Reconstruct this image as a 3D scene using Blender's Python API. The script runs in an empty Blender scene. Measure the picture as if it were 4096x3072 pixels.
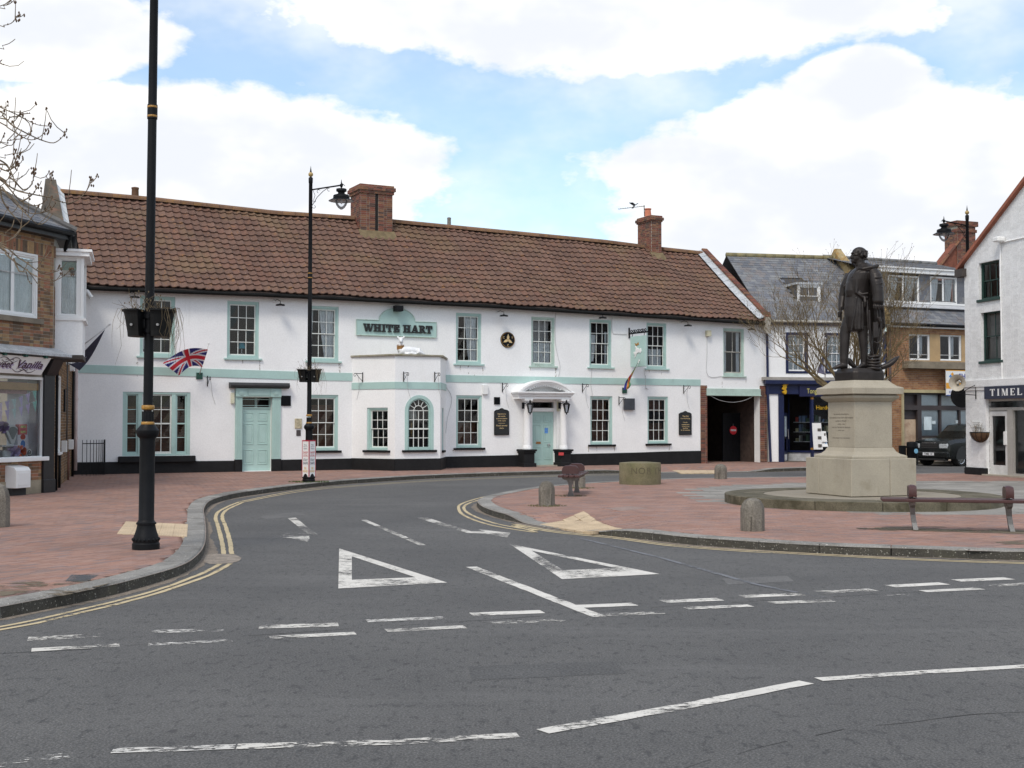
import bpy,bmesh,math,random
import numpy as np
from mathutils import Vector,Matrix
random.seed(7)
RNG=np.random.default_rng(7)
sc=bpy.context.scene
COL=sc.collection
rad=math.radians
CAM_H=1.72
FPX,CXP,CYP,HORIZON=5000.0,2048.0,1536.0,1690.0
cam_d=bpy.data.cameras.new('camera')
cam=bpy.data.objects.new('camera',cam_d)
COL.objects.link(cam)
cam_d.sensor_width=36.0
cam_d.lens=36.0*FPX/4096.0
cam_d.clip_start=0.1
cam_d.clip_end=5000
PITCH=math.atan((HORIZON-CYP)/FPX)
cam.location=(0,0,CAM_H)
cam.rotation_euler=(math.pi/2+PITCH,0,0)
sc.camera=cam
SUN_EL,SUN_AZ=50.0,200.0
sun_dir=Vector((math.sin(rad(SUN_AZ))*math.cos(rad(SUN_EL)),math.cos(rad(SUN_AZ))*math.cos(rad(SUN_EL)),math.sin(rad(SUN_EL))))
sl=bpy.data.lights.new('sun','SUN')
sl.energy=1.4
sl.angle=rad(16)
sl.color=(1.0,0.93,0.83)
so=bpy.data.objects.new('sun',sl)
COL.objects.link(so)
so.rotation_euler=sun_dir.to_track_quat('Z','Y').to_euler()
world=bpy.data.worlds.new('World')
sc.world=world
world.use_nodes=True
wn,wl=world.node_tree.nodes,world.node_tree.links
wn.clear()
def wnode(t,**kw):
 n=wn.new(t)
 for k,v in kw.items():
  setattr(n,k,v)
 return n
def wmath(op,a,b=None,c=None,clamp=False):
 n=wnode('ShaderNodeMath',operation=op,use_clamp=clamp)
 for i,v in enumerate((a,b,c)):
  if v is None:
   continue
  if isinstance(v,(int,float)):
   n.inputs[i].default_value=v
  else:
   wl.new(v,n.inputs[i])
 return n.outputs[0]
def wmix(fac,a,b):
 n=wnode('ShaderNodeMix',data_type='RGBA')
 for i,v in((0,fac),(6,a),(7,b)):
  if isinstance(v,(int,float)):
   n.inputs[i].default_value=v
  elif isinstance(v,tuple):
   n.inputs[i].default_value=v
  else:
   wl.new(v,n.inputs[i])
 return n.outputs[2]
def smooth(x,lo,hi):
 n=wnode('ShaderNodeMapRange',interpolation_type='SMOOTHSTEP')
 wl.new(x,n.inputs[0])
 n.inputs[1].default_value=lo
 n.inputs[2].default_value=hi
 return n.outputs[0]
sky=wnode('ShaderNodeTexSky',sky_type='NISHITA')
sky.sun_disc=False
sky.sun_elevation=rad(SUN_EL)
sky.sun_rotation=rad(SUN_AZ)
sky.air_density,sky.dust_density,sky.ozone_density=1.0,1.2,1.0
tc=wnode('ShaderNodeTexCoord')
sep=wnode('ShaderNodeSeparateXYZ')
wl.new(tc.outputs['Generated'],sep.inputs[0])
dx,dy,dz=sep.outputs
az=wmath('ARCTAN2',dx,dy)
el=wmath('ARCSINE',dz)
cmb=wnode('ShaderNodeCombineXYZ')
wl.new(wmath('MULTIPLY',az,1.0),cmb.inputs[0])
wl.new(wmath('MULTIPLY',el,1.7),cmb.inputs[1])
def noise(vec,scale,detail,rough,off=(0,0,0)):
 mp=wnode('ShaderNodeVectorMath',operation='ADD')
 wl.new(vec,mp.inputs[0])
 mp.inputs[1].default_value=off
 n=wnode('ShaderNodeTexNoise')
 n.inputs['Scale'].default_value=scale
 n.inputs['Detail'].default_value=detail
 n.inputs['Roughness'].default_value=rough
 wl.new(mp.outputs[0],n.inputs['Vector'])
 return n.outputs[0]
n_big=noise(tc.outputs['Generated'],2.2,3,0.5,(1.3,4.1,0.2))
n_edge=noise(cmb.outputs[0],11.0,6,0.58,(3.1,0.4,0))
n_fine=noise(cmb.outputs[0],34.0,4,0.55,(0.2,7.4,0))
n_shade=noise(cmb.outputs[0],7.0,4,0.55,(5.2,1.1,0))
def blob(a0,e0,wa,we):
 da=wmath('DIVIDE',wmath('SUBTRACT',az,a0),wa)
 de=wmath('DIVIDE',wmath('SUBTRACT',el,e0),we)
 r=wmath('ADD',wmath('MULTIPLY',da,da),wmath('MULTIPLY',de,de))
 return wmath('SUBTRACT',1.0,wmath('POWER',wmath('MAXIMUM',r,1e-4),0.5))
BANKS=[(-0.274,0.194,0.235,0.07),(-0.378,0.29,0.12,0.045),(0.086,0.33,0.3,0.062),(0.268,0.178,0.215,0.085),(0.27,0.245,0.06,0.045)]
acc=None
for b in BANKS:
 v=blob(*b)
 acc=v if acc is None else wmath('MAXIMUM',acc,v)
gen=wmath('MULTIPLY',wmath('SUBTRACT',n_big,0.50),3.0)
inview=smooth(wmath('ABSOLUTE',az),0.52,0.75)
base=wmath('ADD',wmath('MULTIPLY',acc,wmath('SUBTRACT',1.0,inview)),wmath('MULTIPLY',gen,inview))
dens=wmath('ADD',base,wmath('MULTIPLY',wmath('SUBTRACT',n_edge,0.5),0.80))
dens=wmath('ADD',dens,wmath('MULTIPLY',wmath('SUBTRACT',n_fine,0.5),0.30))
cloud=smooth(dens,-0.06,0.16)
wisp=wmath('MULTIPLY',smooth(noise(cmb.outputs[0],5.0,5,0.6,(2.2,3.3,0)),0.38,0.78),0.55)
cloud=wmath('MAXIMUM',cloud,wmath('ADD',wisp,0.14))
shade=smooth(wmath('ADD',n_shade,wmath('MULTIPLY',dens,0.22)),0.40,0.72)
ccol=wmix(shade,(1.12,1.10,1.07,1),(0.83,0.86,0.92,1))
skyb=wnode('ShaderNodeMix',data_type='RGBA',blend_type='MULTIPLY')
skyb.inputs[0].default_value=1.0
wl.new(sky.outputs[0],skyb.inputs[6])
skyb.inputs[7].default_value=(0.96,1.05,1.06,1)
bg1=wnode('ShaderNodeBackground')
bg1.inputs[1].default_value=0.15
wl.new(skyb.outputs[2],bg1.inputs[0])
bg2=wnode('ShaderNodeBackground')
bg2.inputs[1].default_value=0.82
wl.new(ccol,bg2.inputs[0])
mixs=wnode('ShaderNodeMixShader')
wl.new(cloud,mixs.inputs[0])
wl.new(bg1.outputs[0],mixs.inputs[1])
wl.new(bg2.outputs[0],mixs.inputs[2])
wo=wnode('ShaderNodeOutputWorld')
wl.new(mixs.outputs[0],wo.inputs[0])
sc.view_settings.view_transform='Standard'
sc.view_settings.look='None'
sc.view_settings.exposure=0.42
sc.view_settings.gamma=1.0
sc.view_settings.use_curve_mapping=False
sc.cycles.max_bounces=8
sc.cycles.transparent_max_bounces=16
_R=cam.rotation_euler.to_matrix()
CAM=Vector((0,0,CAM_H))
def ray(px,py):
 return _R@Vector(((px-CXP)/FPX,-(py-CYP)/FPX,-1.0))
def gnd(px,py,z=0.0):
 r=ray(px,py)
 t=(z-CAM_H)/r.z
 return CAM+r*t
def at(px,py,Y):
 r=ray(px,py)
 return CAM+r*(Y/r.y)
def proj(p):
 v=_R.transposed()@(Vector(p)-CAM)
 if v.z>-0.05:
  return None
 return(CXP+FPX*v.x/-v.z,CYP-FPX*v.y/-v.z)
def crop(ox,oy,s):
 return lambda x,y:(ox+x*s,oy+y*s)
C1=crop(0,650,.3617);C2=crop(0,1250,.4822);C3=crop(700,1100,.5125);C4=crop(1300,1150,.4821)
C5=crop(1950,1150,.4519);C6=crop(2400,1150,.4821);C7=crop(2900,950,.6029);C8=crop(3450,700,.7538)
G1=crop(0,1900,.4822);G2=crop(700,1800,.7233);G3=crop(1900,1800,.4973);G4=crop(2900,1850,.5407)
G6=crop(0,2400,.7233);G7=crop(1600,2400,1.1284);R8=crop(1100,600,.4219);S5=crop(3150,950,.6627)
K1=crop(0,1380,.3737);K2=crop(3040,1480,.2411);K3=crop(3330,970,.3436);K4=crop(3540,1480,.2653)
K5=crop(3830,1480,.2652);K7=crop(450,900,.3617);K8=crop(2420,780,.1628)
Q1=crop(0,780,.4221);Q2=crop(3040,980,.3135);Q3=crop(3600,1050,.2712);Q4=crop(2040,1500,.2411)
MATS={}
def lin(c):
 return tuple((x/12.92 if x<=.04045 else((x+.055)/1.055)**2.4)for x in[v/255 for v in c])
def nt_new(name):
 m=bpy.data.materials.new(name)
 m.use_nodes=True
 nt=m.node_tree
 nt.nodes.clear()
 out=nt.nodes.new('ShaderNodeOutputMaterial')
 bs=nt.nodes.new('ShaderNodeBsdfPrincipled')
 nt.links.new(bs.outputs[0],out.inputs[0])
 return m,nt,bs,out
class NT:
 def __init__(s,nt):
  s.nt=nt
  s.pos=None
 def n(s,t,**kw):
  n=s.nt.nodes.new(t)
  for k,v in kw.items():
   setattr(n,k,v)
  return n
 def set(s,sock,v):
  if isinstance(v,(int,float)):
   sock.default_value=v
  elif isinstance(v,tuple):
   sock.default_value=v if len(v)==len(sock.default_value)else v+(1,)
  else:
   s.nt.links.new(v,sock)
 def P(s):
  if s.pos is None:
   s.pos=s.n('ShaderNodeNewGeometry').outputs['Position']
  return s.pos
 def noise(s,scale,detail=4,rough=.55,vec=None,stretch=None,off=0):
  v=vec or s.P()
  if stretch or off:
   m=s.n('ShaderNodeMapping')
   s.nt.links.new(v,m.inputs[0])
   if stretch:
    m.inputs['Scale'].default_value=stretch
   m.inputs['Location'].default_value=(off,off*.7,off*.3)
   v=m.outputs[0]
  n=s.n('ShaderNodeTexNoise')
  n.inputs['Scale'].default_value=scale
  n.inputs['Detail'].default_value=detail
  n.inputs['Roughness'].default_value=rough
  s.nt.links.new(v,n.inputs['Vector'])
  return n.outputs[0]
 def math(s,op,a,b=0.0,clamp=False):
  n=s.n('ShaderNodeMath',operation=op,use_clamp=clamp)
  s.set(n.inputs[0],a)
  s.set(n.inputs[1],b)
  return n.outputs[0]
 def step(s,x,lo,hi):
  n=s.n('ShaderNodeMapRange',interpolation_type='SMOOTHSTEP')
  s.set(n.inputs[0],x)
  n.inputs[1].default_value=lo
  n.inputs[2].default_value=hi
  return n.outputs[0]
 def mix(s,fac,a,b,blend='MIX'):
  n=s.n('ShaderNodeMix',data_type='RGBA',blend_type=blend)
  s.set(n.inputs[0],fac)
  s.set(n.inputs[6],a)
  s.set(n.inputs[7],b)
  return n.outputs[2]
 def ramp(s,fac,cols,const=False):
  n=s.n('ShaderNodeValToRGB')
  cr=n.color_ramp
  cr.interpolation='CONSTANT' if const else 'LINEAR'
  while len(cr.elements)<len(cols):
   cr.elements.new(0.5)
  for i,c in enumerate(cols):
   cr.elements[i].position=i/(len(cols)if const else max(1,len(cols)-1))
   cr.elements[i].color=tuple(c)+(1,)
  s.set(n.inputs[0],fac)
  return n.outputs[0]
 def rand(s,src):
  if src=='obj':
   return s.n('ShaderNodeObjectInfo').outputs['Random']
  a=s.n('ShaderNodeAttribute')
  a.attribute_name='pv'
  return a.outputs['Fac']
def mat(name,col,rough=.7,var=.12,scale=3.0,fine=0.06,bump=0.0,bscale=60.0,metal=0.0,spec=.5,pal=None,rnd=None,dirt=None,coat=0.0,spots=None,sub=None):
 key=name+(rnd or '')
 if key in MATS:
  return MATS[key]
 m,nt,bs,out=nt_new(key)
 T=NT(nt)
 if pal and rnd:
  c=T.ramp(T.rand(rnd),pal,const=True)
 else:
  c=tuple(col)+(1,)
 if rnd and not pal:
  v=T.math('ADD',T.math('MULTIPLY',T.rand(rnd),.35),.82)
  hs=T.n('ShaderNodeHueSaturation')
  T.set(hs.inputs['Value'],v)
  T.set(hs.inputs['Color'],c)
  c=hs.outputs[0]
 if var:
  f=T.step(T.noise(scale,5,.6),.28,.72)
  c2=T.mix(1.0,c,(1+var,1+var,1+var),'MULTIPLY')
  c1=T.mix(1.0,c,(1-var,1-var,1-var),'MULTIPLY')
  c=T.mix(f,c1,c2)
 if fine:
  f=T.noise(bscale,3,.6)
  c2=T.mix(1.0,c,(1+fine*2,)*3,'MULTIPLY')
  c1=T.mix(1.0,c,(1-fine*2,)*3,'MULTIPLY')
  c=T.mix(T.step(f,.3,.7),c1,c2)
 for d in(dirt or[]):
  f=T.step(T.noise(d[1],6,.62,stretch=d[5]if len(d)>5 else None,off=d[1]*1.7),d[2],d[3])
  c=T.mix(T.math('MULTIPLY',f,d[4]),c,tuple(d[0])+(1,))
 for d in(spots or[]):
  f=T.step(T.noise(d[1],2,.5,off=d[1]*.9),d[2],d[2]+.05)
  c=T.mix(T.math('MULTIPLY',f,d[3]),c,tuple(d[0])+(1,))
 nt.links.new(c,bs.inputs['Base Color'])if not isinstance(c,tuple)else None
 if isinstance(c,tuple):
  bs.inputs['Base Color'].default_value=c
 bs.inputs['Metallic'].default_value=metal
 bs.inputs['Specular IOR Level'].default_value=spec
 if coat:
  bs.inputs['Coat Weight'].default_value=coat
 if rough<.9 and var:
  r=T.math('ADD',T.math('MULTIPLY',T.noise(scale*2.3,3),.25),rough-.12,True)
  nt.links.new(r,bs.inputs['Roughness'])
 else:
  bs.inputs['Roughness'].default_value=rough
 if bump:
  b=T.n('ShaderNodeBump')
  b.inputs['Strength'].default_value=bump
  b.inputs['Distance'].default_value=.01
  T.set(b.inputs['Height'],T.noise(bscale,4,.6))
  nt.links.new(b.outputs[0],bs.inputs['Normal'])
 MATS[key]=m
 return m
def glass(name='window_glass',tint=(.86,.9,.92),refl=1.0):
 if name in MATS:
  return MATS[name]
 m,nt,bs,out=nt_new(name)
 T=NT(nt)
 nt.nodes.remove(bs)
 tr=T.n('ShaderNodeBsdfTransparent')
 tr.inputs[0].default_value=tint+(1,)
 gl=T.n('ShaderNodeBsdfGlossy')
 gl.inputs['Roughness'].default_value=.02
 fr=T.n('ShaderNodeFresnel')
 fr.inputs[0].default_value=1.5
 bp=T.n('ShaderNodeBump')
 bp.inputs['Strength'].default_value=.06
 bp.inputs['Distance'].default_value=.02
 T.set(bp.inputs['Height'],T.noise(2.2,2))
 nt.links.new(bp.outputs[0],gl.inputs['Normal'])
 mx=T.n('ShaderNodeMixShader')
 T.set(mx.inputs[0],T.math('MULTIPLY',fr.outputs[0],refl,True))
 nt.links.new(tr.outputs[0],mx.inputs[1])
 nt.links.new(gl.outputs[0],mx.inputs[2])
 nt.links.new(mx.outputs[0],out.inputs[0])
 MATS[name]=m
 return m
WLOC={}
def tag(o,label=None,cat=None,group=None,kind=None):
 if label:o['label']=label
 if cat:o['category']=cat
 if group:o['group']=group
 if kind:o['kind']=kind
 return o
def thing(name,loc,label,cat,group=None):
 o=bpy.data.objects.new(name,None)
 COL.objects.link(o)
 o.location=Vector(loc)
 o.empty_display_size=.2
 WLOC[o.name]=Vector(loc)
 return tag(o,label,cat,group)
def wloc(o):
 return WLOC.get(o.name,Vector((0,0,0)))
def link_mesh(name,me,m,parent,loc):
 o=bpy.data.objects.new(name,me)
 if m is not None and not me.materials:
  me.materials.append(m)
 COL.objects.link(o)
 WLOC[o.name]=Vector(loc)
 if parent is not None:
  o.parent=parent
  o.location=Vector(loc)-wloc(parent)
 else:
  o.location=Vector(loc)
 return o
class MB:
 def __init__(s):
  s.v,s.f=[],[]
 def add(s,vs,fs):
  k=len(s.v)
  s.v+=[tuple(p)for p in vs]
  s.f+=[tuple(i+k for i in f)for f in fs]
  return s
 def hexa(s,p):
  return s.add(p,[(3,2,1,0),(4,5,6,7),(0,1,5,4),(1,2,6,5),(2,3,7,6),(3,0,4,7)])
 def box(s,x0,x1,y0,y1,z0,z1):
  return s.hexa([(x0,y0,z0),(x1,y0,z0),(x1,y1,z0),(x0,y1,z0),(x0,y0,z1),(x1,y0,z1),(x1,y1,z1),(x0,y1,z1)])
 def fbox(s,F,u0,u1,z0,z1,d0,d1):
  P=F.P
  return s.hexa([P(u0,z0,d1),P(u1,z0,d1),P(u1,z0,d0),P(u0,z0,d0),P(u0,z1,d1),P(u1,z1,d1),P(u1,z1,d0),P(u0,z1,d0)])
 def fprism(s,F,poly,d0,d1):
  n=len(poly)
  vs=[F.P(u,z,d1)for u,z in poly]+[F.P(u,z,d0)for u,z in poly]
  fs=[tuple(range(n)),tuple(reversed(range(n,2*n)))]
  fs+=[(i,i+n,(i+1)%n+n,(i+1)%n)for i in range(n)]
  return s.add(vs,fs)
 def prism(s,poly,z0,z1):
  n=len(poly)
  vs=[(p[0],p[1],z0)for p in poly]+[(p[0],p[1],z1)for p in poly]
  fs=[tuple(reversed(range(n))),tuple(range(n,2*n))]
  fs+=[(i,(i+1)%n,(i+1)%n+n,i+n)for i in range(n)]
  return s.add(vs,fs)
 def tube(s,pts,r,n=8,cap=True):
  pts=[Vector(p)for p in pts]
  rs=r if isinstance(r,(list,tuple))else[r]*len(pts)
  k=len(s.v)
  up=None
  for i,p in enumerate(pts):
   t=(pts[min(i+1,len(pts)-1)]-pts[max(i-1,0)])
   t=t.normalized()if t.length>1e-9 else Vector((0,0,1))
   if up is None:
    up=t.orthogonal().normalized()
   else:
    up=up-t*up.dot(t)
    up=up.normalized()if up.length>1e-6 else t.orthogonal().normalized()
   w=t.cross(up)
   for j in range(n):
    a=2*math.pi*j/n
    s.v.append(tuple(p+(up*math.cos(a)+w*math.sin(a))*rs[i]))
  for i in range(len(pts)-1):
   for j in range(n):
    a,b=k+i*n+j,k+i*n+(j+1)%n
    s.f.append((a,b,b+n,a+n))
  if cap:
   s.f.append(tuple(reversed(range(k,k+n))))
   s.f.append(tuple(range(k+(len(pts)-1)*n,k+len(pts)*n)))
  return s
 def lathe(s,c,prof,n=16,ax=None):
  c=Vector(c)
  k=len(s.v)
  for r,h in prof:
   for j in range(n):
    a=2*math.pi*j/n
    s.v.append(tuple(c+Vector((r*math.cos(a),r*math.sin(a),h))))
  for i in range(len(prof)-1):
   for j in range(n):
    a,b=k+i*n+j,k+i*n+(j+1)%n
    s.f.append((a,b,b+n,a+n))
  s.f.append(tuple(reversed(range(k,k+n))))
  s.f.append(tuple(range(k+(len(prof)-1)*n,k+len(prof)*n)))
  return s
 def build(s,name,m,parent=None,smooth=False,bevel=0.0,recalc=True,auto=None):
  vs=np.array(s.v,dtype=np.float64)
  lo,hi=vs.min(0),vs.max(0)
  c=(lo+hi)/2
  c[2]=lo[2]
  me=bpy.data.meshes.new(name)
  me.from_pydata((vs-c).tolist(),[],s.f)
  if recalc or bevel:
   bm=bmesh.new()
   bm.from_mesh(me)
   if recalc:
    bmesh.ops.recalc_face_normals(bm,faces=bm.faces)
   if bevel:
    bmesh.ops.bevel(bm,geom=[e for e in bm.edges if e.calc_face_angle(0)>.5],offset=bevel,segments=1,affect='EDGES',clamp_overlap=True)
   bm.to_mesh(me)
   bm.free()
  if smooth:
   me.polygons.foreach_set('use_smooth',[True]*len(me.polygons))
   if auto:
    me.set_sharp_from_angle(angle=rad(auto))
  me.validate()
  return link_mesh(name,me,m,parent,c)
class Fac:
 def __init__(s,o,th):
  s.o=Vector((o[0],o[1],0))
  s.th=rad(th)
  s.d=Vector((math.cos(s.th),math.sin(s.th),0))
  s.n=Vector((math.sin(s.th),-math.cos(s.th),0))
 def P(s,u,z,d=0.0):
  return s.o+s.d*u+s.n*d+Vector((0,0,z))
 def uv(s,px,py,d=0.0):
  r=ray(px,py)
  t=(s.o+s.n*d-CAM).dot(s.n)/r.dot(s.n)
  p=CAM+r*t
  return(p-s.o).dot(s.d),p.z
 def rect(s,C,x0,x1,y0,y1,d=0.0):
  ym,xm=(y0+y1)/2,(x0+x1)/2
  return(s.uv(*C(x0,ym),d)[0],s.uv(*C(x1,ym),d)[0],s.uv(*C(xm,y1),d)[1],s.uv(*C(xm,y0),d)[1])
 def side(s,u,flip=False):
  p=s.P(u,0)
  return Fac((p.x,p.y),math.degrees(s.th)+(90 if not flip else-90))
UNIT={}
def unit_box():
 if 'box' not in UNIT:
  v=np.array([(x,y,z)for z in(-.5,.5)for y in(-.5,.5)for x in(-.5,.5)])
  f=[(0,2,3,1),(4,5,7,6),(0,1,5,4),(1,3,7,5),(3,2,6,7),(2,0,4,6)]
  UNIT['box']=(v,f)
 return UNIT['box']
def soft_box(b=.06,by=None,bz=None):
 return unit_box()
def pieces(name,parent,proto,mats4,m_obj,m_att,limit=300,key=None,stuff=None):
 pv,pf=proto
 pv=np.asarray(pv,dtype=np.float64)
 me=bpy.data.meshes.new(name)
 me.from_pydata(pv.tolist(),[],pf)
 me.materials.append(m_obj)
 me.shade_flat()
 def size(M):
  p=proj(M.translation)
  d=(M.translation-CAM).length
  if p is None or not(-40<p[0]<4136 and-40<p[1]<3112):
   return 1e6+d
  return d
 order=sorted(range(len(mats4)),key=lambda i:size(mats4[i]))if len(mats4)>limit else range(len(mats4))
 order=list(order)
 off=Matrix.Translation(-wloc(parent))
 for i in order[:limit]:
  o=bpy.data.objects.new(name,me)
  COL.objects.link(o)
  o.parent=parent
  o.matrix_local=off@mats4[i]
 rest=order[limit:]
 if rest:
  A=np.array([np.array(mats4[i])for i in rest])
  V=np.einsum('nij,kj->nki',A[:,:3,:3],pv)+A[:,None,:3,3]
  n,k=V.shape[0],V.shape[1]
  V=V.reshape(-1,3)
  c=V.mean(0)
  lens=[len(f)for f in pf]
  flat=np.concatenate([np.array(f)for f in pf])
  nf=len(pf)
  loops=(flat[None,:]+(np.arange(n)*k)[:,None]).reshape(-1)
  me2=bpy.data.meshes.new(name+'_field')
  me2.vertices.add(len(V))
  me2.vertices.foreach_set('co',(V-c).reshape(-1))
  me2.loops.add(len(loops))
  me2.loops.foreach_set('vertex_index',loops)
  tot=np.tile(np.array(lens),n)
  me2.polygons.add(len(tot))
  me2.polygons.foreach_set('loop_start',np.concatenate([[0],np.cumsum(tot)[:-1]]))
  me2.polygons.foreach_set('loop_total',tot)
  me2.update(calc_edges=True)
  me2.shade_flat()
  at_=me2.attributes.new('pv','FLOAT','FACE')
  at_.data.foreach_set('value',np.repeat(RNG.random(n),nf))
  o=link_mesh(name+'_field',me2,m_att,parent,c)
  o['kind']='stuff'
 return me
def frame_mat(o,ex,ey,ez):
 M=Matrix.Identity(4)
 for i,e in enumerate((ex,ey,ez)):
  M[0][i],M[1][i],M[2][i]=e
 M.translation=Vector(o)
 return M
def text_mesh(s,fit_w=None,h=1.0,ext=.0,bold=0.0,shear=0.0,space=1.0):
 cu=bpy.data.curves.new('t','FONT')
 cu.body=s
 cu.align_x='CENTER'
 cu.align_y='CENTER'
 cu.size=1.0
 cu.resolution_u=3
 cu.offset=bold
 cu.shear=shear
 cu.space_character=space
 ob=bpy.data.objects.new('t',cu)
 COL.objects.link(ob)
 me=bpy.data.meshes.new_from_object(ob)
 bpy.data.objects.remove(ob)
 bpy.data.curves.remove(cu)
 v=np.empty(len(me.vertices)*3)
 me.vertices.foreach_get('co',v)
 v=v.reshape(-1,3)
 f=[tuple(p.vertices)for p in me.polygons]
 bpy.data.meshes.remove(me)
 v=v-(v.min(0)+v.max(0))/2
 sz=v.max(0)-v.min(0)
 ky=h/sz[1]
 kx=fit_w/sz[0]if fit_w else ky
 v[:,0]*=kx
 v[:,1]*=ky
 return v,f
def put_text(name,s,F,u,z,h,w,m,parent,d=.004,**kw):
 v,f=text_mesh(s,w,h,**kw)
 mb=MB()
 mb.add([F.P(u+a[0],z+a[1],d)for a in v],f)
 o=mb.build(name,m,parent,recalc=False)
 me=o.data
 if len(me.polygons)and me.polygons[0].normal.dot(F.n)<0:
  me.flip_normals()
 return o
# ================================================================== the ground
PZ=0.12
def asphalt():
 m,nt,bs,out=nt_new('asphalt')
 T=NT(nt)
 c=T.mix(T.step(T.noise(.35,4,.6),.3,.7),(.094,.092,.090),(.120,.117,.113))
 c=T.mix(T.math('MULTIPLY',T.step(T.noise(1.6,5,.65,off=4),.45,.75),.5),c,(.078,.077,.076))
 agg=T.noise(70,3,.7)
 c=T.mix(T.step(agg,.42,.62),T.mix(1.0,c,(.62,.62,.62),'MULTIPLY'),T.mix(1.0,c,(1.32,1.32,1.32),'MULTIPLY'))
 v=T.n('ShaderNodeTexVoronoi')
 v.inputs['Scale'].default_value=55
 nt.links.new(T.P(),v.inputs['Vector'])
 c=T.mix(T.math('MULTIPLY',T.step(T.noise(15,4,.75,stretch=(1,.5,1)),.52,.66),.75),c,(.036,.036,.037))
 c=T.mix(T.math('MULTIPLY',T.step(T.noise(120,2,.5,off=9),.70,.76),.8),c,(.34,.33,.32))
 c=T.mix(T.math('MULTIPLY',T.step(T.noise(.8,4,.6,stretch=(.25,1.6,1),off=2),.5,.75),.35),c,(.155,.151,.147))
 nt.links.new(c,bs.inputs['Base Color'])
 bs.inputs['Roughness'].default_value=.88
 b=T.n('ShaderNodeBump')
 b.inputs['Strength'].default_value=.55
 b.inputs['Distance'].default_value=.012
 T.set(b.inputs['Height'],T.math('ADD',agg,T.math('MULTIPLY',T.noise(18,3),.8)))
 nt.links.new(b.outputs[0],bs.inputs['Normal'])
 return m
M_ASPH=asphalt()
mb=MB()
N=24
xs=[-600,-200,-80,-40]+[-30+i*5 for i in range(13)]+[40,80,200,600]
ys=[-600,-200,-60,-20,0]+[5+i*5 for i in range(12)]+[80,140,300,900]
vv=[(x,y,0)for y in ys for x in xs]
nx=len(xs)
mb.add(vv,[(j*nx+i,j*nx+i+1,(j+1)*nx+i+1,(j+1)*nx+i)for j in range(len(ys)-1)for i in range(nx-1)])
road=mb.build('road',M_ASPH,None)
tag(road,'grey asphalt road surface of the market place',None,None,'structure')
def g2(C,pts,z=0.0):
 return[gnd(*C(*p),z)for p in pts]
def catmull(pts,step=.15):
 P=[Vector(p)for p in pts]
 P=[P[0]*2-P[1]]+P+[P[-1]*2-P[-2]]
 out=[]
 for i in range(1,len(P)-2):
  a,b,c,d=P[i-1:i+3]
  n=max(2,int((c-b).length/step))
  for k in range(n):
   t=k/n
   out.append(.5*((2*b)+(c-a)*t+(2*a-5*b+4*c-d)*t*t+(3*b-a-3*c+d)*t**3))
 out.append(P[-2])
 return out
def in_poly(x,y,poly):
 x,y=np.asarray(x),np.asarray(y)
 r=np.zeros(x.shape,bool)
 n=len(poly)
 for i in range(n):
  x0,y0=poly[i][0],poly[i][1]
  x1,y1=poly[(i+1)%n][0],poly[(i+1)%n][1]
  if y0==y1:
   continue
  c=((y0>y)!=(y1>y))&(x<(x1-x0)*(y-y0)/(y1-y0)+x0)
  r^=c
 return r
SQ=lambda x,y:(x,y)
DD=lambda x,y:(x*1.85167,y*1.85167)
left_pts=g2(SQ,[(0,2476),(347,2406),(540,2358),(723,2300),(790,2255),(818,2210),(824,2160),(820,2100),(817,2054),(846,2020),(920,1997),(1011,1981),(1206,1955),(1423,1934),(1785,1912),(2255,1897),(2600,1892),(3000,1889),(3219,1883),(3500,1873),(3755,1856)])
d0=(left_pts[0]-left_pts[1]).normalized()
left_pts=[left_pts[0]+d0*14,left_pts[0]+d0*5]+left_pts
left_pts.append(left_pts[-1]+Vector((26,2,0)))
LK=catmull(left_pts)
isl_front=g2(SQ,[(4096,2242),(3852,2234),(3608,2227),(3370,2219),(3149,2207),(2944,2193),(2755,2179),(2591,2160),(2442,2145),(2348,2133),(2200,2114),(2059,2088),(1975,2067),(1926,2046),(1907,2026)])
isl_back=g2(SQ,[(1909,2000),(1932,1986),(1975,1976),(2099,1953),(2223,1939),(2440,1925),(2656,1915),(2909,1909),(3219,1906),(3665,1893.5),(3862,1891)],PZ)
for p in isl_back:
 p.z=0
isl_pts=[isl_front[0]+Vector((16,-3,0)),isl_front[0]+Vector((5,-.6,0))]+isl_front+isl_back+[isl_back[-1]+Vector((4,.1,0)),isl_back[-1]+Vector((24,.3,0))]
IK=catmull(isl_pts)
DROP_I=gnd(2215,2114)
DROP_L=gnd(820,2118)
DROPS=[(DROP_I,.9),(gnd(2790,1892),2.0)]
def drop(p):
 f=0
 for c,r in DROPS:
  d1=math.hypot(p[0]-c.x,p[1]-c.y)
  f=max(f,1-min(1,max(0,(d1-r)/1.1)))
 return .095*f*f*(3-2*f)
def ph(p):
 return PZ-drop(p)
M_KERB=mat('kerb_granite',(.235,.225,.208),rough=.9,rnd='obj',var=.14,scale=1.3,fine=.13,bump=.5,bscale=75,dirt=[((.10,.095,.085),2.2,.50,.72,.75),((.16,.14,.10),9,.55,.7,.5)],spots=[((.55,.53,.48),38,.66,.8)])
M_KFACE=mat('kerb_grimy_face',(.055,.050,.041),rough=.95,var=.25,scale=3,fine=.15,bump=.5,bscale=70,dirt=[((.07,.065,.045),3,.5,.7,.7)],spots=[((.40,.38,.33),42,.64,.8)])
M_PBASE=mat('joint_sand',(.26,.21,.18),rough=.95,var=.2,scale=2)
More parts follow.
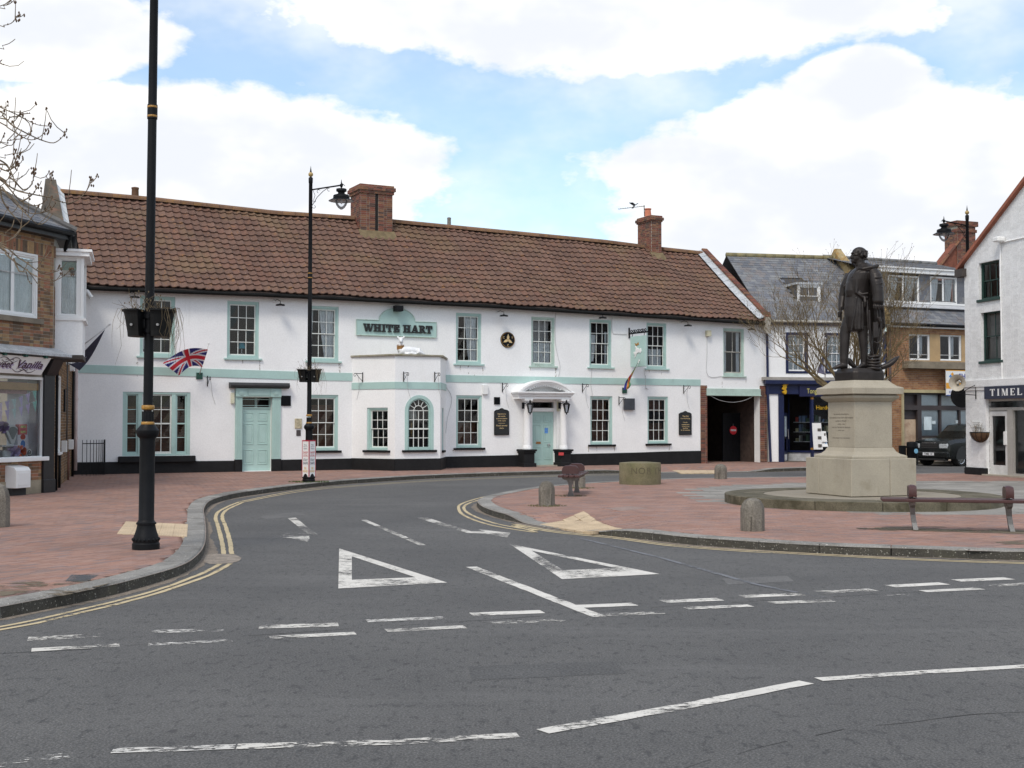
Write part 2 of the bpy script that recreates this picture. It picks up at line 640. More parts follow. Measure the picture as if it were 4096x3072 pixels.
def kerb(parent,line,side,length=.915,width=.29):
 acc=[0.0]
 for i in range(1,len(line)):
  acc.append(acc[-1]+(line[i]-line[i-1]).length)
 acc=np.array(acc)
 X=np.array([p.x for p in line]);Y=np.array([p.y for p in line])
 s=0.0
 while s+length<acc[-1]:
  L=length*random.uniform(.92,1.04)
  a,b=s+.007,s+L-.007
  s+=L
  ring=[]
  ok=False
  for t in(a,(a+b)/2,b):
   p=Vector((np.interp(t,acc,X),np.interp(t,acc,Y),0))
   q=Vector((np.interp(t+.05,acc,X),np.interp(t+.05,acc,Y),0))-Vector((np.interp(t-.05,acc,X),np.interp(t-.05,acc,Y),0))
   nrm=Vector((-q.y,q.x,0)).normalized()*side
   pr=proj(p)
   if pr and-300<pr[0]<4400:
    ok=True
   h=max(.02,ph(p)+.003)
   ring.append([p+Vector((0,0,-.05)),p+nrm*.006+Vector((0,0,max(.004,h-.022))),p+nrm*.028+Vector((0,0,h)),p+nrm*width+Vector((0,0,h)),p+nrm*width+Vector((0,0,-.05))])
  if not ok:
   continue
  mb=MB()
  dz=random.uniform(-.003,.003)
  vs=[q+Vector((0,0,dz))for r in ring for q in r]
  fs=[(i*5+j,i*5+(j+1)%5,(i+1)*5+(j+1)%5,(i+1)*5+j)for i in range(2)for j in range(5)]
  fs+=[(4,3,2,1,0),(10,11,12,13,14)]
  mb.add(vs,fs)
  ks=mb.build('kerb_stone',M_KERB,parent,recalc=False)
  if side<0:
   ks.data.flip_normals()
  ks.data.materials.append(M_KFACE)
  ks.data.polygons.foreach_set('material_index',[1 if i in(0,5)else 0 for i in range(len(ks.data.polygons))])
def sheet(name,poly,zoff,m,label):
 bm=bmesh.new()
 vs=[bm.verts.new((p[0],p[1],0))for p in poly]
 f=bm.faces.new(vs)
 bmesh.ops.triangulate(bm,faces=[f])
 for c,r in DROPS:
  for k in range(-9,10):
   for ax in((1,0,0),(0,1,0)):
    gm=[g for s in(bm.verts,bm.edges,bm.faces)for g in s]
    bmesh.ops.bisect_plane(bm,geom=gm,plane_co=(c.x+k*.36,c.y+k*.36,0),plane_no=ax)
 bmesh.ops.triangulate(bm,faces=bm.faces)
 for v in bm.verts:
  v.co.z=ph(v.co)+zoff
 bmesh.ops.recalc_face_normals(bm,faces=bm.faces)
 for f in bm.faces:
  if f.normal.z<0:
   f.normal_flip()
 me=bpy.data.meshes.new(name)
 bm.to_mesh(me)
 bm.free()
 o=link_mesh(name,me,m,None,(0,0,0))
 return tag(o,label,None,None,'structure')
pave_poly=[Vector((p.x,p.y,0))for p in LK[::2]]
e0,e1=pave_poly[0],pave_poly[-1]
LPOLY=pave_poly+[Vector((e1.x,e1.y+30,0)),Vector((e0.x-20,e1.y+30,0)),Vector((e0.x-20,e0.y,0))]
IPOLY=[Vector((p.x,p.y,0))for p in IK[::2]]
paveL=sheet('pavement',LPOLY,-.014,M_PBASE,'red brick pavement along the white inn and the sweet shop')
paveI=sheet('plaza_pavement',IPOLY,-.014,M_PBASE,'red brick paved island around the bronze statue')
kerb(paveL,LK,+1)
kerb(paveI,IK,-1)
GREY=[Vector(p+(0,))for p in[(4.3,24.6),(3.95,25.8),(3.78,27.2),(3.87,28.6),(4.3,30.0),(5.3,31.5),(7.0,33.0),(9.4,34.0),(12.5,34.3),(16,33.8),(20,32),(20,22.5),(14,21.4),(8.9,21.5),(6.5,21.9),(5.2,23.2)]]
TAC_L=g2(G1,[(1045,388),(1560,412),(1552,515),(970,490)],PZ)
TAC_R=g2(G3,[(875,525),(1185,622),(950,650),(520,580)],.07)
TAC_F=g2(C6,[(595,1516),(958,1516),(958,1540),(670,1540)],.03)
MANH=g2(G1,[(590,828),(825,828),(715,885),(540,880)],PZ)
HATCH=g2(G3,[(1040,470),(1250,452),(1395,470),(1180,490)],PZ)
PAV=[lin(c)for c in[(148,115,102),(144,111,98),(151,120,107),(138,109,98),(146,117,107),(132,110,104),(150,114,99)]]
M_PAV_O=mat('paver',PAV[0],rough=.88,pal=PAV,rnd='obj',var=.14,scale=.8,fine=.08,bscale=90,dirt=[((.27,.20,.17),.9,.52,.75,.25),((.17,.14,.115),3.5,.64,.76,.3)])
M_PAV_A=mat('paver',PAV[0],rough=.88,pal=PAV,rnd='attr',var=.14,scale=.8,fine=.08,bscale=90,dirt=[((.27,.20,.17),.9,.52,.75,.25),((.17,.14,.115),3.5,.64,.76,.3)])
def paver_field(parent,poly,holes,line,ang,bl=.212,bw=.106,ymax=60,herring=False):
 xs=[p.x for p in poly];ys=[p.y for p in poly]
 cx,cy=0.0,20.0
 ca,sa=math.cos(ang),math.sin(ang)
 R=60
 cand=[]
 if herring:
  n=int(R/bw)
  for i in range(-n,n):
   for j in range(-n,n):
    k=(i-j)%4
    if k==0:
     cand.append((i*bw+bl/2,j*bw+bw/2,0))
    elif k==2:
     pass
    if k==3:
     cand.append((i*bw+bw/2,j*bw+bl/2-bw+bw,1))
 else:
  nu,nv=int(R/bl),int(R/bw)
  for j in range(-nv,nv):
   for i in range(-nu,nu):
    cand.append(((i+.5*(j%2))*bl,j*bw,0))
 A=np.array(cand)
 X=cx+A[:,0]*ca-A[:,1]*sa
 Y=cy+A[:,0]*sa+A[:,1]*ca
 keep=(Y>6)&(Y<ymax)
 pxs=CXP+FPX*X/np.maximum(Y,1)
 keep&=(pxs>-500)&(pxs<4600)
 X,Y,A=X[keep],Y[keep],A[keep]
 k2=in_poly(X,Y,poly)
 for h in holes:
  cx_,cy_=sum(p.x for p in h)/len(h),sum(p.y for p in h)/len(h)
  k2&=~in_poly(X,Y,[(cx_+(p.x-cx_)*.93,cy_+(p.y-cy_)*.93)for p in h])
 X,Y,A=X[k2],Y[k2],A[k2]
 K=np.array([(p.x,p.y)for p in line])
 dmin=np.array([np.min((K[:,0]-x)**2+(K[:,1]-y)**2)for x,y in zip(X,Y)])
 k3=dmin>.30**2
 X,Y,A=X[k3],Y[k3],A[k3]
 ms=[]
 for x,y,a in zip(X,Y,A):
  t=ang+(math.pi/2 if a[2]else 0)
  p=Vector((x,y,0))
  c,s_=math.cos(t),math.sin(t)
  z=ph(p)
  jit=random.uniform(-.0012,.0012)
  ex=Vector((c,s_,random.uniform(-.003,.003)))*(bl-.004)
  ey=Vector((-s_,c,random.uniform(-.003,.003)))*(bw-.004)
  if drop(p)>.001:
   gx=(ph(p+Vector((.05,0,0)))-ph(p-Vector((.05,0,0))))/.1
   gy=(ph(p+Vector((0,.05,0)))-ph(p-Vector((0,.05,0))))/.1
   ex.z=gx*ex.x+gy*ex.y
   ey.z=gx*ey.x+gy*ey.y
  ms.append(frame_mat((x,y,z-.025+jit),ex,ey,Vector((0,0,.05))))
 pieces('paver',parent,unit_box(),ms,M_PAV_O,M_PAV_A)
 return len(ms)
STATUE_C=Vector((6.95,24.9,0))
n1=paver_field(paveL,LPOLY,[TAC_L,TAC_F,MANH],LK,rad(62))
n2=paver_field(paveI,IPOLY,[GREY,TAC_R,HATCH],IK,rad(8))
print('pavers',n1,n2)
M_FLAG_O=mat('flagstone',(.25,.237,.215),rough=.9,rnd='obj',var=.12,scale=1.2,fine=.08,bscale=60,dirt=[((.18,.17,.15),1.5,.5,.75,.5)])
M_FLAG_A=mat('flagstone',(.25,.237,.215),rough=.9,rnd='attr',var=.12,scale=1.2,fine=.08,bscale=60,dirt=[((.18,.17,.15),1.5,.5,.75,.5)])
ms=[]
for j in range(-14,20):
 for i in range(-14,24):
  x,y=9+(i+.5*(j%2))*.75,27+j*.5
  if in_poly(np.array([x]),np.array([y]),GREY)[0]:
   ms.append(frame_mat((x,y,PZ-.02+random.uniform(-.002,.002)),Vector((.74,0,0)),Vector((0,.49,0)),Vector((0,0,.044))))
pieces('flagstone',paveI,unit_box(),ms,M_FLAG_O,M_FLAG_A)
M_TAC=mat('buff_concrete',lin((190,170,142)),rough=.9,var=.14,scale=2.5,fine=.07,bscale=70,dirt=[((.30,.22,.16),3,.5,.75,.5)])
tv,tf=[list(p)for p in unit_box()[0]],list(unit_box()[1])
for a in range(5):
 for b in range(5):
  k=len(tv)
  x,y=-.4+a*.2,-.4+b*.2
  tv+=[[x-.06,y-.06,.5],[x+.06,y-.06,.5],[x+.06,y+.06,.5],[x-.06,y+.06,.5],[x-.03,y-.03,.62],[x+.03,y-.03,.62],[x+.03,y+.03,.62],[x-.03,y+.03,.62]]
  tf+=[(k+4,k+5,k+6,k+7)]+[(k+q,k+(q+1)%4,k+4+(q+1)%4,k+4+q)for q in range(4)]
for par,q,nu,nv in((paveL,TAC_L,5,2),(paveI,TAC_R,6,4),(paveL,TAC_F,5,2)):
 ms=[]
 A,B,C_,D_=[Vector((p.x,p.y,0))for p in q]
 for i in range(nu):
  for j in range(nv):
   def bil(s,t):
    return(A*(1-s)+B*s)*(1-t)+(D_*(1-s)+C_*s)*t
   p00,p10,p01,p11=bil(i/nu,j/nv),bil((i+1)/nu,j/nv),bil(i/nu,(j+1)/nv),bil((i+1)/nu,(j+1)/nv)
   c=(p00+p10+p01+p11)/4
   ex,ey=((p10-p00)+(p11-p01))/2*.985,((p01-p00)+(p11-p10))/2*.985
   if drop(c)>0:
    for e in(ex,ey):
     e.z=ph(c+e/2)-ph(c-e/2)
   M4=frame_mat((c.x,c.y,ph(c)-.017),ex,ey,Vector((0,0,.05)))
   MB().add([M4@Vector(v)for v in tv],tf).build('tactile_slab',M_TAC,par,recalc=False)
M_IRON=mat('cast_iron',(.10,.10,.10),rough=.6,var=.2,scale=8,metal=.4,bump=.2)
for par,q in((paveL,MANH),(paveI,HATCH)):
 mb=MB()
 A,B,C_,D_=q
 for i in range(9):
  s0,s1=i/9+.012,(i+1)/9-.012
  pts=[A*(1-s0)+B*s0,A*(1-s1)+B*s1,D_*(1-s1)+C_*s1,D_*(1-s0)+C_*s0]
  mb.hexa([(p.x,p.y,PZ-.03)for p in pts]+[(p.x,p.y,PZ+.002)for p in pts])
 mb.build('drain_cover' if par is paveL else 'access_cover',M_IRON if par is paveL else mat('worn_cover',(.30,.22,.19),rough=.9),par)
# ================================================================== road markings
def paint(name,col,wear=.5,wscale=20.0):
 m,nt,bs,out=nt_new(name)
 T=NT(nt)
 c=T.mix(T.step(T.noise(5,5,.6),.3,.7),tuple(x*.86 for x in col),col)
 c=T.mix(T.math('MULTIPLY',T.step(T.noise(40,3,.6),.5,.8),.4),c,(.30,.29,.28))
 nt.links.new(c,bs.inputs['Base Color'])
 bs.inputs['Roughness'].default_value=.75
 tr=T.n('ShaderNodeBsdfTransparent')
 mx=T.n('ShaderNodeMixShader')
 f=T.math('ADD',T.math('MULTIPLY',T.noise(wscale,6,.78,stretch=(.5,1.3,1)),.72),T.math('MULTIPLY',T.noise(1.6,2,.5,off=3),.42))
 f=T.step(f,wear-.025,wear+.025)
 T.set(mx.inputs[0],f)
 nt.links.new(bs.outputs[0],mx.inputs[1])
 nt.links.new(tr.outputs[0],mx.inputs[2])
 nt.links.new(mx.outputs[0],out.inputs[0])
 return m
P_WHITE=paint('road_paint_white',lin((214,210,202)),.625)
P_WORN=paint('road_paint_worn',lin((208,204,196)),.574)
P_VWORN=paint('road_paint_scuffed',lin((205,202,196)),.548)
P_GHOST=paint('road_paint_ghost',(.16,.165,.18),.62)
P_YEL=paint('road_paint_yellow',lin((198,180,142)),.66)
MZ=[.004]
def mark(name,pts,m,closed=True):
 mb=MB()
 MZ[0]+=.00002
 mb.add([(p[0],p[1],MZ[0])for p in pts],[tuple(range(len(pts)))])
 return mb.build(name,m,road)
def strip(name,line,w,m,n=None):
 line=[Vector((p[0],p[1],0))for p in line]
 L=[]
 for a,b in zip(line[:-1],line[1:]):
  k=max(1,int((b-a).length/.12))
  L+=[a.lerp(b,i/k)for i in range(k)]
 L.append(line[-1])
 MZ[0]+=.00002
 mb=MB()
 for i,p in enumerate(L):
  t=(L[min(i+1,len(L)-1)]-L[max(i-1,0)]).normalized()
  nn=Vector((-t.y,t.x,0))
  for s in(-1,1):
   q=p+nn*s*(w/2+random.uniform(-.006,.006))
   mb.v.append((q.x,q.y,MZ[0]))
 mb.f=[(2*i,2*i+2,2*i+3,2*i+1)for i in range(len(L)-1)]
 return mb.build(name,m,road)
UP=[((60,1381),(243,1372),1),((313,1366),(483,1361),2),((559,1355),(731,1350),1),((792,1342),(960,1335),2),((1018,1328),(1172,1322),0),((1242,1311),(1372,1306),0),((1432,1300),(1556,1295),0),((1602,1289),(1733,1284),0),((1769,1280),(1888,1275),0),((1923,1267),(2040,1261),0),((2066,1255),(2180,1250),0)]
LOW=[((68,1405),(258,1394),1),((320,1393),(502,1385),2),((582,1378),(768,1369),1),((834,1363),(1005,1355),1),((1063,1347),(1218,1340),1),((1282,1330),(1432,1324),1),((1482,1315),(1622,1309),0),((1665,1303),(1798,1298),1),((1835,1291),(1965,1285),2),((1993,1278),(2118,1272),1),((2137,1266),(2270,1259),1)]
for row,w in((UP,.19),(LOW,.15)):
 for a,b,k in row:
  strip('give_way_dash',[gnd(*DD(*a)),gnd(*DD(*b))],w*(1 if k<2 else .8),(P_WHITE,P_WORN,P_VWORN)[k])
strip('lane_line',[gnd(*DD(1018,1225)),gnd(*DD(1294,1333))],.13,P_WHITE)
strip('centre_dash',g2(G2,[(1045,388),(1370,528)]),.10,P_WORN)
strip('edge_line',g2(G6,[(-200,940),(440,852)]),.11,P_VWORN)
strip('edge_line',g2(G6,[(620,838),(1300,815)]),.10,P_VWORN)
strip('edge_line',g2(G6,[(1310,815),(2212,788)])+g2(G7,[(420,482)]),.11,P_WORN)
strip('edge_line',g2(G7,[(505,468),(970,385),(1440,293)]),.12,P_WHITE)
strip('edge_line',g2(G7,[(1483,283),(1850,258),(2212,237),(2500,220)]),.11,P_WHITE)
strip('old_line',g2(G3,[(800,700),(1500,870),(2212,1070)])+g2(G4,[(400,940),(740,1000)]),.07,P_GHOST)
def triangle(C,outer,inner,m):
 o,i=g2(C,outer),g2(C,inner)
 MZ[0]+=.00002
 mb=MB()
 mb.add([(p.x,p.y,MZ[0])for p in o+i],[(0,1,4,3),(1,2,5,4),(2,0,3,5)])
 mb.build('give_way_triangle',m,road)
triangle(G2,[(908,546),(903,768),(1505,735)],[(978,590),(978,720),(1330,706)],P_WHITE)
triangle(G3,[(278,758),(700,1042),(1484,1000)],[(455,812),(710,970),(1140,953)],P_WHITE)
mark('turn_arrow',g2(G2,[(622,378),(668,375),(735,430),(792,468),(740,476),(745,492),(733,508),(640,490),(556,478),(600,466),(632,458),(660,463),(735,464),(700,440)]),P_WORN)
mark('turn_arrow',g2(G2,[(1340,376),(1398,376),(1530,418),(1640,452),(1715,453),(1660,438),(1855,460),(1838,486),(1740,470),(1700,463),(1620,461),(1450,412)]),P_WORN)
y1=g2(G1,[(-300,1318),(0,1262),(300,1205),(700,1110),(1000,1040),(1300,958),(1500,888),(1700,808),(1828,740)])
y2=g2(G1,[(-300,1345),(0,1288),(300,1233),(700,1138),(1000,1067),(1300,985),(1500,918),(1750,828),(1908,738)])
y3=g2(G1,[(1856,658),(1842,560),(1812,440),(1789,360),(1800,318),(1850,283),(1950,238),(2074,205)])+g2(G2,[(700,222),(1000,196),(1500,165),(2150,141)])+g2(C6,[(0,1553),(500,1549)])
y4=g2(G1,[(1922,658),(1902,530),(1868,420),(1845,362),(1852,318),(1895,283),(1985,242),(2074,215)])+g2(G2,[(700,230),(1000,201),(1500,169),(2150,144)])+g2(C6,[(0,1558),(500,1553)])
y5=g2(G2,[(1900,232),(1745,252),(1605,290),(1568,320),(1605,366),(1755,418),(2000,457)])+g2(G3,[(300,608),(650,665),(1100,710),(1500,765),(1800,793),(2212,821)])+g2(G4,[(400,672),(900,698),(1300,718),(1800,738),(2400,755)])
y6=g2(G2,[(1900,236),(1760,258),(1640,290),(1598,318),(1632,356),(1775,408),(2000,447)])+g2(G3,[(300,594),(650,655),(1100,700),(1500,755),(1800,784),(2212,811)])+g2(G4,[(400,663),(900,690),(1300,710),(1800,730),(2400,747)])
for ln in(y1,y2,y3,y4,y5,y6):
 strip('yellow_line',catmull(ln,.25),.062,P_YEL)
M_PATCH=mat('asphalt_patch',(.080,.079,.078),rough=.9,var=.12,scale=2,fine=.22,bscale=55,bump=.5)
M_PATCH2=mat('asphalt_patch_pale',(.120,.117,.114),rough=.9,var=.12,scale=2,fine=.2,bscale=55,bump=.5)
for q,m in(([(1010,1440),(1330,1428),(1352,1455),(1020,1470)],M_PATCH),([(1560,1250),(1700,1244),(1716,1256),(1572,1263)],M_PATCH2),([(560,1115),(640,1106),(660,1112),(575,1122)],M_PATCH2)):
 mb=MB()
 mb.add([(p.x,p.y,.0016)for p in g2(DD,q)],[(0,1,2,3)])
 mb.build('asphalt_patch',m,road)
M_CRACK=mat('surface_crack',(.035,.034,.034),rough=1,var=0)
for ln in([(-20,1412),(200,1402),(480,1378),(760,1358),(1010,1342),(1230,1326),(1500,1306),(1800,1290),(2240,1262)],[(1480,1659),(1700,1600),(1960,1560),(2240,1535)],[(700,1250),(690,1320),(720,1390)]):
 P_=catmull([gnd(*DD(*p))for p in ln],.2)
 mb=MB()
 for i,p in enumerate(P_):
  j=random.uniform(-.03,.03)
  w=random.uniform(.002,.007)
  mb.v+=[(p.x,p.y+j-w,.0019),(p.x,p.y+j+w,.0019)]
 mb.f=[(2*i,2*i+2,2*i+3,2*i+1)for i in range(len(P_)-1)if random.random()<.8]
 mb.build('surface_crack',M_CRACK,road)
M_SAND=mat('trench_patch',(.26,.22,.18),rough=.95,var=.25,scale=6,fine=.12,bump=.4,bscale=50)
mark('trench_patch',g2(G1,[(1700,668),(1790,655),(1950,662),(2005,690),(1985,715),(1915,735),(1740,742),(1690,720)]),M_SAND)
def soil(name,col,thr):
 m=paint(name,col,thr,7.0)
 return m
M_MOSS=soil('dust_patch',(.15,.115,.07),.575)
for par,q,z in((paveL,g2(G1,[(340,940),(520,880),(760,870),(960,845),(1010,850),(900,905),(700,965),(520,1005),(360,1010)],PZ),.004),(paveL,g2(G1,[(1050,800),(1180,790),(1240,800),(1150,835),(1060,840)],PZ),.004),(paveL,g2(G1,[(0,905),(300,880),(420,900),(330,960),(0,1010)],PZ),.004),(paveI,g2(G4,[(1100,480),(1500,470),(2212,500),(2212,530),(1500,510),(1150,505)],PZ),.004),(paveI,g2(G4,[(2000,590),(2212,575),(2212,610),(2010,605)],PZ),.004)):
 MB().add([(p.x,p.y,PZ+z)for p in q],[tuple(range(len(q)))]).build('dust_patch',M_MOSS,par)
M_GRIT=mat('kerb_grit',(.20,.165,.13),rough=.95,var=.3,scale=14,fine=.2,bscale=70,spots=[((.5,.48,.44),40,.68,.9)])
for ln,sd,rng in((LK,-1,(0,len(LK))),(IK,1,(0,len(IK)))):
 mb=MB()
 for i in range(0,len(ln)-1):
  p=ln[i]
  t=(ln[i+1]-ln[i]).normalized()
  nn=Vector((-t.y,t.x,0))*sd
  w=.03+.10*abs(math.sin(i*.11)*math.sin(i*.037))+random.uniform(0,.05)
  mb.v+=[(p.x-nn.x*.02,p.y-nn.y*.02,.0026),(p.x+nn.x*w,p.y+nn.y*w,.0022)]
 mb.f=[(2*i,2*i+2,2*i+3,2*i+1)for i in range(len(mb.v)//2-1)]
 mb.build('gutter_grit',M_GRIT,road)
# ================================================================== shared building helpers
M_WHITE=mat('white_render',(.85,.85,.845),rough=.85,var=.035,scale=.9,fine=.02,bump=.12,bscale=25,dirt=[((.62,.60,.56),.7,.60,.85,.30),((.44,.41,.36),3.0,.63,.80,.34,(1,1,.10)),((.30,.27,.22),7.0,.72,.80,.30,(1,1,.06))])
M_TEAL=mat('teal_paint',lin((170,198,192)),rough=.55,var=.05,scale=2,fine=.03,dirt=[(lin((120,140,130)),5,.62,.8,.4,(1,1,.4))])
M_TEALW=mat('weathered_teal_paint',lin((176,196,186)),rough=.7,var=.10,scale=3,fine=.05,dirt=[(lin((120,118,104)),5,.55,.75,.6,(1,1,.3))])
M_SASH=mat('cream_sash_paint',(.72,.74,.70),rough=.5,var=.05,scale=4)
M_BLACK=mat('black_masonry_paint',(.010,.010,.011),rough=.7,spec=.3,var=.25,scale=2.5,bump=.25,bscale=18,dirt=[((.10,.095,.085),2.5,.66,.82,.4)])
M_BLKMET=mat('black_gloss_metal',(.006,.0065,.008),rough=.5,var=.2,scale=6,spec=.18)
M_GOLD=mat('gold_paint',lin((160,118,50)),rough=.4,var=.15,scale=20)
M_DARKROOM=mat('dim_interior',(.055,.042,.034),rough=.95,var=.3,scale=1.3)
M_CURT=mat('white_net_curtain',(.82,.82,.80),rough=.9,var=.1,scale=4,dirt=[((.35,.35,.34),7,.5,.8,.5,(3,3,.2))])
M_BLIND=mat('brown_slat_blind',(.17,.07,.035),rough=.6,var=.25,scale=3)
M_LEAD=mat('lead_flashing',(.46,.48,.50),rough=.6,var=.18,scale=4,metal=.2,fine=.1,bscale=30)
M_GLASS=glass()
M_WIRE=mat('grey_cable',(.45,.45,.45),rough=.6,var=0,fine=0)
M_WHITEPL=mat('white_plastic',(.78,.78,.77),rough=.35,var=.03,scale=3,fine=0)
def wall_holes(F,u0,u1,z0,z1,holes,depth=.16,mb=None,clip=None):
 mb=mb or MB()
 us=sorted({u0,u1}|{h[0]for h in holes}|{h[1]for h in holes})
 zs=sorted({z0,z1}|{h[2]for h in holes}|{h[3]for h in holes})
 us=[u for u in us if u0-1e-6<=u<=u1+1e-6]
 zs=[z for z in zs if z0-1e-6<=z<=z1+1e-6]
 for a,b in zip(us[:-1],us[1:]):
  for c,d in zip(zs[:-1],zs[1:]):
   um,zm=(a+b)/2,(c+d)/2
   if any(h[0]<um<h[1]and h[2]<zm<h[3]for h in holes):
    continue
   mb.add([F.P(a,c),F.P(b,c),F.P(b,d),F.P(a,d)],[(0,1,2,3)])
 for h in holes:
  a,b,c,d=h[:4]
  D=-(h[4]if len(h)>4 else depth)
  mb.add([F.P(a,c),F.P(a,d),F.P(a,d,D),F.P(a,c,D)],[(0,1,2,3)])
  mb.add([F.P(b,d),F.P(b,c),F.P(b,c,D),F.P(b,d,D)],[(0,1,2,3)])
  mb.add([F.P(a,d),F.P(b,d),F.P(b,d,D),F.P(a,d,D)],[(0,1,2,3)])
  mb.add([F.P(a,c),F.P(b,c),F.P(b,c,D),F.P(a,c,D)],[(3,2,1,0)])
 return mb
def curtain_mesh(F,u0,u1,z0,z1,d,gather=0.0,amp=.03,waves=7):
 mb=MB()
 nu,nz=waves*6,6
 for j in range(nz+1):
  t=j/nz
  z=z0+(z1-z0)*t
  g=gather*(1-t)**1.5
  a,b=(u0+max(0,g)*(u1-u0),u1+min(0,g)*(u1-u0))
  for i in range(nu+1):
   s=i/nu
   mb.v.append(tuple(F.P(a+(b-a)*s,z,d+amp*math.sin(s*waves*2*math.pi+t))))
 for j in range(nz):
  for i in range(nu):
   k=j*(nu+1)+i
   mb.f.append((k,k+1,k+nu+2,k+nu+1))
 return mb
def ring(mb,F,o,i,d0,d1):
 mb.fbox(F,o[0],i[0],o[2],o[3],d0,d1)
 mb.fbox(F,i[1],o[1],o[2],o[3],d0,d1)
 mb.fbox(F,i[0],i[1],o[2],i[2],d0,d1)
 mb.fbox(F,i[0],i[1],i[3],o[3],d0,d1)
def sash_window(parent,F,R,g,cols,rows_up,rows_lo,m_frame,m_sash,sill=None,m_sill=None,curtain=None,split=.5,name='window',bar=.021,cd=-.19,glass_m=None,recess=.03,casement=False):
 gl=(R[0]+g[0],R[1]-g[1],R[2]+g[2],R[3]-g[3])
 fm=MB()
 st=(R[0]+g[0]*.45,R[1]-g[1]*.45,R[2]+g[2]*.5,R[3]-g[3]*.45)
 st2=(R[0]+g[0]*.75,R[1]-g[1]*.75,R[2]+g[2]*.7,R[3]-g[3]*.75)
 ring(fm,F,R,st,-.15,-recess)
 ring(fm,F,st,st2,-.15,-recess-.018)
 w=fm.build(name,m_frame,parent,bevel=.004)
 zm=gl[2]+(gl[3]-gl[2])*split
 for k,(za,zb,rows,dd)in enumerate(((zm,gl[3],rows_up,-recess-.05),(gl[2],zm,rows_lo,-recess-.085 if not casement else-recess-.05))):
  if rows==0:
   continue
  sm=MB()
  rail=.028
  ring(sm,F,(st2[0],st2[1],za-(rail/2 if k==0 else(gl[2]-st2[2])),zb+(rail/2 if k==1 else(st2[3]-gl[3]))),(gl[0],gl[1],za+(rail/2 if k==0 else 0),zb-(rail/2 if k==1 else 0)),dd-.03,dd)
  for c in range(1,cols):
   u=gl[0]+(gl[1]-gl[0])*c/cols
   sm.fbox(F,u-bar/2,u+bar/2,za,zb,dd-.022,dd-.003)
  for r in range(1,rows):
   z=za+(zb-za)*r/rows
   sm.fbox(F,gl[0],gl[1],z-bar/2,z+bar/2,dd-.021,dd-.004)
  sm.build('sash',m_sash,w)
  for c in range(cols):
   for r in range(rows):
    a,b=gl[0]+(gl[1]-gl[0])*c/cols,gl[0]+(gl[1]-gl[0])*(c+1)/cols
    e,f=za+(zb-za)*r/rows,za+(zb-za)*(r+1)/rows
    t=random.uniform(-.004,.004)
    t2=random.uniform(-.003,.003)
    pm=MB()
    pm.add([F.P(a,e,dd-.012+t),F.P(b,e,dd-.012-t),F.P(b,f,dd-.012-t2),F.P(a,f,dd-.012+t2)],[(0,1,2,3)])
    pm.build('pane',glass_m or M_GLASS,w,recalc=False)
 if sill:
  s=MB()
  s.fbox(F,R[0]-sill[0],R[1]+sill[0],R[2]-sill[1],R[2],-.10,sill[2])
  s.build('sill',m_sill or m_frame,w,bevel=.006)
 for c in(curtain or[]):
  k,ua,ub,za,zb,ga=c
  U=lambda s:gl[0]+(gl[1]-gl[0])*s
  Z=lambda s:gl[2]+(gl[3]-gl[2])*s
  if k=='net':
   curtain_mesh(F,U(ua),U(ub),Z(za),Z(zb),cd,ga,.02,max(2,int((ub-ua)*9))).build('curtain',M_CURT,w,smooth=True,recalc=False)
  elif k=='blind':
   b=MB()
   n=int((Z(zb)-Z(za))/.05)
   for i in range(n):
    z=Z(za)+i*.05
    b.add([F.P(U(ua),z,-.26),F.P(U(ub),z,-.26),F.P(U(ub),z+.038,-.285),F.P(U(ua),z+.038,-.285)],[(0,1,2,3)])
   b.build('blind',M_BLIND,w,recalc=False)
  elif k=='shade':
   b=MB()
   b.fbox(F,U(ua),U(ub),Z(za),Z(zb),-.30,-.29)
   b.build('roller_blind',mat('roller_blind_cloth',(.42,.39,.37),rough=.9,var=.06),w)
 return w
def panel_door(parent,F,R,m,panels,d=-.12,name='door'):
 mb=MB()
 mb.fbox(F,R[0],R[1],R[2],R[3],d-.05,d)
 o=mb.build(name,m,parent)
 for(a,b,c,e)in panels:
  U=lambda s:R[0]+(R[1]-R[0])*s
  Z=lambda s:R[2]+(R[3]-R[2])*s
  p=MB()
  ro=(U(a),U(b),Z(c),Z(e))
  ri=(ro[0]+.03,ro[1]-.03,ro[2]+.03,ro[3]-.03)
  ring(p,F,ro,ri,d-.005,d+.014)
  p.fbox(F,ri[0]+.035,ri[1]-.035,ri[2]+.035,ri[3]-.035,d-.005,d+.009)
  p.build('door_panel',m,o,bevel=.004)
 return o
SIX=[(.10,.43,.80,.94),(.57,.90,.80,.94),(.10,.43,.42,.76),(.57,.90,.42,.76),(.10,.43,.10,.34),(.57,.90,.10,.34)]
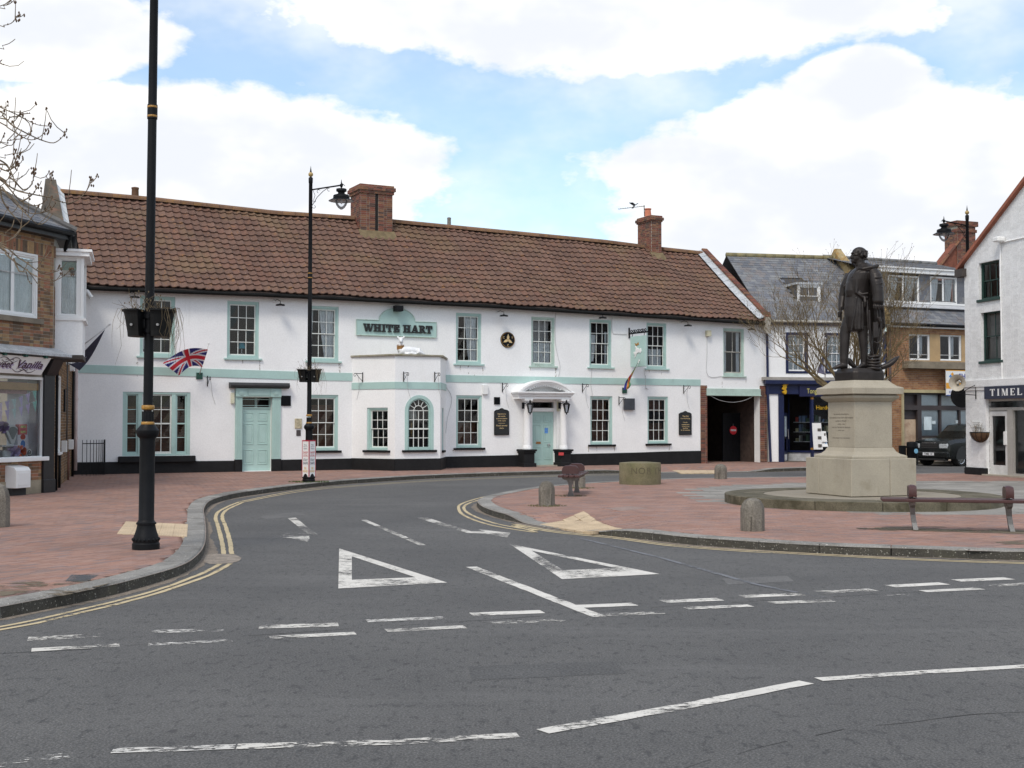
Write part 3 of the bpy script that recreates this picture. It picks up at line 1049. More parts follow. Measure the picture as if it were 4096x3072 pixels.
def bricks_on(F,u0,u1,z0,z1,holes=(),L=.225,H=.075,proud=.006,bond='flemish',clip=None,thick=.03,joint=.010):
 ms=[]
 row=0
 z=z0
 while z<z1-.02:
  zt=min(z+H,z1)
  u=u0-(L*.5 if row%2 else 0)
  k=0
  while u<u1-.005:
   if bond=='flemish':
    l=L if(k+row)%2==0 else L*.52
   elif bond=='header':
    l=L*.5
   elif bond=='soldier':
    l=H
   else:
    l=L
   a,b=max(u,u0),min(u+l,u1)
   u+=l
   k+=1
   if b-a<.03:
    continue
   segs=[(a,b)]
   zm=(z+zt)/2
   for h in holes:
    if h[2]<zm<h[3]:
     ns=[]
     for s in segs:
      if h[1]<=s[0]or h[0]>=s[1]:
       ns.append(s)
      else:
       if s[0]<h[0]:ns.append((s[0],h[0]))
       if s[1]>h[1]:ns.append((h[1],s[1]))
     segs=ns
   for(a2,b2)in segs:
    if clip:
     lo,hi=clip(zm)
     a2,b2=max(a2,lo),min(b2,hi)
    if b2-a2<.025:
     continue
    j=random.uniform(-.0025,.003)
    c=F.P((a2+b2)/2,zm,proud-thick/2+j)
    ms.append(frame_mat(c,F.d*(b2-a2-joint),-F.n*thick,Vector((0,0,zt-z-joint))))
  z+=H
  row+=1
 return ms
def brick_mats(name,pal,dirt=None,rough=.9):
 kw=dict(rough=rough,pal=pal,var=.12,scale=6,fine=.10,bscale=110,dirt=dirt,bump=.25)
 return mat(name,pal[0],rnd='obj',**kw),mat(name,pal[0],rnd='attr',**kw)
M_MORTAR=mat('lime_mortar',(.36,.33,.28),rough=.95,var=.15,scale=3)
OLDRED=[lin(c)for c in[(128,78,62),(118,72,58),(110,64,54),(96,66,56),(130,92,68),(86,62,54),(116,82,64)]]
BR_RED=brick_mats('old_red_brick',OLDRED,dirt=[((.05,.045,.04),2.5,.55,.75,.5),((.30,.27,.14),5,.66,.78,.35)])
# ================================================================== the inn
base=gnd(1559,1876,PZ)
F0=Fac((base.x,base.y),27)
UL,UR=F0.uv(258,1500)[0],F0.uv(3062,1500)[0]
inn=thing('inn_building',F0.P((UL+UR)/2,PZ),'long white rendered two-storey inn with brown pantile roof and teal windows','inn')
ZE=5.93
BAND=sorted((F0.uv(x,y)[0],F0.uv(x,y)[1])for x,y in[(313,1458),(1300,1490),(2000,1504),(2801,1518)])
BANDB=sorted((F0.uv(x,y)[0],F0.uv(x,y)[1])for x,y in[(313,1491),(1300,1522),(2000,1531),(2801,1543)])
bt=lambda u:float(np.interp(u,[b[0]for b in BAND],[b[1]for b in BAND]))
bb=lambda u:float(np.interp(u,[b[0]for b in BANDB],[b[1]for b in BANDB]))
PLI=sorted((F0.uv(x,y)[0],F0.uv(x,y)[1])for x,y in[(313,1848),(941,1843),(2000,1822.5),(2400,1813),(2805,1803)])
pt=lambda u:float(np.interp(u,[b[0]for b in PLI],[b[1]for b in PLI]))
def RR(C,x0,x1,y0,y1,F=None):
 return(F or F0).rect(C,x0,x1,y0,y1)
WIN=[]
def W(R,cols=3,up=2,lo=2,kind='up',cur=None,split=.5,m=None):
 WIN.append((R,cols,up,lo,kind,cur,split,m))
W(RR(SQ,560,700,1185,1425),cur=[('net',0,.14,.05,1,0)])
W(RR(C3,407,655,205,650))
W(RR(C3,1040,1277,243,672),cur=[('net',.40,1,0,1,.35),('net',0,.12,.3,1,-.4)])
W(RR(C4,1087,1297,213,634),cur=[('net',.42,1,0,1,.30),('net',0,.1,.4,1,-.3)])
W(RR(C5,388,596,262,694),cur=[('shade',0,1,.52,1,0),('net',0,1,0,.5,0)],m=M_TEALW)
W(RR(C5,903,1098,285,705),cur=[('net',0,.35,.05,.72,-.35),('net',.88,1,0,.8,0)])
W(RR(C6,387,552,295,672),cur=[('net',.12,.95,0,.42,.1)])
W(RR(C6,1023,1197,340,735),cols=2,up=1,lo=1,kind='worn',cur=[('net',0,.2,0,1,0),('net',.8,1,0,1,0)],m=M_TEALW)
W(RR(C3,1037,1274,935,1370),kind='low',cur=[('blind',0,1,0,.9,0)])
W(RR(C4,1088,1302,895,1330),kind='low',cur=[('blind',0,1,0,.5,0)])
W(RR(C5,910,1107,962,1390),kind='low',cur=[('blind',0,1,0,1,0)])
W(RR(C6,395,566,905,1295),kind='low',cur=[('blind',0,1,0,.45,0),('blind',0,1,.72,1,0)])
TRI=RR(C2,1017,1578,660,1188)
D1=RR(C3,520,754,955,1520)
D2=RR(C5,385,612,1000,1582)
CAR=RR(C6,887,1325,892,1462)
CAR=(CAR[0],CAR[1],0.0,CAR[3])
D1=(D1[0],D1[1],PZ+.02,D1[3]);D2=(D2[0],D2[1],PZ+.04,D2[3])
BAYP=1.62
uJL,uJR=F0.uv(1408,1700)[0],F0.uv(1783,1700)[0]
A0,A1,B1,B2=F0.P(uJL,0),F0.P(uJL+.92,0,BAYP),F0.P(uJR-.92,0,BAYP),F0.P(uJR,0)
mkF=lambda p,q:Fac((p.x,p.y),math.degrees(math.atan2(q.y-p.y,q.x-p.x)))
FA,FB,FC=mkF(A0,A1),mkF(A1,B1),mkF(B1,B2)
LA,LB,LC=(A1-A0).length,(B1-A1).length,(B2-B1).length
ZBAY=FB.uv(*C4(760,570))[1]
BAYHOLE=(uJL+.25,uJR-.25,PZ,ZBAY-.6)
holes=[w[0]for w in WIN]+[TRI,D1+(.25,),D2+(.30,),CAR+(.35,),BAYHOLE+(.05,)]
mb=wall_holes(F0,UL,UR,0.0,ZE+.12,holes)
DB=-8.0
mb.add([F0.P(UL,0,DB),F0.P(UR,0,DB),F0.P(UR,ZE,DB),F0.P(UL,ZE,DB)],[(3,2,1,0)])
mb.build('wall',M_WHITE,inn,recalc=False)
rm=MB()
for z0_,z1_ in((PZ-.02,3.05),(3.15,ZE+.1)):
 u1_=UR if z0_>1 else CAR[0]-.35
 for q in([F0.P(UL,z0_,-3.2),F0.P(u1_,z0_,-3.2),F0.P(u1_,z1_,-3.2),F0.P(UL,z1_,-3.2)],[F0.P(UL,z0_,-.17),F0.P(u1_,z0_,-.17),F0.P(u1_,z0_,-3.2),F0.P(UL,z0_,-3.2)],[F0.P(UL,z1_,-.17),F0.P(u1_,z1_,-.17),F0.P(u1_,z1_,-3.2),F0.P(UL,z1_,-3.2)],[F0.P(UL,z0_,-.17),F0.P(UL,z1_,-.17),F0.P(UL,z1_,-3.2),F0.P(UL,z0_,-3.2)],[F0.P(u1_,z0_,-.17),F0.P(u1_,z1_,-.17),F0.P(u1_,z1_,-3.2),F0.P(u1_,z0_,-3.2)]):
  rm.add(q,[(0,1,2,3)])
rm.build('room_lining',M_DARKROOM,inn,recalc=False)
pm_=MB()
a,b,zt=CAR[0]-.02,CAR[1]+.02,CAR[3]+.02
for q in([F0.P(a,0,-.3),F0.P(a,zt,-.3),F0.P(a,zt,-7.5),F0.P(a,0,-7.5)],[F0.P(b,0,-.3),F0.P(b,zt,-.3),F0.P(b,zt,-7.5),F0.P(b,0,-7.5)],[F0.P(a,zt,-.3),F0.P(b,zt,-.3),F0.P(b,zt,-7.5),F0.P(a,zt,-7.5)],[F0.P(a,0,-7.5),F0.P(b,0,-7.5),F0.P(b,zt,-7.5),F0.P(a,zt,-7.5)]):
 pm_.add(q,[(0,1,2,3)])
pm_.build('passage_lining',mat('unlit_brick_lining',(.05,.032,.026),rough=.95,var=.3,scale=6),inn,recalc=False)  # poor light inside the passage is put into the near-black brick colour
gaps=sorted([(D1[0]-.12,D1[1]+.12),(D2[0]-.35,D2[1]+.35),(uJL+.05,uJR-.05)])
edges=[UL]+[x for g in gaps for x in g]+[CAR[0]-.30]
for i in range(0,len(edges),2):
 a,b=edges[i],edges[i+1]
 n=max(1,int((b-a)/1.5))
 p=MB()
 us=[a+(b-a)*k/n for k in range(n+1)]
 p.fprism(F0,[(u,0.0)for u in us]+[(u,pt(u)+random.uniform(-.008,.008))for u in reversed(us)],-.01,.035)
 p.build('plinth',M_BLACK,inn)
edges=[UL,uJL,uJR,F0.uv(2801,1530)[0]]
for i in range(0,4,2):
 a,b=edges[i],edges[i+1]
 us=[a+(b-a)*k/12 for k in range(13)]
 p=MB()
 p.fprism(F0,[(u,bb(u))for u in us]+[(u,bt(u))for u in reversed(us)],-.01,.022)
 p.build('string_course',M_TEAL,inn)
for R,cols,up,lo,kind,cur,split,m in WIN:
 w_,h_=R[1]-R[0],R[3]-R[2]
 g=(w_*.115,w_*.125,h_*.075,h_*.075)
 if kind=='up':
  sash_window(inn,F0,R,g,cols,up,lo,m or M_TEAL,M_SASH,sill=(.10,.06,.07),curtain=cur)
 elif kind=='worn':
  sash_window(inn,F0,R,(w_*.10,w_*.12,h_*.09,h_*.075),cols,up,lo,m,mat('grey_bare_sash',(.42,.40,.36),rough=.8,var=.2,scale=6),sill=(.06,.05,.07),curtain=cur)
 else:
  sash_window(inn,F0,R,g,cols,up,lo,M_TEAL,M_SASH,sill=(.10,.075,.09),m_sill=M_BLACK,curtain=cur)
M_STAIN=paint('rain_stain',(.50,.47,.42),.535,9.0)
for R,*_ in WIN:
 for k in range(random.randint(2,4)):
  u=random.choice((R[0]-.08,R[1]+.05,random.uniform(R[0],R[1])))+random.uniform(-.03,.03)
  w_,h_=random.uniform(.012,.04),random.uniform(.2,.75)
  zt=R[2]-.062
  zb=max(zt-h_,.62)
  if zt-zb>.1:
   MB().add([F0.P(u-w_,zt,.0025),F0.P(u+w_,zt,.0025),F0.P(u+w_*.4,zb,.0025),F0.P(u-w_*.3,zb,.0025)],[(0,1,2,3)]).build('rain_stain',M_STAIN,inn,recalc=False)
u0,u1,z0,z1=TRI
ww=u1-u0
fm=MB()
in_=(u0+.05*ww,u1-.05*ww,z0+.06,z1-.07)
ring(fm,F0,TRI,in_,-.15,-.02)
m1a,m1b,m2a,m2b=u0+.225*ww,u0+.285*ww,u0+.725*ww,u0+.785*ww
fm.fbox(F0,m1a,m1b,in_[2],in_[3],-.15,-.024)
fm.fbox(F0,m2a,m2b,in_[2],in_[3],-.15,-.024)
tri=fm.build('window',M_TEAL,inn,bevel=.004)
for a,b,cols in((in_[0],m1a,1),(m1b,m2a,3),(m2b,in_[1],1)):
 sm=MB()
 gl=(a+.05,b-.05,in_[2]+.07,in_[3]-.04)
 ring(sm,F0,(a,b,in_[2],in_[3]),gl,-.13,-.06)
 zm=(gl[2]+gl[3])/2
 sm.fbox(F0,gl[0],gl[1],zm-.022,zm+.022,-.13,-.062)
 for c in range(1,cols):
  u=gl[0]+(gl[1]-gl[0])*c/cols
  sm.fbox(F0,u-.011,u+.011,gl[2],gl[3],-.12,-.068)
 for k in(1,3):
  z=gl[2]+(gl[3]-gl[2])*k/4
  sm.fbox(F0,gl[0],gl[1],z-.011,z+.011,-.12,-.069)
 sm.build('sash',M_SASH if cols==3 else M_TEAL,tri)
 for c in range(cols):
  for r in range(4):
   x0,x1=gl[0]+(gl[1]-gl[0])*c/cols,gl[0]+(gl[1]-gl[0])*(c+1)/cols
   y0,y1_=gl[2]+(gl[3]-gl[2])*r/4,gl[2]+(gl[3]-gl[2])*(r+1)/4
   t=random.uniform(-.004,.004)
   MB().add([F0.P(x0,y0,-.09+t),F0.P(x1,y0,-.09-t),F0.P(x1,y1_,-.09),F0.P(x0,y1_,-.09)],[(0,1,2,3)]).build('pane',M_GLASS,tri,recalc=False)
bl=MB()
n=int((in_[3]-in_[2])*.8/.05)
for i in range(n):
 z=in_[2]+i*.05
 bl.add([F0.P(in_[0],z,-.26),F0.P(in_[1],z,-.26),F0.P(in_[1],z+.038,-.285),F0.P(in_[0],z+.038,-.285)],[(0,1,2,3)])
bl.build('blind',M_BLIND,tri,recalc=False)
s=MB()
R_=RR(C2,978,1615,1190,1243)
s.fbox(F0,R_[0],R_[1],R_[2],R_[3],-.02,.16)
s.build('sill',M_BLACK,tri,bevel=.02)
u0,u1,z0,z1=D1
leaf=panel_door(inn,F0,(u0,u1,z0,F0.uv(*C3(635,1042))[1]),M_TEAL,SIX,-.14)
fl=MB()
fz0,fz1=F0.uv(*C3(630,1032))[1],F0.uv(*C3(630,957))[1]
ring(fl,F0,(u0,u1,F0.uv(*C3(635,1042))[1]+.002,z1),(u0+.02,u1-.02,fz0,fz1),-.16,-.11)
for k in(.05,.48,.53,.95):
 u=u0+(u1-u0)*k
 fl.fbox(F0,u-.009,u+.009,fz0,fz1,-.15,-.125)
for k in(.18,.82):
 z=fz0+(fz1-fz0)*k
 fl.fbox(F0,u0+.02,u1-.02,z-.009,z+.009,-.149,-.126)
f_=fl.build('fanlight',M_TEAL,inn)
MB().add([F0.P(u0,fz0,-.14),F0.P(u1,fz0,-.14),F0.P(u1,fz1,-.14),F0.P(u0,fz1,-.14)],[(0,1,2,3)]).build('pane',M_GLASS,f_,recalc=False)
su=MB()
ztop=F0.uv(*C3(640,885))[1]
zen=F0.uv(*C3(640,950))[1]
wl_,wr_=F0.uv(*C3(468,1200))[0],F0.uv(*C3(820,1200))[0]
for a,b in((wl_,u0),(u1,wr_)):
 su.fbox(F0,a,b,.5,zen,-.02,.07)
 for k in(.25,.5,.75):
  x=a+(b-a)*k
  su.fbox(F0,x-.012,x+.012,.6,zen-.06,.07,.082)
su.fbox(F0,wl_-.01,wr_+.01,zen,ztop,-.02,.10)
for a,b in((wl_,wl_+.34),(wr_-.34,wr_)):
 su.fbox(F0,a-.005,b+.005,zen-.005,ztop-.005,.0,.125)
 c=(a+b)/2
 for r_,dd in((.10,.14),(.06,.152)):
  su.fprism(F0,[(c+r_*math.cos(t*math.pi/8),(zen+ztop)/2+r_*math.sin(t*math.pi/8))for t in range(16)],.12,dd)
su.fbox(F0,wl_+.4,wr_-.4,zen+.05,ztop-.05,.0,.115)
su.build('door_surround',M_TEAL,inn,bevel=.004)
for a,b in((wl_-.02,u0+.01),(u1-.01,wr_+.02)):
 MB().fbox(F0,a,b,0,.52,-.02,.10).build('plinth_block',M_BLACK,inn,bevel=.01)
cp=MB()
ca,cb=F0.uv(*C3(420,862))[0],F0.uv(*C3(880,862))[0]
zc0,zc1=ztop,F0.uv(*C3(650,845))[1]
sec=[(.0,zc1+.02),(.22,zc1+.01),(.27,zc0+.10),(.26,zc0+.06),(.18,zc0+.02),(.12,zc0)]
vs=[]
for u,k in((ca,.0),(cb,.0)):
 vs+=[F0.P(u,z,d)for d,z in sec+[(-.01,zc0)]]
n=len(sec)+1
cp.add(vs,[tuple(range(n)),tuple(reversed(range(n,2*n)))]+[(i,(i+1)%n,(i+1)%n+n,i+n)for i in range(n)])
cp.build('door_hood',mat('black_weathered_hood',(.03,.03,.032),rough=.6,var=.2,scale=4,dirt=[((.25,.25,.24),4,.6,.8,.5)]),inn)
u0,u1,z0,z1=D2
px0,px1=F0.uv(*C5(270,940),.55)[0],F0.uv(*C5(778,940),.55)[0]
PD=.55
zent0,zent1=F0.uv(*C5(540,988),PD)[1],F0.uv(*C5(540,928),PD)[1]
uc=(px0+px1)/2
po=MB()
bodyw=(px1-px0)/2-.10
po.fbox(F0,uc-bodyw,uc+bodyw,zent0,zent0+(zent1-zent0)*.45,-.01,PD-.12)
po.fbox(F0,uc-bodyw-.03,uc+bodyw+.03,zent0+(zent1-zent0)*.45,zent0+(zent1-zent0)*.7,-.01,PD-.07)
po.fbox(F0,uc-bodyw-.07,uc+bodyw+.07,zent0+(zent1-zent0)*.7,zent0+(zent1-zent0)*.88,-.01,PD-.02)
po.fbox(F0,px0,px1,zent0+(zent1-zent0)*.88,zent1+.02,-.01,PD+.02)
po.build('porch_entablature',M_WHITE,inn,bevel=.006)
hw=(px1-px0)/2-.04
zb_=zent1+.02
rise=F0.uv(*C5(545,818),PD)[1]-zb_
Rr=(hw*hw+rise*rise)/(2*rise)
ang=math.asin(hw/Rr)
arc=lambda r,k:[(uc+r*math.sin(a),zb_+rise-Rr+r*math.cos(a))for a in[(-ang+2*ang*i/k)for i in range(k+1)]]
pe=MB()
for ro,ri,d0_,d1_ in((Rr,Rr-.07,-.01,PD),(Rr-.07,Rr-.13,-.01,PD-.05),(Rr-.13,Rr-.17,-.01,PD-.09)):
 o_,i_=arc(ro,20),arc(ri,20)
 for k in range(20):
  pe.fprism(F0,[i_[k],i_[k+1],o_[k+1],o_[k]],d0_,d1_)
pe.build('porch_pediment',M_WHITE,inn)
ty=MB()
ty.fprism(F0,[p for p in arc(Rr-.16,20)if p[1]>zb_],-.01,.05)
ty.build('tympanum',M_WHITE,inn)
for k in range(5,20):
 a=-ang+2*ang*k/24
 MB().fprism(F0,[(uc+(Rr-.165-q[1])*math.sin(a+q[0]),zb_+rise-Rr+(Rr-.165-q[1])*math.cos(a+q[0]))for q in((-.02,0),(.02,0),(.02,.06),(-.02,.06))],.05,PD-.12).build('modillion',M_WHITE,inn)
for sx,(xa,xb),(qa,qb)in((-1,(322,385),(298,430)),(1,(645,707),(627,758))):
 cu=F0.uv(*C5((xa+xb)/2,1200),PD-.22)[0]
 zp=F0.uv(*C5((xa+xb)/2,1432),PD-.22)[1]
 r0=.135
 c=F0.P(cu,0,PD-.26)
 col=MB()
 H=zent0-zp
 col.lathe((c.x,c.y,zp),[(r0*1.28,0),(r0*1.28,.05),(r0*1.15,.07),(r0*1.18,.10),(r0*1.02,.13),(r0,.16),(r0*.99,H*.4),(r0*.86,H-.16),(r0*.95,H-.13),(r0*.9,H-.11),(r0*1.12,H-.06)],20)
 col.fbox(F0,cu-r0*1.2,cu+r0*1.2,zent0-.06,zent0-.002,PD-.26-r0*1.2,PD-.26+r0*1.2)
 col.build('column',M_WHITE,inn,smooth=True,auto=40)
 pd=MB()
 pw=.205
 pd.fbox(F0,cu-pw,cu+pw,0,zp-.14,-.01,PD-.26+pw)
 pd.fbox(F0,cu-pw-.05,cu+pw+.05,0,.26,-.01,PD-.26+pw+.05)
 pd.fbox(F0,cu-pw-.03,cu+pw+.03,zp-.14,zp-.07,-.01,PD-.26+pw+.03)
 pd.fbox(F0,cu-pw-.07,cu+pw+.07,zp-.07,zp,-.01,PD-.26+pw+.07)
 pd.build('column_pedestal',M_BLACK,inn,bevel=.006)
dl,dr=F0.uv(*C5(388,1300),-.2)[0],F0.uv(*C5(580,1300),-.2)[0]
zd=F0.uv(*C5(490,1100),-.2)[1]
leaf2=panel_door(inn,F0,(dl,dr,z0,zd),M_TEAL,SIX,-.20)
df=MB()
ring(df,F0,(u0,u1,z0,z1),(dl-.004,dr+.004,z0-.01,F0.uv(*C5(490,1015),-.2)[1]),-.30,-.10)
df.fbox(F0,dl,dr,zd+.004,zd+.14,-.28,-.12)
df.build('door_frame',M_WHITE,inn,bevel=.005)
MB().add([F0.P(dl,zd+.14,-.22),F0.P(dr,zd+.14,-.22),F0.P(dr,z1,-.22),F0.P(dl,z1,-.22)],[(0,1,2,3)]).build('fanlight_pane',M_GLASS,inn,recalc=False)
lb=RR(C5,452,492,1366,1385)
MB().fbox(F0,lb[0],lb[1],lb[2],lb[3],-.2,-.185).build('letter_box',mat('brass',lin((170,120,70)),rough=.4,metal=.6),leaf2)
hb=RR(C5,555,575,1378,1412)
MB().fbox(F0,hb[0]+.03,hb[1]-.03,hb[2],hb[3],-.2,-.18).fbox(F0,hb[0]-.04,hb[1],hb[3]-.07,hb[3]-.04,-.18,-.14).build('door_handle',mat('steel',(.6,.6,.6),rough=.3,metal=.9),leaf2)
MB().fbox(F0,dl-.15,dr+.25,PZ-.02,PZ+.045,-.25,.30).build('doorstep',mat('worn_step',(.35,.31,.25),rough=.9),inn,bevel=.01)
zbb0=FB.uv(*C4(760,842))[1];zbb1=FB.uv(*C4(760,785))[1];zbp=FB.uv(*C4(760,1420))[1]
RA=FA.rect(C4,347,520,997,1350);RB=FB.rect(C4,662,900,893,1348);RC=FC.rect(C4,972,990,1000,1350)
RC=(RC[0]-.05,RC[0]+.55,RC[2],RC[3])
bw_=MB()
for F_,L_,hs in((FA,LA,[RA]),(FB,LB,[RB]),(FC,LC,[RC])):
 wall_holes(F_,0,L_,0,ZBAY,hs,.14,bw_)
bay=bw_.build('bay_wall',M_WHITE,inn,recalc=False)
rf=MB()
ov=.07
ctr=(A0+A1+B1+B2)/4
plan=[A0,A1,B1,B2]
grow=[p+(p-ctr).normalized()*ov*1.4 for p in plan]
grow[0]=A0-F0.d*ov;grow[3]=B2+F0.d*ov
rf.prism([(p.x,p.y)for p in grow],ZBAY,ZBAY+.06)
rf.build('bay_roof',mat('mossy_stone_coping',(.30,.28,.22),rough=.95,var=.25,scale=4,dirt=[((.20,.18,.07),5,.5,.7,.6)]),inn,bevel=.01)
MB().prism([(p.x,p.y)for p in[A0+F0.n*-.05,A1-(A1-ctr)*.1,B1-(B1-ctr)*.1,B2+F0.n*-.05]],PZ,PZ+.02).build('bay_floor',M_DARKROOM,inn)
def around(z0f,z1f,out,name,m,ext=.0):
 p=MB()
 for F_,L_ in((FA,LA),(FB,LB),(FC,LC)):
  p.fbox(F_,-ext*.3,L_+ext*.3,z0f,z1f,-.01,out)
 p.build(name,m,inn)
around(zbb0,zbb1,.022,'bay_string_course',M_TEAL,.02)
around(0,zbp,.03,'bay_plinth',M_BLACK,.03)
sash_window(inn,FA,RA,(.17,.06,.13,.12),3,2,2,M_TEAL,M_SASH,sill=(.12,.075,.09),m_sill=M_BLACK)
sash_window(inn,FC,RC,(.08,.08,.1,.1),3,2,2,M_TEAL,M_SASH,sill=(.08,.075,.07),m_sill=M_BLACK)
u0,u1,z0,z1=RB
uc2=(u0+u1)/2
Ro=(u1-u0)/2
zs_=z1-Ro
am=MB()
half=lambda r,k=16:[(uc2+r*math.cos(math.pi*i/k),zs_+r*math.sin(math.pi*i/k))for i in range(k+1)]
gw=(u1-u0)*.105
Ri=Ro-gw
o_,i_,i2=half(Ro),half(Ri),half(Ri-.05)
for k in range(16):
 am.fprism(FB,[i_[k],o_[k],o_[k+1],i_[k+1]],-.14,.015)
 am.fprism(FB,[i2[k],i_[k],i_[k+1],i2[k+1]],-.14,-.03)
am.fbox(FB,u0,u0+gw,z0,zs_,-.14,.015);am.fbox(FB,u1-gw,u1,z0,zs_,-.14,.015)
am.fbox(FB,u0+gw,u0+gw+.05,z0,zs_,-.14,-.03);am.fbox(FB,u1-gw-.05,u1-gw,z0,zs_,-.14,-.03)
am.fbox(FB,u0+gw+.05,u1-gw-.05,z0,z0+.10,-.14,-.02)
arch=am.build('arched_window',M_TEAL,inn)
spn=MB()
for s_ in(0,1):
 pts=[(p[0],p[1])for p in(half(Ro)[:9]if s_==0 else half(Ro)[8:])]
 corner=(u1 if s_==0 else u0,z1)
 for k in range(8):
  spn.add([FB.P(*pts[k]),FB.P(*pts[k+1]),FB.P(*corner)],[(0,1,2)])
spn.build('arch_spandrel',M_WHITE,inn)
Rg=Ri-.05
ga,gb,gz=uc2-Rg,uc2+Rg,z0+.10
sm=MB()
for k in range(1,4):
 u=ga+(gb-ga)*k/4
 sm.fbox(FB,u-.012,u+.012,gz,zs_+(0 if k!=2 else 0),-.09,-.06)
zmid=gz+(zs_-gz)*.5
for k in(.25,.75,1.0):
 z=gz+(zs_-gz)*k
 sm.fbox(FB,ga,gb,z-.012,z+.012,-.089,-.061)
sm.fbox(FB,ga,gb,zmid-.025,zmid+.025,-.10,-.05)
hc=half(Rg*.5)
hc2=half(Rg*.5-.024)
for k in range(16):
 sm.fprism(FB,[hc2[k],hc[k],hc[k+1],hc2[k+1]],-.09,-.06)
for k in range(1,6):
 a=math.pi*k/6
 p0,p1=Vector((uc2+Rg*.5*math.cos(a),zs_+Rg*.5*math.sin(a))),Vector((uc2+Rg*math.cos(a),zs_+Rg*math.sin(a)))
 t=Vector((-math.sin(a),math.cos(a)))*.011
 sm.fprism(FB,[tuple(p0-t),tuple(p1-t),tuple(p1+t),tuple(p0+t)],-.09,-.06)
sm.build('sash',M_SASH,arch)
gp=MB()
gp.add([FB.P(ga,gz,-.075),FB.P(gb,gz,-.075),FB.P(gb,zs_,-.075)]+[FB.P(u,z,-.075)for u,z in half(Rg)[1:-1]]+[FB.P(ga,zs_,-.075)],[tuple(range(3+15+1))])
gp.build('pane',M_GLASS,arch,recalc=False)
MB().fbox(FB,u0-.10,u1+.10,z0-.075,z0,-.05,.09).build('sill',M_BLACK,arch,bevel=.006)
lp=FB.P(uc2-.10,0,-.45)
zl=FB.uv(*C4(745,1235),-.45)[1]
tl=thing('table_lamp',(lp.x,lp.y,zl),'brass table lamp with pale shade behind the arched window','table lamp')
MB().lathe((lp.x,lp.y,zl),[(.10,0),(.10,.03),(.03,.05),(.06,.16),(.08,.24),(.03,.34),(.05,.42),(.02,.46),(.02,.58)],14).build('lamp_base',mat('lamp_brass',lin((150,120,70)),rough=.35,metal=.7),tl,smooth=True)
MB().lathe((lp.x,lp.y,zl+.56),[(.21,0),(.14,.36),(.135,.36),(.205,.0)],18).build('lamp_shade',mat('lamp_shade_cloth',(.6,.58,.52),rough=.9),tl,smooth=True)
MB().prism([(p.x,p.y)for p in[A0.lerp(ctr,.25),A1.lerp(ctr,.3),B1.lerp(ctr,.3),B2.lerp(ctr,.25)]],zl-.05,zl-.002).build('window_table',M_DARKROOM,inn)
jam=[]
pr=RR(C6,832,887,812,1470);pr2=RR(C6,1325,1386,815,1458)
for R_ in(pr,pr2):
 k=MB()
 k.fbox(F0,R_[0],R_[1],0,R_[3],-.34,.02)
 j=k.build('brick_jamb',M_MORTAR,inn)
 ms=bricks_on(Fac(F0.P(0,0,.02)[:2],27),R_[0],R_[1],.02,R_[3],H=.078)
 S_=Fac(F0.P(R_[1]if R_ is pr else R_[0],0,.02)[:2],27+90)
 if R_ is pr:
  ms+=bricks_on(S_,0,.34,.02,R_[3]-.25,H=.078)
 pieces('brick',j,unit_box(),ms,BR_RED[0],BR_RED[1])
bm_=RR(C6,880,1328,840,892)
MB().fbox(F0,bm_[0],bm_[1],bm_[2],bm_[3],-.30,.05).fbox(F0,bm_[0],bm_[1]+.02,bm_[2]-.035,bm_[2]+.002,-.30,.075).build('lintel_beam',M_TEALW,inn,bevel=.006)
gd=-1.3
GR=F0.rect(C6,1025,1312,1050,1462,gd)
gt=thing('carriage_gate',F0.P((GR[0]+GR[1])/2,0,gd),'tall black boarded gate across the carriage passage','gate')
nb=11
for k in range(nb):
 a=GR[0]+(GR[1]-GR[0])*k/nb
 MB().fbox(F0,a+.004,a+(GR[1]-GR[0])/nb-.004,.08,GR[3]-.02,gd-.03,gd+random.uniform(-.004,.004)).build('board',M_BLKMET,gt)
fr_=MB()
ring(fr_,F0,(GR[0]-.05,GR[1]+.05,.06,GR[3]+.04),(GR[0],GR[1],.12,GR[3]-.02),gd-.05,gd+.03)
fr_.build('gate_frame',M_BLKMET,gt)
for zz in(.42,.85):
 u_,z_=F0.uv(*C6(1283,1118 if zz>.5 else 1382),gd)
 MB().fbox(F0,u_-.06,u_+.06,z_-.02,z_+.02,gd+.01,gd+.05).build('hinge',mat('zinc',(.5,.5,.5),rough=.4,metal=.8),gt)
u_,z_=F0.uv(*C6(1100,1184),gd)
ne=thing('no_entry_sign',F0.P(u_,z_,gd+.06),'round red no entry sign hanging on the carriage gate','sign')
disc=[(u_+.175*math.cos(k*math.pi/16),z_+.175*math.sin(k*math.pi/16))for k in range(32)]
MB().fprism(F0,disc,gd+.04,gd+.055).build('sign_disc',mat('red_sign',lin((200,45,55)),rough=.4,var=.04),ne)
MB().fbox(F0,u_-.13,u_+.13,z_-.033,z_+.033,gd+.05,gd+.059).build('sign_bar',M_WHITEPL,ne)
MB().fbox(F0,u_-.02,u_+.02,z_+.17,z_+.27,gd+.035,gd+.05).build('hanger',M_IRON,ne)
put_text('lettering','NO ENTRY',F0,u_,z_,.04,.22,M_BLKMET,ne,gd+.062)
pl_=RR(C6,888,940,1090,1412)
MB().fbox(F0,CAR[0]+.02,CAR[0]+.08,pl_[2],pl_[3],-1.25,-.36).build('passage_door',mat('grey_green_board',lin((140,150,146)),rough=.8),inn)
EAVE=sorted((F0.uv(x,y,.36)[0],F0.uv(x,y,.36)[1])for x,y in[(270,1132),(318,1136),(1100,1167),(2000,1214),(3050,1283)])
DR=-3.9
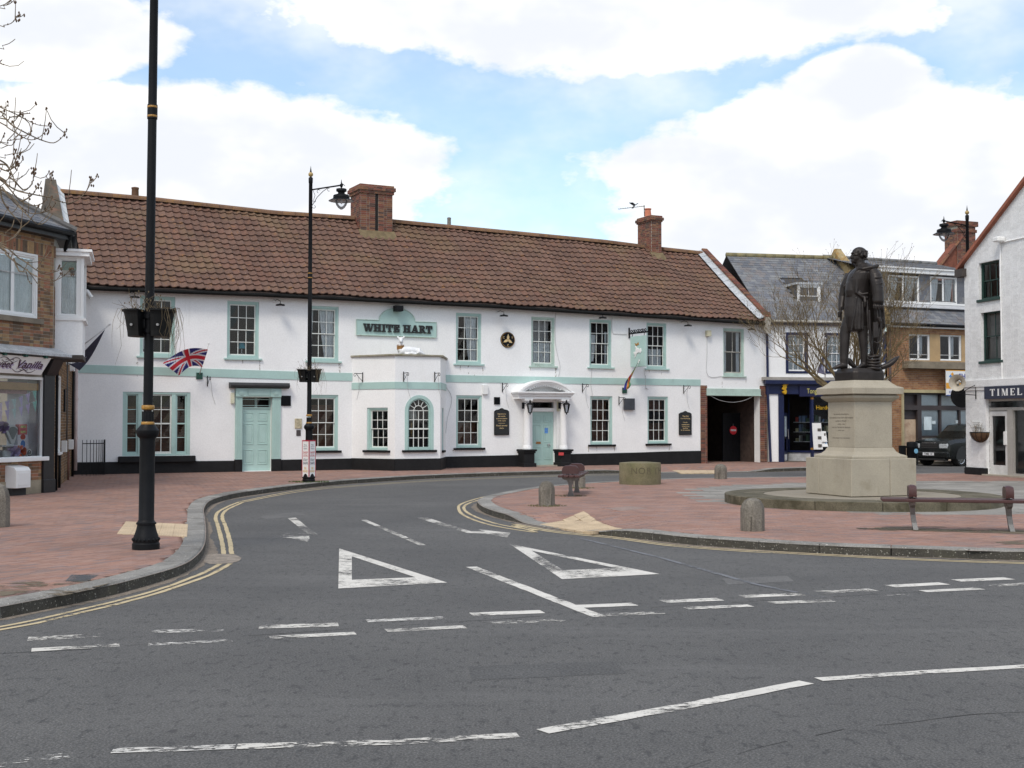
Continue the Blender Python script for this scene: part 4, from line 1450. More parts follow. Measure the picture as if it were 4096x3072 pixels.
RIDGE=sorted((F0.uv(x,y,DR)[0],F0.uv(x,y,DR)[1])for x,y in[(277,772),(600,800),(1100,855),(1404,875),(1570,889),(2000,930),(2420,970),(2640,998),(2906,1026)])
ze=lambda u:float(np.interp(u,[e[0]for e in EAVE],[e[1]for e in EAVE]))
zr=lambda u:float(np.interp(u,[e[0]for e in RIDGE],[e[1]for e in RIDGE]))
ru0,ru1=UL+.12,UR-.30
print('eave',EAVE,'ridge',RIDGE)
def roof_pt(u,t,h=0.0):
 d=.36+(DR-.36)*t
 z=ze(u)+(zr(u)-ze(u))*t-.05*math.sin(math.pi*t)*(1+.6*math.sin(u*.9))+.02*math.sin(u*2.3+t*5)
 return F0.P(u,z+h,d)
ul=MB()
nu=60
for i in range(nu+1):
 u=ru0+(ru1-ru0)*i/nu
 for t in(0,.25,.5,.75,1):
  p=roof_pt(u,t,-.07)
  ul.v.append(tuple(p))
 ul.v.append(tuple(F0.P(u,ZE,DB)))
ul.f=[(i*6+k,i*6+k+1,(i+1)*6+k+1,(i+1)*6+k)for i in range(nu)for k in range(5)]
roof=ul.build('roof',mat('dark_underlay',(.05,.035,.03),rough=.95),inn)
prof=[(-.5,.012),(-.40,-.016),(-.22,-.026),(-.02,-.022),(.12,-.004),(.24,.026),(.36,.036),(.46,.026),(.53,.006)]
tv,tf=[],[]
for x,z in prof:
 tv+=[(x,0,z*.72+.036),(x,1.10,z*.72-.012),(x,.0,z*.72+.002)]
for i in range(len(prof)-1):
 a,b=i*3,(i+1)*3
 tf+=[(a,b,b+1,a+1),(a+2,b+2,b,a)]
TILE=[lin(c)for c in[(104,78,66),(100,75,64),(107,81,69),(97,73,63),(102,78,67),(105,76,64)]]
kw=dict(rough=.9,pal=TILE,var=.16,scale=1.2,fine=.10,bscale=60,dirt=[(lin((142,100,54)),5.5,.58,.68,.55),(lin((92,66,54)),.8,.45,.7,.5),(lin((118,100,70)),.45,.50,.70,.40),(lin((120,112,96)),11,.60,.72,.35)],spots=[(lin((190,184,170)),24,.70,.75),(lin((165,112,45)),13,.70,.7)])
MT_O=mat('pantile',TILE[0],rnd='obj',**kw);MT_A=mat('pantile',TILE[0],rnd='attr',**kw)
ms=[]
rows,tw=16,.272
ncol=int((ru1-ru0)/tw)
CH=[(F0.uv(1443,860,-3.2)[0]-.08,F0.uv(1570,860,-3.2)[0]+.08,-3.15),(F0.uv(2606,950,-3.5)[0]-.06,F0.uv(2646,950,-3.5)[0]+.06,-3.45)]
for r in range(rows):
 for c in range(ncol):
  u=ru0+(c+.5)*tw
  p0,p1=roof_pt(u,r/rows),roof_pt(u,(r+1)/rows)
  dd=.36+(DR-.36)*(r+.5)/rows
  if any(a<u<b and dd<dl_ for a,b,dl_ in CH):
   continue
  ex=(roof_pt(u+tw/2,r/rows)-roof_pt(u-tw/2,r/rows))
  ey=(p1-p0)
  ez=ex.cross(ey).normalized()
  jit=Vector((0,0,random.uniform(-.006,.006)))
  ms.append(frame_mat(p0+jit+ey*random.uniform(-.012,.012),ex*1.0,ey,ez))
me_t=pieces('roof_tile',roof,(tv,tf),ms,MT_O,MT_A)
M_RIDGE=mat('clay_ridge',lin((112,84,64)),rough=.9,rnd='obj',var=.2,scale=3,dirt=[(lin((140,105,50)),5,.5,.7,.6)])
u=ru0
while u<ru1-.1:
 l=min(.46,ru1-u)
 if not any(a-.1<u+l/2<b+.1 for a,b,_ in CH):
  rt=MB()
  vs=[]
  for uu in(u+.004,u+l-.004):
   for k in range(7):
    a=math.pi*(k/6)
    vs.append(F0.P(uu,zr(uu)-.05+.17*math.sin(a),DR+.20*math.cos(a)))
  rt.add(vs,[(k,k+1,k+8,k+7)for k in range(6)]+[tuple(range(7)),tuple(range(7,14))])
  rt.build('ridge_tile',M_RIDGE,roof)
 u+=l
fa=MB()
for a,b in zip(np.linspace(UL,UR,25)[:-1],np.linspace(UL,UR,25)[1:]):
 fa.hexa([F0.P(a,ZE-.075,.22),F0.P(b,ZE-.075,.22),F0.P(b,ZE-.075,-.02),F0.P(a,ZE-.075,-.02),F0.P(a,ze(a)-.06,.26),F0.P(b,ze(b)-.06,.26),F0.P(b,ze(b)-.03,-.02),F0.P(a,ze(a)-.03,-.02)])
fa.build('eaves_fascia',mat('black_eaves_board',(.010,.010,.010),rough=.85,var=.2,scale=3,spec=.2),inn)
gu=MB()
gu.tube([F0.P(u,ze(u)-.115,.33)for u in np.linspace(UL+.05,UR-.1,30)],.065,8)
gu.build('gutter',mat('black_gutter',(.010,.010,.010),rough=.8,var=.2,scale=3,spec=.2),inn,smooth=True)
def chimney(u0,u1,d0,d1,zb,zt,caps,slit=None):
 k=MB()
 k.fbox(F0,u0,u1,zb,zt,d1,d0)
 for(z0_,z1_,o_)in caps:
  k.fbox(F0,u0-o_+.004,u1+o_-.004,z0_,z1_,d1-o_,d0+o_-.004)
 c=k.build('chimney',M_MORTAR,inn)
 ms=[]
 Ff=Fac(F0.P(0,0,d0)[:2],27)
 Fl=Fac(F0.P(u0,0,d1)[:2],27-90)
 hs=[slit]if slit else[]
 bh=.075
 ms+=bricks_on(Ff,u0,u1,zb,caps[0][0],hs,H=bh)
 ms+=bricks_on(Fl,0,d0-d1,zb,caps[0][0],H=bh)
 for(z0_,z1_,o_)in caps:
  ms+=bricks_on(Fac(F0.P(0,0,d0+o_)[:2],27),u0-o_,u1+o_,z0_,z1_,H=bh)
  ms+=bricks_on(Fac(F0.P(u0-o_,0,d1-o_)[:2],27-90),0,d0-d1+2*o_,z0_,z1_,H=bh)
 pieces('brick',c,unit_box(),ms,BR_RED[0],BR_RED[1])
 return c
d0=-3.2
ua,ub=F0.uv(1443,860,d0)[0],F0.uv(1570,860,d0)[0]
zt=F0.uv(1443,734,d0)[1]
sl_=(F0.uv(*R8(950,500),d0)[0],F0.uv(*R8(978,500),d0)[0],0,F0.uv(*R8(965,390),d0)[1])
chimney(ua,ub,d0,d0-1.1,zr(ua)-1.2,zt,[(zt-.33,zt-.22,.05),(zt-.22,zt-.08,.10),(zt-.08,zt,.05)],sl_)
MB().fbox(F0,sl_[0],sl_[1],zr(ua)-.7,sl_[3],d0-.05,d0+.0015).build('chimney_slot',mat('slot_shade',(.012,.01,.009),rough=.95,var=0),inn)  # shade of the recess painted as a near-black panel, nearly flush
d0=-3.5
ua,ub=F0.uv(2606,950,d0)[0],F0.uv(2646,950,d0)[0]
zt=F0.uv(2606,860,d0)[1]
chimney(ua,ub,d0,d0-1.06,zr(ua)-1.0,zt,[(zt-.26,zt-.20,.04),(zt-.20,zt-.08,.08),(zt-.08,zt,.03)])
pc=F0.P((ua+ub)/2-.02,0,d0-.62)
zp_=zt
MB().lathe((pc.x,pc.y,zp_-.05),[(.16,0),(.15,.1),(.125,.38),(.15,.39),(.15,.43),(.11,.43),(.10,.2)],16).build('chimney_pot',mat('terracotta',lin((196,120,92)),rough=.8,var=.08),inn,smooth=True,auto=40)
M_FIL=mat('mossy_mortar',(.16,.12,.065),rough=.95,var=.25,scale=5)
for a,b,d_ in((CH[0][0],CH[0][1],-3.2),(CH[1][0],CH[1][1],-3.5)):
 t_=(.36-d_)/(.36-DR)
 q=MB()
 zz=roof_pt((a+b)/2,t_).z
 q.hexa([F0.P(a-.02,zz-.35,d_+.28),F0.P(b+.02,zz-.35,d_+.28),F0.P(b,zz-.4,d_-.1),F0.P(a,zz-.4,d_-.1),F0.P(a-.02,zz-.22,d_+.30),F0.P(b+.02,zz-.22,d_+.30),F0.P(b,zz+.12,d_-.01),F0.P(a,zz+.12,d_-.01)])
 q.build('mortar_fillet',M_FIL,inn)
for px_,py_,w_ in((548,786,.10),(1811,888,.06)):
 u_=F0.uv(px_,py_,DR)[0]
 c=F0.P(u_,zr(u_)+.05,DR-.35)
 MB().lathe(c,[(w_*1.3,0),(w_*1.2,.34),(w_*1.35,.36),(w_*1.3,.40),(w_*.5,.42)],12).build('roof_vent',M_RIDGE if w_>.08 else mat('lead_vent',(.2,.19,.17),rough=.8),inn,smooth=True,auto=40)
def parapet(u0,u1,rise,m_face,brick=None,extra=.0,name='parapet'):
 k=MB()
 st=[]
 n=10
 for i in range(n+1):
  t=-0.02+(1.02+extra)*i/n
  p=roof_pt((u0+u1)/2,min(t,1))
  d=.36+(DR-.36)*t
  z=ze((u0+u1)/2)+(zr((u0+u1)/2)-ze((u0+u1)/2))*t
  st.append((d,z))
 top=[(d,z+rise)for d,z in st]
 pts=top+[(d,z-.45)for d,z in reversed(st)]
 vs=[F0.P(u0,z,d)for d,z in pts]+[F0.P(u1,z,d)for d,z in pts]
 m_=len(pts)
 q=n+1
 fs=[(i,i+1,2*q-2-i,2*q-1-i)for i in range(n)]
 fs=fs+[tuple(x+m_ for x in f)for f in fs]+[(i,(i+1)%m_,(i+1)%m_+m_,i+m_)for i in range(m_)]
 k.add(vs,fs)
 o=k.build(name,m_face,inn)
 k2=MB()
 zR=st[-1][1]
 pts=[(DR,zR+rise),(DR,zR-.45),(DB,ZE-.3),(DB,ZE+rise)]
 k2.add([F0.P(u0,z,d)for d,z in pts]+[F0.P(u1,z,d)for d,z in pts],[(0,1,2,3),(7,6,5,4),(0,4,5,1),(1,5,6,2),(2,6,7,3),(3,7,4,0)])
 k2.build('rear_'+name,m_face,inn)
 return o,st
uA=F0.uv(231,900,-1.8)[0]
par1,st1=parapet(UL-.18,UL+.16,.42,mat('stained_render',(.085,.072,.055),rough=.95,var=.25,scale=3,dirt=[((.22,.10,.06),3,.5,.7,.5),((.22,.18,.06),6,.6,.75,.6)]),name='gable_parapet')
par2,st2_=parapet(UR-.30,UR-.06,.22,M_MORTAR,name='gable_parapet')
ms=[]
L_=Vector((st2_[-1][0]-st2_[0][0],st2_[-1][1]-st2_[0][1]))
nn_=int(L_.length/.085)
for i in range(nn_):
 t=(i+.5)/nn_
 d=st2_[0][0]+L_.x*t;z=st2_[0][1]+L_.y*t+.225
 dirv=(F0.n*L_.x+Vector((0,0,L_.y))).normalized()
 nv=F0.d.cross(dirv)
 ms.append(frame_mat(F0.P(UR-.18,z,d),F0.d*.27,dirv*.075,nv*.06))
pieces('brick',par2,unit_box(),ms,BR_RED[0],BR_RED[1])
kn=MB()
kn.fbox(F0,UR-.32,UR-.03,ZE-.12,ze(UR)+.36,-.05,.38)
kno=kn.build('kneeler',M_MORTAR,inn)
pieces('brick',kno,unit_box(),bricks_on(Fac(F0.P(0,0,.38)[:2],27),UR-.32,UR-.03,ZE-.12,ze(UR)+.36)+bricks_on(Fac(F0.P(UR-.32,0,-.05)[:2],27-90),0,.43,ZE-.12,ze(UR)+.36),BR_RED[0],BR_RED[1])
for ua_,ub_,m_ in((UL+.16,UL+.40,mat('white_lead',(.66,.68,.68),rough=.6,var=.12,scale=5)),(UR-.62,UR-.28,M_LEAD)):
 n=11
 for i in range(n):
  q=MB()
  t0,t1=i/n,(i+1.08)/n
  lo,hi=(.10,.06)
  side=1 if ua_<0 else-1
  h0,h1=(.30,.07)if side==1 else(.09,.20)
  q.add([roof_pt(ua_,t0,h0+.015),roof_pt(ub_,t0,h1+.015),roof_pt(ub_,min(t1,1),h1),roof_pt(ua_,min(t1,1),h0)],[(0,1,2,3)])
  q.add([roof_pt(ua_,t0,h0),roof_pt(ub_,t0,h1),roof_pt(ub_,t0,h1-.02),roof_pt(ua_,t0,h0-.02)],[(0,1,2,3)])
  q.build('flashing',m_,inn)
# ================================================================== the sweet shop on the left
c0=gnd(207,1968,PZ)
FL=Fac((c0.x,c0.y),73)
p_end=gnd(292,1897,PZ)
FS=mkF(Vector((c0.x,c0.y,0)),Vector((p_end.x,p_end.y,0)))
LSIDE=(Vector((p_end.x,p_end.y,0))-FS.o).length
shop=thing('sweet_shop_building',(c0.x,c0.y,PZ),'two-storey yellow brick corner shop with slate roof at the left edge','shop')
UMIN=-7.5
ZEV=FL.uv(*Q1(520,370),.25)[1]
LBP=[lin(c)for c in[(152,122,88),(138,102,76),(114,88,68),(160,130,94),(142,98,74),(102,84,68),(154,106,82),(130,106,80)]]
BR_YEL=brick_mats('yellow_stock_brick',LBP,dirt=[((.07,.055,.04),1.6,.52,.75,.6),((.05,.045,.04),6,.62,.75,.5)])
M_SLATE=lambda r:mat('slate',(.16,.165,.175),rough=.75,rnd=r,pal=[lin(c)for c in[(112,114,118),(104,106,112),(120,121,123),(98,101,108),(116,112,112)]],var=.14,scale=1.5,fine=.07,bscale=40,dirt=[(lin((120,112,84)),3.5,.60,.74,.45),(lin((80,82,86)),.7,.5,.7,.4)])
M_DOORBLK=mat('black_shopfront_paint',(.012,.012,.014),rough=.45,var=.2,scale=5,dirt=[((.12,.12,.12),3,.68,.8,.3)])
WU=FL.rect(Q1,-330,357,500,1135)
SW=FL.rect(K1,-420,470,325,1212)
zfl=FL.uv(*K1(300,110))[1]
w=wall_holes(FL,UMIN,0,0,ZEV,[WU,SW+(.12,)],.12)
w.add([FL.P(UMIN,0),FL.P(UMIN,ZEV),FL.P(UMIN,ZEV,-8),FL.P(UMIN,0,-8)],[(0,1,2,3)])
wl1=w.build('wall',M_MORTAR,shop,recalc=False)
zso=WU[3]+.28
ms=bricks_on(FL,UMIN+2.0,0,zfl+.20,WU[3],[WU],H=.076)+bricks_on(FL,UMIN+2,0,zso,ZEV,H=.076)
ms+=bricks_on(FL,UMIN+2.0,WU[1]+.06,WU[3]+.005,zso,bond='soldier',H=.28,L=.075)if False else[]
u=UMIN+2
while u<0:
 ms.append(frame_mat(FL.P(u+.04,(WU[3]+zso)/2,-.009),FL.d*.066,-FL.n*.03,Vector((0,0,zso-WU[3]-.01))))
 u+=.077
ms+=bricks_on(FL,UMIN+2,FL.uv(*K1(450,1400))[0],.42,SW[2]-.03,H=.076)
pieces('brick',wl1,unit_box(),ms,BR_YEL[0],BR_YEL[1])
MB().fbox(FL,UMIN,FL.uv(*K1(455,1540))[0],0,.42,-.02,.03).build('concrete_base',mat('stained_concrete',(.30,.26,.19),rough=.95,var=.2,scale=2),shop)
def brick_texture(name,c1,c2,cm,scale=4.4):
 m,nt,bs,out=nt_new(name)
 T=NT(nt)
 mp=T.n('ShaderNodeTexCoord')
 b=T.n('ShaderNodeTexBrick')
 b.inputs['Color1'].default_value=c1+(1,)
 b.inputs['Color2'].default_value=c2+(1,)
 b.inputs['Mortar'].default_value=cm+(1,)
 b.inputs['Scale'].default_value=1
 b.inputs['Brick Width'].default_value=.225
 b.inputs['Row Height'].default_value=.075
 b.inputs['Mortar Size'].default_value=.01
 nt.links.new(mp.outputs['UV'],b.inputs['Vector'])
 c=T.mix(T.step(T.noise(1.5,5),.4,.7),b.outputs[0],T.mix(1.0,b.outputs[0],(.5,.48,.46),'MULTIPLY'))
 nt.links.new(c,bs.inputs['Base Color'])
 bs.inputs['Roughness'].default_value=.95
 return m
SWIN=(1.0,2.1,1.0,2.85)
w=wall_holes(FS,0,LSIDE+.4,0,ZEV,[SWIN],.10)
w.add([FS.P(LSIDE+.4,0),FS.P(LSIDE+.4,ZEV),FS.P(LSIDE+.4,ZEV,-7),FS.P(LSIDE+.4,0,-7)],[(3,2,1,0)])
wl2=w.build('side_wall',M_MORTAR,shop,recalc=False)
DKB=[lin(c)for c in[(120,92,60),(100,78,54),(134,100,64),(90,70,50),(112,80,54),(140,108,70)]]
BR_DK=brick_mats('sooty_stock_brick',DKB,dirt=[((.05,.04,.03),1.5,.5,.7,.6)])
pieces('brick',wl2,unit_box(),bricks_on(FS,0,LSIDE,.02,4.9,[SWIN],H=.076),BR_DK[0],BR_DK[1],limit=120)
sw_=sash_window(shop,FS,SWIN,(.07,.07,.08,.08),1,1,1,M_WHITEPL,M_WHITEPL,sill=(.06,.06,.12),name='side_window',recess=-.06)
for u_,z0_,z1_,r_,m_ in((.55,0,3.4,.035,M_BLKMET),(1.9,0.0,1.0,.035,M_BLKMET),(5.2,.9,3.6,.02,M_IRON),(6.2,.0,.9,.03,mat('rusty_pipe',(.16,.07,.05),rough=.8)),(8.6,0,3.4,.04,M_BLKMET)):
 MB().tube([FS.P(u_,z0_,.06),FS.P(u_,z1_,.06)],r_,8).build('pipe',m_,shop,smooth=True)
for u_,z_,s_ in((3.6,.95,.30),(7.2,.95,.28),(3.2,3.4,.5),(5.4,3.3,.4),(7.4,3.2,.4)):
 MB().fbox(FS,u_,u_+s_*.8,z_,z_+s_,0,.14).build('wall_box',M_WHITEPL,shop,bevel=.01)
MB().fbox(FS,4.4,4.75,2.0,2.6,0,.05).build('notice_board',M_BLKMET,shop)
ck=MB()
su0=FL.uv(*K1(470,900),.06)[0]
ck.fbox(FL,su0,-.01,0,FL.uv(*K1(510,320))[1],-.02,.07)
ck.fbox(FL,su0-.03,.01,0,.42,-.02,.10)
ck.build('pilaster',M_DOORBLK,shop,bevel=.008)
br_=MB()
zb0,zb1=FL.uv(*K1(510,318),.2)[1],FL.uv(*K1(540,150),.2)[1]
br_.hexa([FL.P(su0,zb0,.12),FL.P(.0,zb0,.12),FL.P(.0,zb0,-.02),FL.P(su0,zb0,-.02),FL.P(su0,zb1,.32),FL.P(.0,zb1,.32),FL.P(.0,zb1,-.02),FL.P(su0,zb1,-.02)])
br_.build('corbel',M_DOORBLK,shop,bevel=.01)
zc=FL.uv(*K1(300,100),.35)[1]
cn=MB()
cn.fbox(FL,UMIN,.12,zc,zc+.06,-.02,.42)
cn.hexa([FL.P(UMIN,zc+.06,.40),FL.P(.1,zc+.06,.40),FL.P(.1,zc+.06,-.02),FL.P(UMIN,zc+.06,-.02),FL.P(UMIN,zc+.20,.04),FL.P(.1,zc+.20,.04),FL.P(.1,zc+.22,-.02),FL.P(UMIN,zc+.22,-.02)])
cn.build('lead_canopy',M_LEAD,shop)
fm=MB()
ring(fm,FL,SW,(SW[0]+.10,SW[1]-.09,SW[2]+.02,SW[3]-.06),-.10,.02)
disp=fm.build('display_window',M_WHITEPL,shop)
MB().add([FL.P(SW[0],SW[2],-.04),FL.P(SW[1],SW[2],-.04),FL.P(SW[1],SW[3],-.04),FL.P(SW[0],SW[3],-.04)],[(0,1,2,3)]).build('pane',M_GLASS,disp,recalc=False)
MB().fbox(FL,UMIN,SW[1]+.06,SW[2]-.09,SW[2]+.005,-.10,.12).build('sill',M_WHITEPL,disp,bevel=.01)
il=MB()
for q in([FL.P(SW[0]-.2,SW[2],-.1),FL.P(SW[1],SW[2],-.1),FL.P(SW[1],SW[2],-.4),FL.P(SW[0]-.2,SW[2],-.4)],[FL.P(SW[1],SW[2],-.1),FL.P(SW[1],SW[3],-.1),FL.P(SW[1],SW[3],-.4),FL.P(SW[1],SW[2],-.4)],[FL.P(SW[0]-.2,SW[3],-.1),FL.P(SW[1],SW[3],-.1),FL.P(SW[1],SW[3],-.4),FL.P(SW[0]-.2,SW[3],-.4)],[FL.P(SW[1]-.75,SW[2],-.4),FL.P(SW[1],SW[2],-.4),FL.P(SW[1],SW[3],-.4),FL.P(SW[1]-.75,SW[3],-.4)]):
 il.add(q,[(0,1,2,3)])
il.build('display_lining',mat('pale_panel',(.8,.8,.82),rough=.8),shop,recalc=False)
bk=MB()
bk.add([FL.P(UMIN,SW[2],-2.5),FL.P(SW[1],SW[2],-2.5),FL.P(SW[1],SW[3]+.5,-2.5),FL.P(UMIN,SW[3]+.5,-2.5)],[(0,1,2,3)])
bk.add([FL.P(UMIN,SW[3]+.5,-.2),FL.P(0,SW[3]+.5,-.2),FL.P(0,SW[3]+.5,-2.5),FL.P(UMIN,SW[3]+.5,-2.5)],[(0,1,2,3)])
bk.add([FL.P(UMIN,PZ,-.2),FL.P(0,PZ,-.2),FL.P(0,PZ,-2.5),FL.P(UMIN,PZ,-2.5)],[(0,1,2,3)])
bk.build('shop_interior',M_DARKROOM,shop,recalc=False)
MB().fbox(FL,SW[0],SW[1]-.12,SW[3]-.30,SW[3]-.14,-.2,-.06).build('roller_blind_box',mat('pine_batten',lin((176,140,100)),rough=.6),shop)
gh=MB()
gz0,gz1=FL.uv(*K1(100,520),-.15)[1],FL.uv(*K1(100,390),-.15)[1]
gh.fbox(FL,SW[0],FL.uv(*K1(290,450),-.15)[0],gz0,gz1,-.16,-.15)
gh.build('gingham_blind',mat('gingham_cloth',lin((170,130,134)),rough=.9,var=.2,scale=18),shop)
s0,s1=FL.uv(*K1(-420,200),.2)[0],FL.uv(*K1(495,200),.2)[0]
zs0,zs1=FL.uv(*K1(250,310),.15)[1],FL.uv(*K1(250,118),.28)[1]
sg=thing('sweet_shop_sign',FL.P((s0+s1)/2,zs0,.15),'white shop fascia board with script lettering over the sweet shop window','sign')
b_=MB()
b_.hexa([FL.P(s0,zs0,.14),FL.P(s1-.10,zs0,.14),FL.P(s1-.10,zs0,.10),FL.P(s0,zs0,.10),FL.P(s0,zs1,.30),FL.P(s1+.05,zs1,.30),FL.P(s1+.05,zs1,.26),FL.P(s0,zs1,.26)])
b_.build('board',M_WHITEPL,sg)
class Tilt(Fac):
 def __init__(s,F,z0,d0,z1,d1):
  s.F,s.z0,s.d0,s.k=F,z0,d0,(d1-d0)/(z1-z0)
  s.o,s.th,s.d,s.n=F.o,F.th,F.d,F.n
 def P(s,u,z,d=0.0):
  return s.F.P(u,z,s.d0+(z-s.z0)*s.k+d)
FT=Tilt(FL,zs0,.14,zs1,.30)
M_PURP=mat('plum_lettering',lin((70,44,62)),rough=.5,var=0)
M_LILAC=mat('lilac_lettering',lin((178,168,200)),rough=.5,var=0)
lu0,lu1=FL.uv(*K1(180,200),.2)[0],FL.uv(*K1(445,200),.2)[0]
zt_=(zs0+zs1)/2
hh=(zs1-zs0)*.42
for off,m_,d_ in((.035,M_LILAC,.004),(0,M_PURP,.007)):
 put_text('lettering','Vanilla',FT,(lu0+lu1)/2+off,zt_+.02-off*.8,hh,lu1-lu0,m_,sg,d_,shear=.32,bold=.02)
 put_text('lettering','Sweet',FT,lu0-(lu1-lu0)*.58+off,zt_-.0-off*.8,hh,(lu1-lu0)*.80,m_,sg,d_,shear=.32,bold=.02)
for cu_,cz_,fl_ in((FL.uv(*K1(80,150),.2)[0],zs1-.11,1),(FL.uv(*K1(260,270),.2)[0],zs0+.10,-1)):
 for sx in(-1,1):
  for a_ in(.5,.9,1.4):
   pts=[FT.P(cu_+sx*t*.55*a_*.5,cz_+.045*a_*math.sin(t*math.pi)*fl_*(1 if a_!=.9 else-1),.008)for t in np.linspace(0,1,8)]
   MB().tube(pts,[.010*(1-abs(t-.4))for t in np.linspace(0,1,8)],4).build('scroll',M_PURP,sg)
for x_ in(40,265,480):
 u_=FL.uv(*K1(x_,105),.3)[0]
 MB().fbox(FL,u_-.04,u_+.04,zs1-.02,zs1+.08,.27,.36).build('sign_clip',mat('green_clip',(.02,.10,.08),rough=.5),sg)
sash_window(shop,FL,(WU[1]-1.55,WU[1],WU[2],WU[3]),(.11,.11,.12,.12),2,1,1,M_WHITEPL,M_WHITEPL,sill=(.12,.12,.10),m_sill=mat('stone_sill',(.20,.17,.13),rough=.95,var=.2),split=.70,bar=.10,recess=.0,casement=True,curtain=[('net',0,1,0,1,0)],cd=-.12)
sash_window(shop,FL,(WU[0],WU[1]-1.56,WU[2],WU[3]),(.11,.11,.12,.12),2,1,1,M_WHITEPL,M_WHITEPL,split=.70,bar=.10,recess=.0,casement=True,curtain=[('net',0,1,0,1,0)])
MB().fbox(FL,UMIN,.22,ZEV-.06,ZEV+.10,-.02,.24).build('eaves_board',M_DOORBLK,shop)
MB().tube([FL.P(UMIN,ZEV+.10,.30),FL.P(.30,ZEV+.10,.30)],.07,8).tube([FL.P(.30,ZEV+.10,.30),FS.P(4,ZEV+.10,.25)],.07,8).build('gutter',M_BLKMET,shop,smooth=True)
MB().tube([FL.P(.22,ZEV+.08,.30),FL.P(.24,ZEV-.12,.16),FL.P(.30,ZEV-.30,.06)],.05,8).build('downpipe',M_BLKMET,shop,smooth=True)
PT=math.tan(rad(34))
rid_u,rid_d=UMIN,-3.2
hipt=FL.P(-3.4,ZEV+.12+3.5*PT,-3.2)
e0_,e1_=FL.P(UMIN,ZEV+.12,.33),FL.P(.33,ZEV+.12,.33)
back=FS.P(LSIDE,ZEV+.12,.3)
rf_=MB()
ridge0=FL.P(UMIN,hipt.z,-3.2)
rf_.add([e0_,e1_,hipt,ridge0],[(0,1,2,3)])
hipt2=hipt+(back-e1_)*.55
rf_.add([e1_,back,hipt2,hipt],[(0,1,2,3)])
rfo=rf_.build('roof',mat('dark_slate_bed',(.05,.05,.055),rough=.9),shop)
ms=[]
sl=(hipt-FL.P(-3.4,ZEV+.12,.33))
up=sl.normalized()
nv=FL.d.cross(up)
rows=int(sl.length/.17)
for r in range(rows):
 t=r/rows
 umax=.33+(-3.4-.33)*t
 u=UMIN+1.5+(.13 if r%2 else 0)
 while u<umax:
  l=min(.25,umax-u)
  p=FL.P(u+l/2,ZEV+.12,.33)+up*(r*.17+.12)+nv*(.016+random.uniform(-.002,.002))
  ms.append(frame_mat(p,FL.d*(l-.005),up*.22-nv*.012,nv*.008))
  u+=.25
pieces('slate',rfo,unit_box(),ms,M_SLATE('obj'),M_SLATE('attr'))
for i in range(14):
 a_,b_2=e1_.lerp(hipt,i/14),e1_.lerp(hipt,(i+1.04)/14)
 MB().tube([a_+Vector((0,0,.045)),b_2+Vector((0,0,.03))],.10,7).build('hip_tile',mat('grey_hip_tile',(.13,.125,.12),rough=.9,rnd='obj',var=.2,scale=4),rfo)
OP=.62
o_u0,o_u1=.35,1.9
OF=mkF(FS.P(o_u0,0,0),FS.P(o_u0,0,OP))
OFr=Fac(FS.P(0,0,OP)[:2],math.degrees(FS.th))
zo0,zo1,zo2=OF.uv(*Q1(620,1515))[1],OF.uv(*Q1(620,1180))[1],OF.uv(*Q1(620,580))[1]
orl=MB()
orl.hexa([FS.P(o_u0,zo0,OP),FS.P(o_u1,zo0,OP),FS.P(o_u1,zo0,0),FS.P(o_u0,zo0,0),FS.P(o_u0,zo1,OP),FS.P(o_u1,zo1,OP),FS.P(o_u1,zo1,0),FS.P(o_u0,zo1,0)])
oro=orl.build('oriel_apron',M_WHITE,shop)
MB().fbox(FS,o_u0-.04,o_u1+.04,zo1-.02,zo1+.04,0,OP+.07).build('oriel_sill',M_WHITEPL,shop)
MB().fbox(FS,o_u0-.02,o_u1+.02,zo0-.10,zo0,0,OP+.02).build('oriel_base',mat('dark_wet_timber',(.06,.05,.045),rough=.8),shop)
MB().fbox(FS,o_u0-.14,o_u1+.14,zo2,zo2+.10,0,OP+.14).fbox(FS,o_u0-.18,o_u1+.18,zo2+.10,zo2+.16,0,OP+.20).build('oriel_cornice',M_WHITE,shop)
for F_,L_ in((OF,OP),(OFr,None)):
 if L_:
  sash_window(shop,F_,(.0,OP,zo1+.04,zo2),(.14,.12,.10,.10),1,1,1,M_WHITEPL,M_WHITEPL,split=.72,name='oriel_window',bar=.05,recess=-.02,casement=True,curtain=[('net',0,1,0,.7,0)],cd=-.09)
 else:
  sash_window(shop,F_,(o_u0,o_u1,zo1+.04,zo2),(.08,.08,.10,.10),3,1,1,M_WHITEPL,M_WHITEPL,split=.72,name='oriel_window',bar=.05,recess=-.02,casement=True,curtain=[('net',0,1,0,1,0)])
MB().fbox(OF,.14,OP-.12,zo1+.04+(zo2-zo1)*.76,zo2-.12,-.10,-.085).build('stained_glass',mat('leaded_glass',lin((120,140,120)),rough=.3,var=.3,scale=14),shop)
zt=SW[2]
def disp_u(x):return FL.uv(*K1(x,1100),-.45)[0]
scu=disp_u(85)
scz=zt
sp=FL.P(scu,scz,-.45)
sca=thing('shop_scales',sp,'old white dial shop scales in the sweet shop window','scales')
M_ENAM=mat('white_enamel',(.68,.70,.69),rough=.3,var=.05,scale=5)
b_=MB()
b_.fbox(FL,scu-.32,scu+.22,scz,scz+.16,-.65,-.30)
b_.build('scale_base',M_ENAM,sca,bevel=.03)
MB().fbox(FL,scu-.40,scu+.20,scz+.24,scz+.27,-.68,-.28).fbox(FL,scu-.1,scu,scz+.16,scz+.24,-.52,-.44).build('pan',M_ENAM,sca,bevel=.005)
fan=[(scu-.12+.10,scz+.30),(scu+.08,scz+.30)]+[(scu+.02+.24*math.sin(a),scz+.52+.26*math.cos(a)*.75)for a in np.linspace(1.2,-1.2,11)]
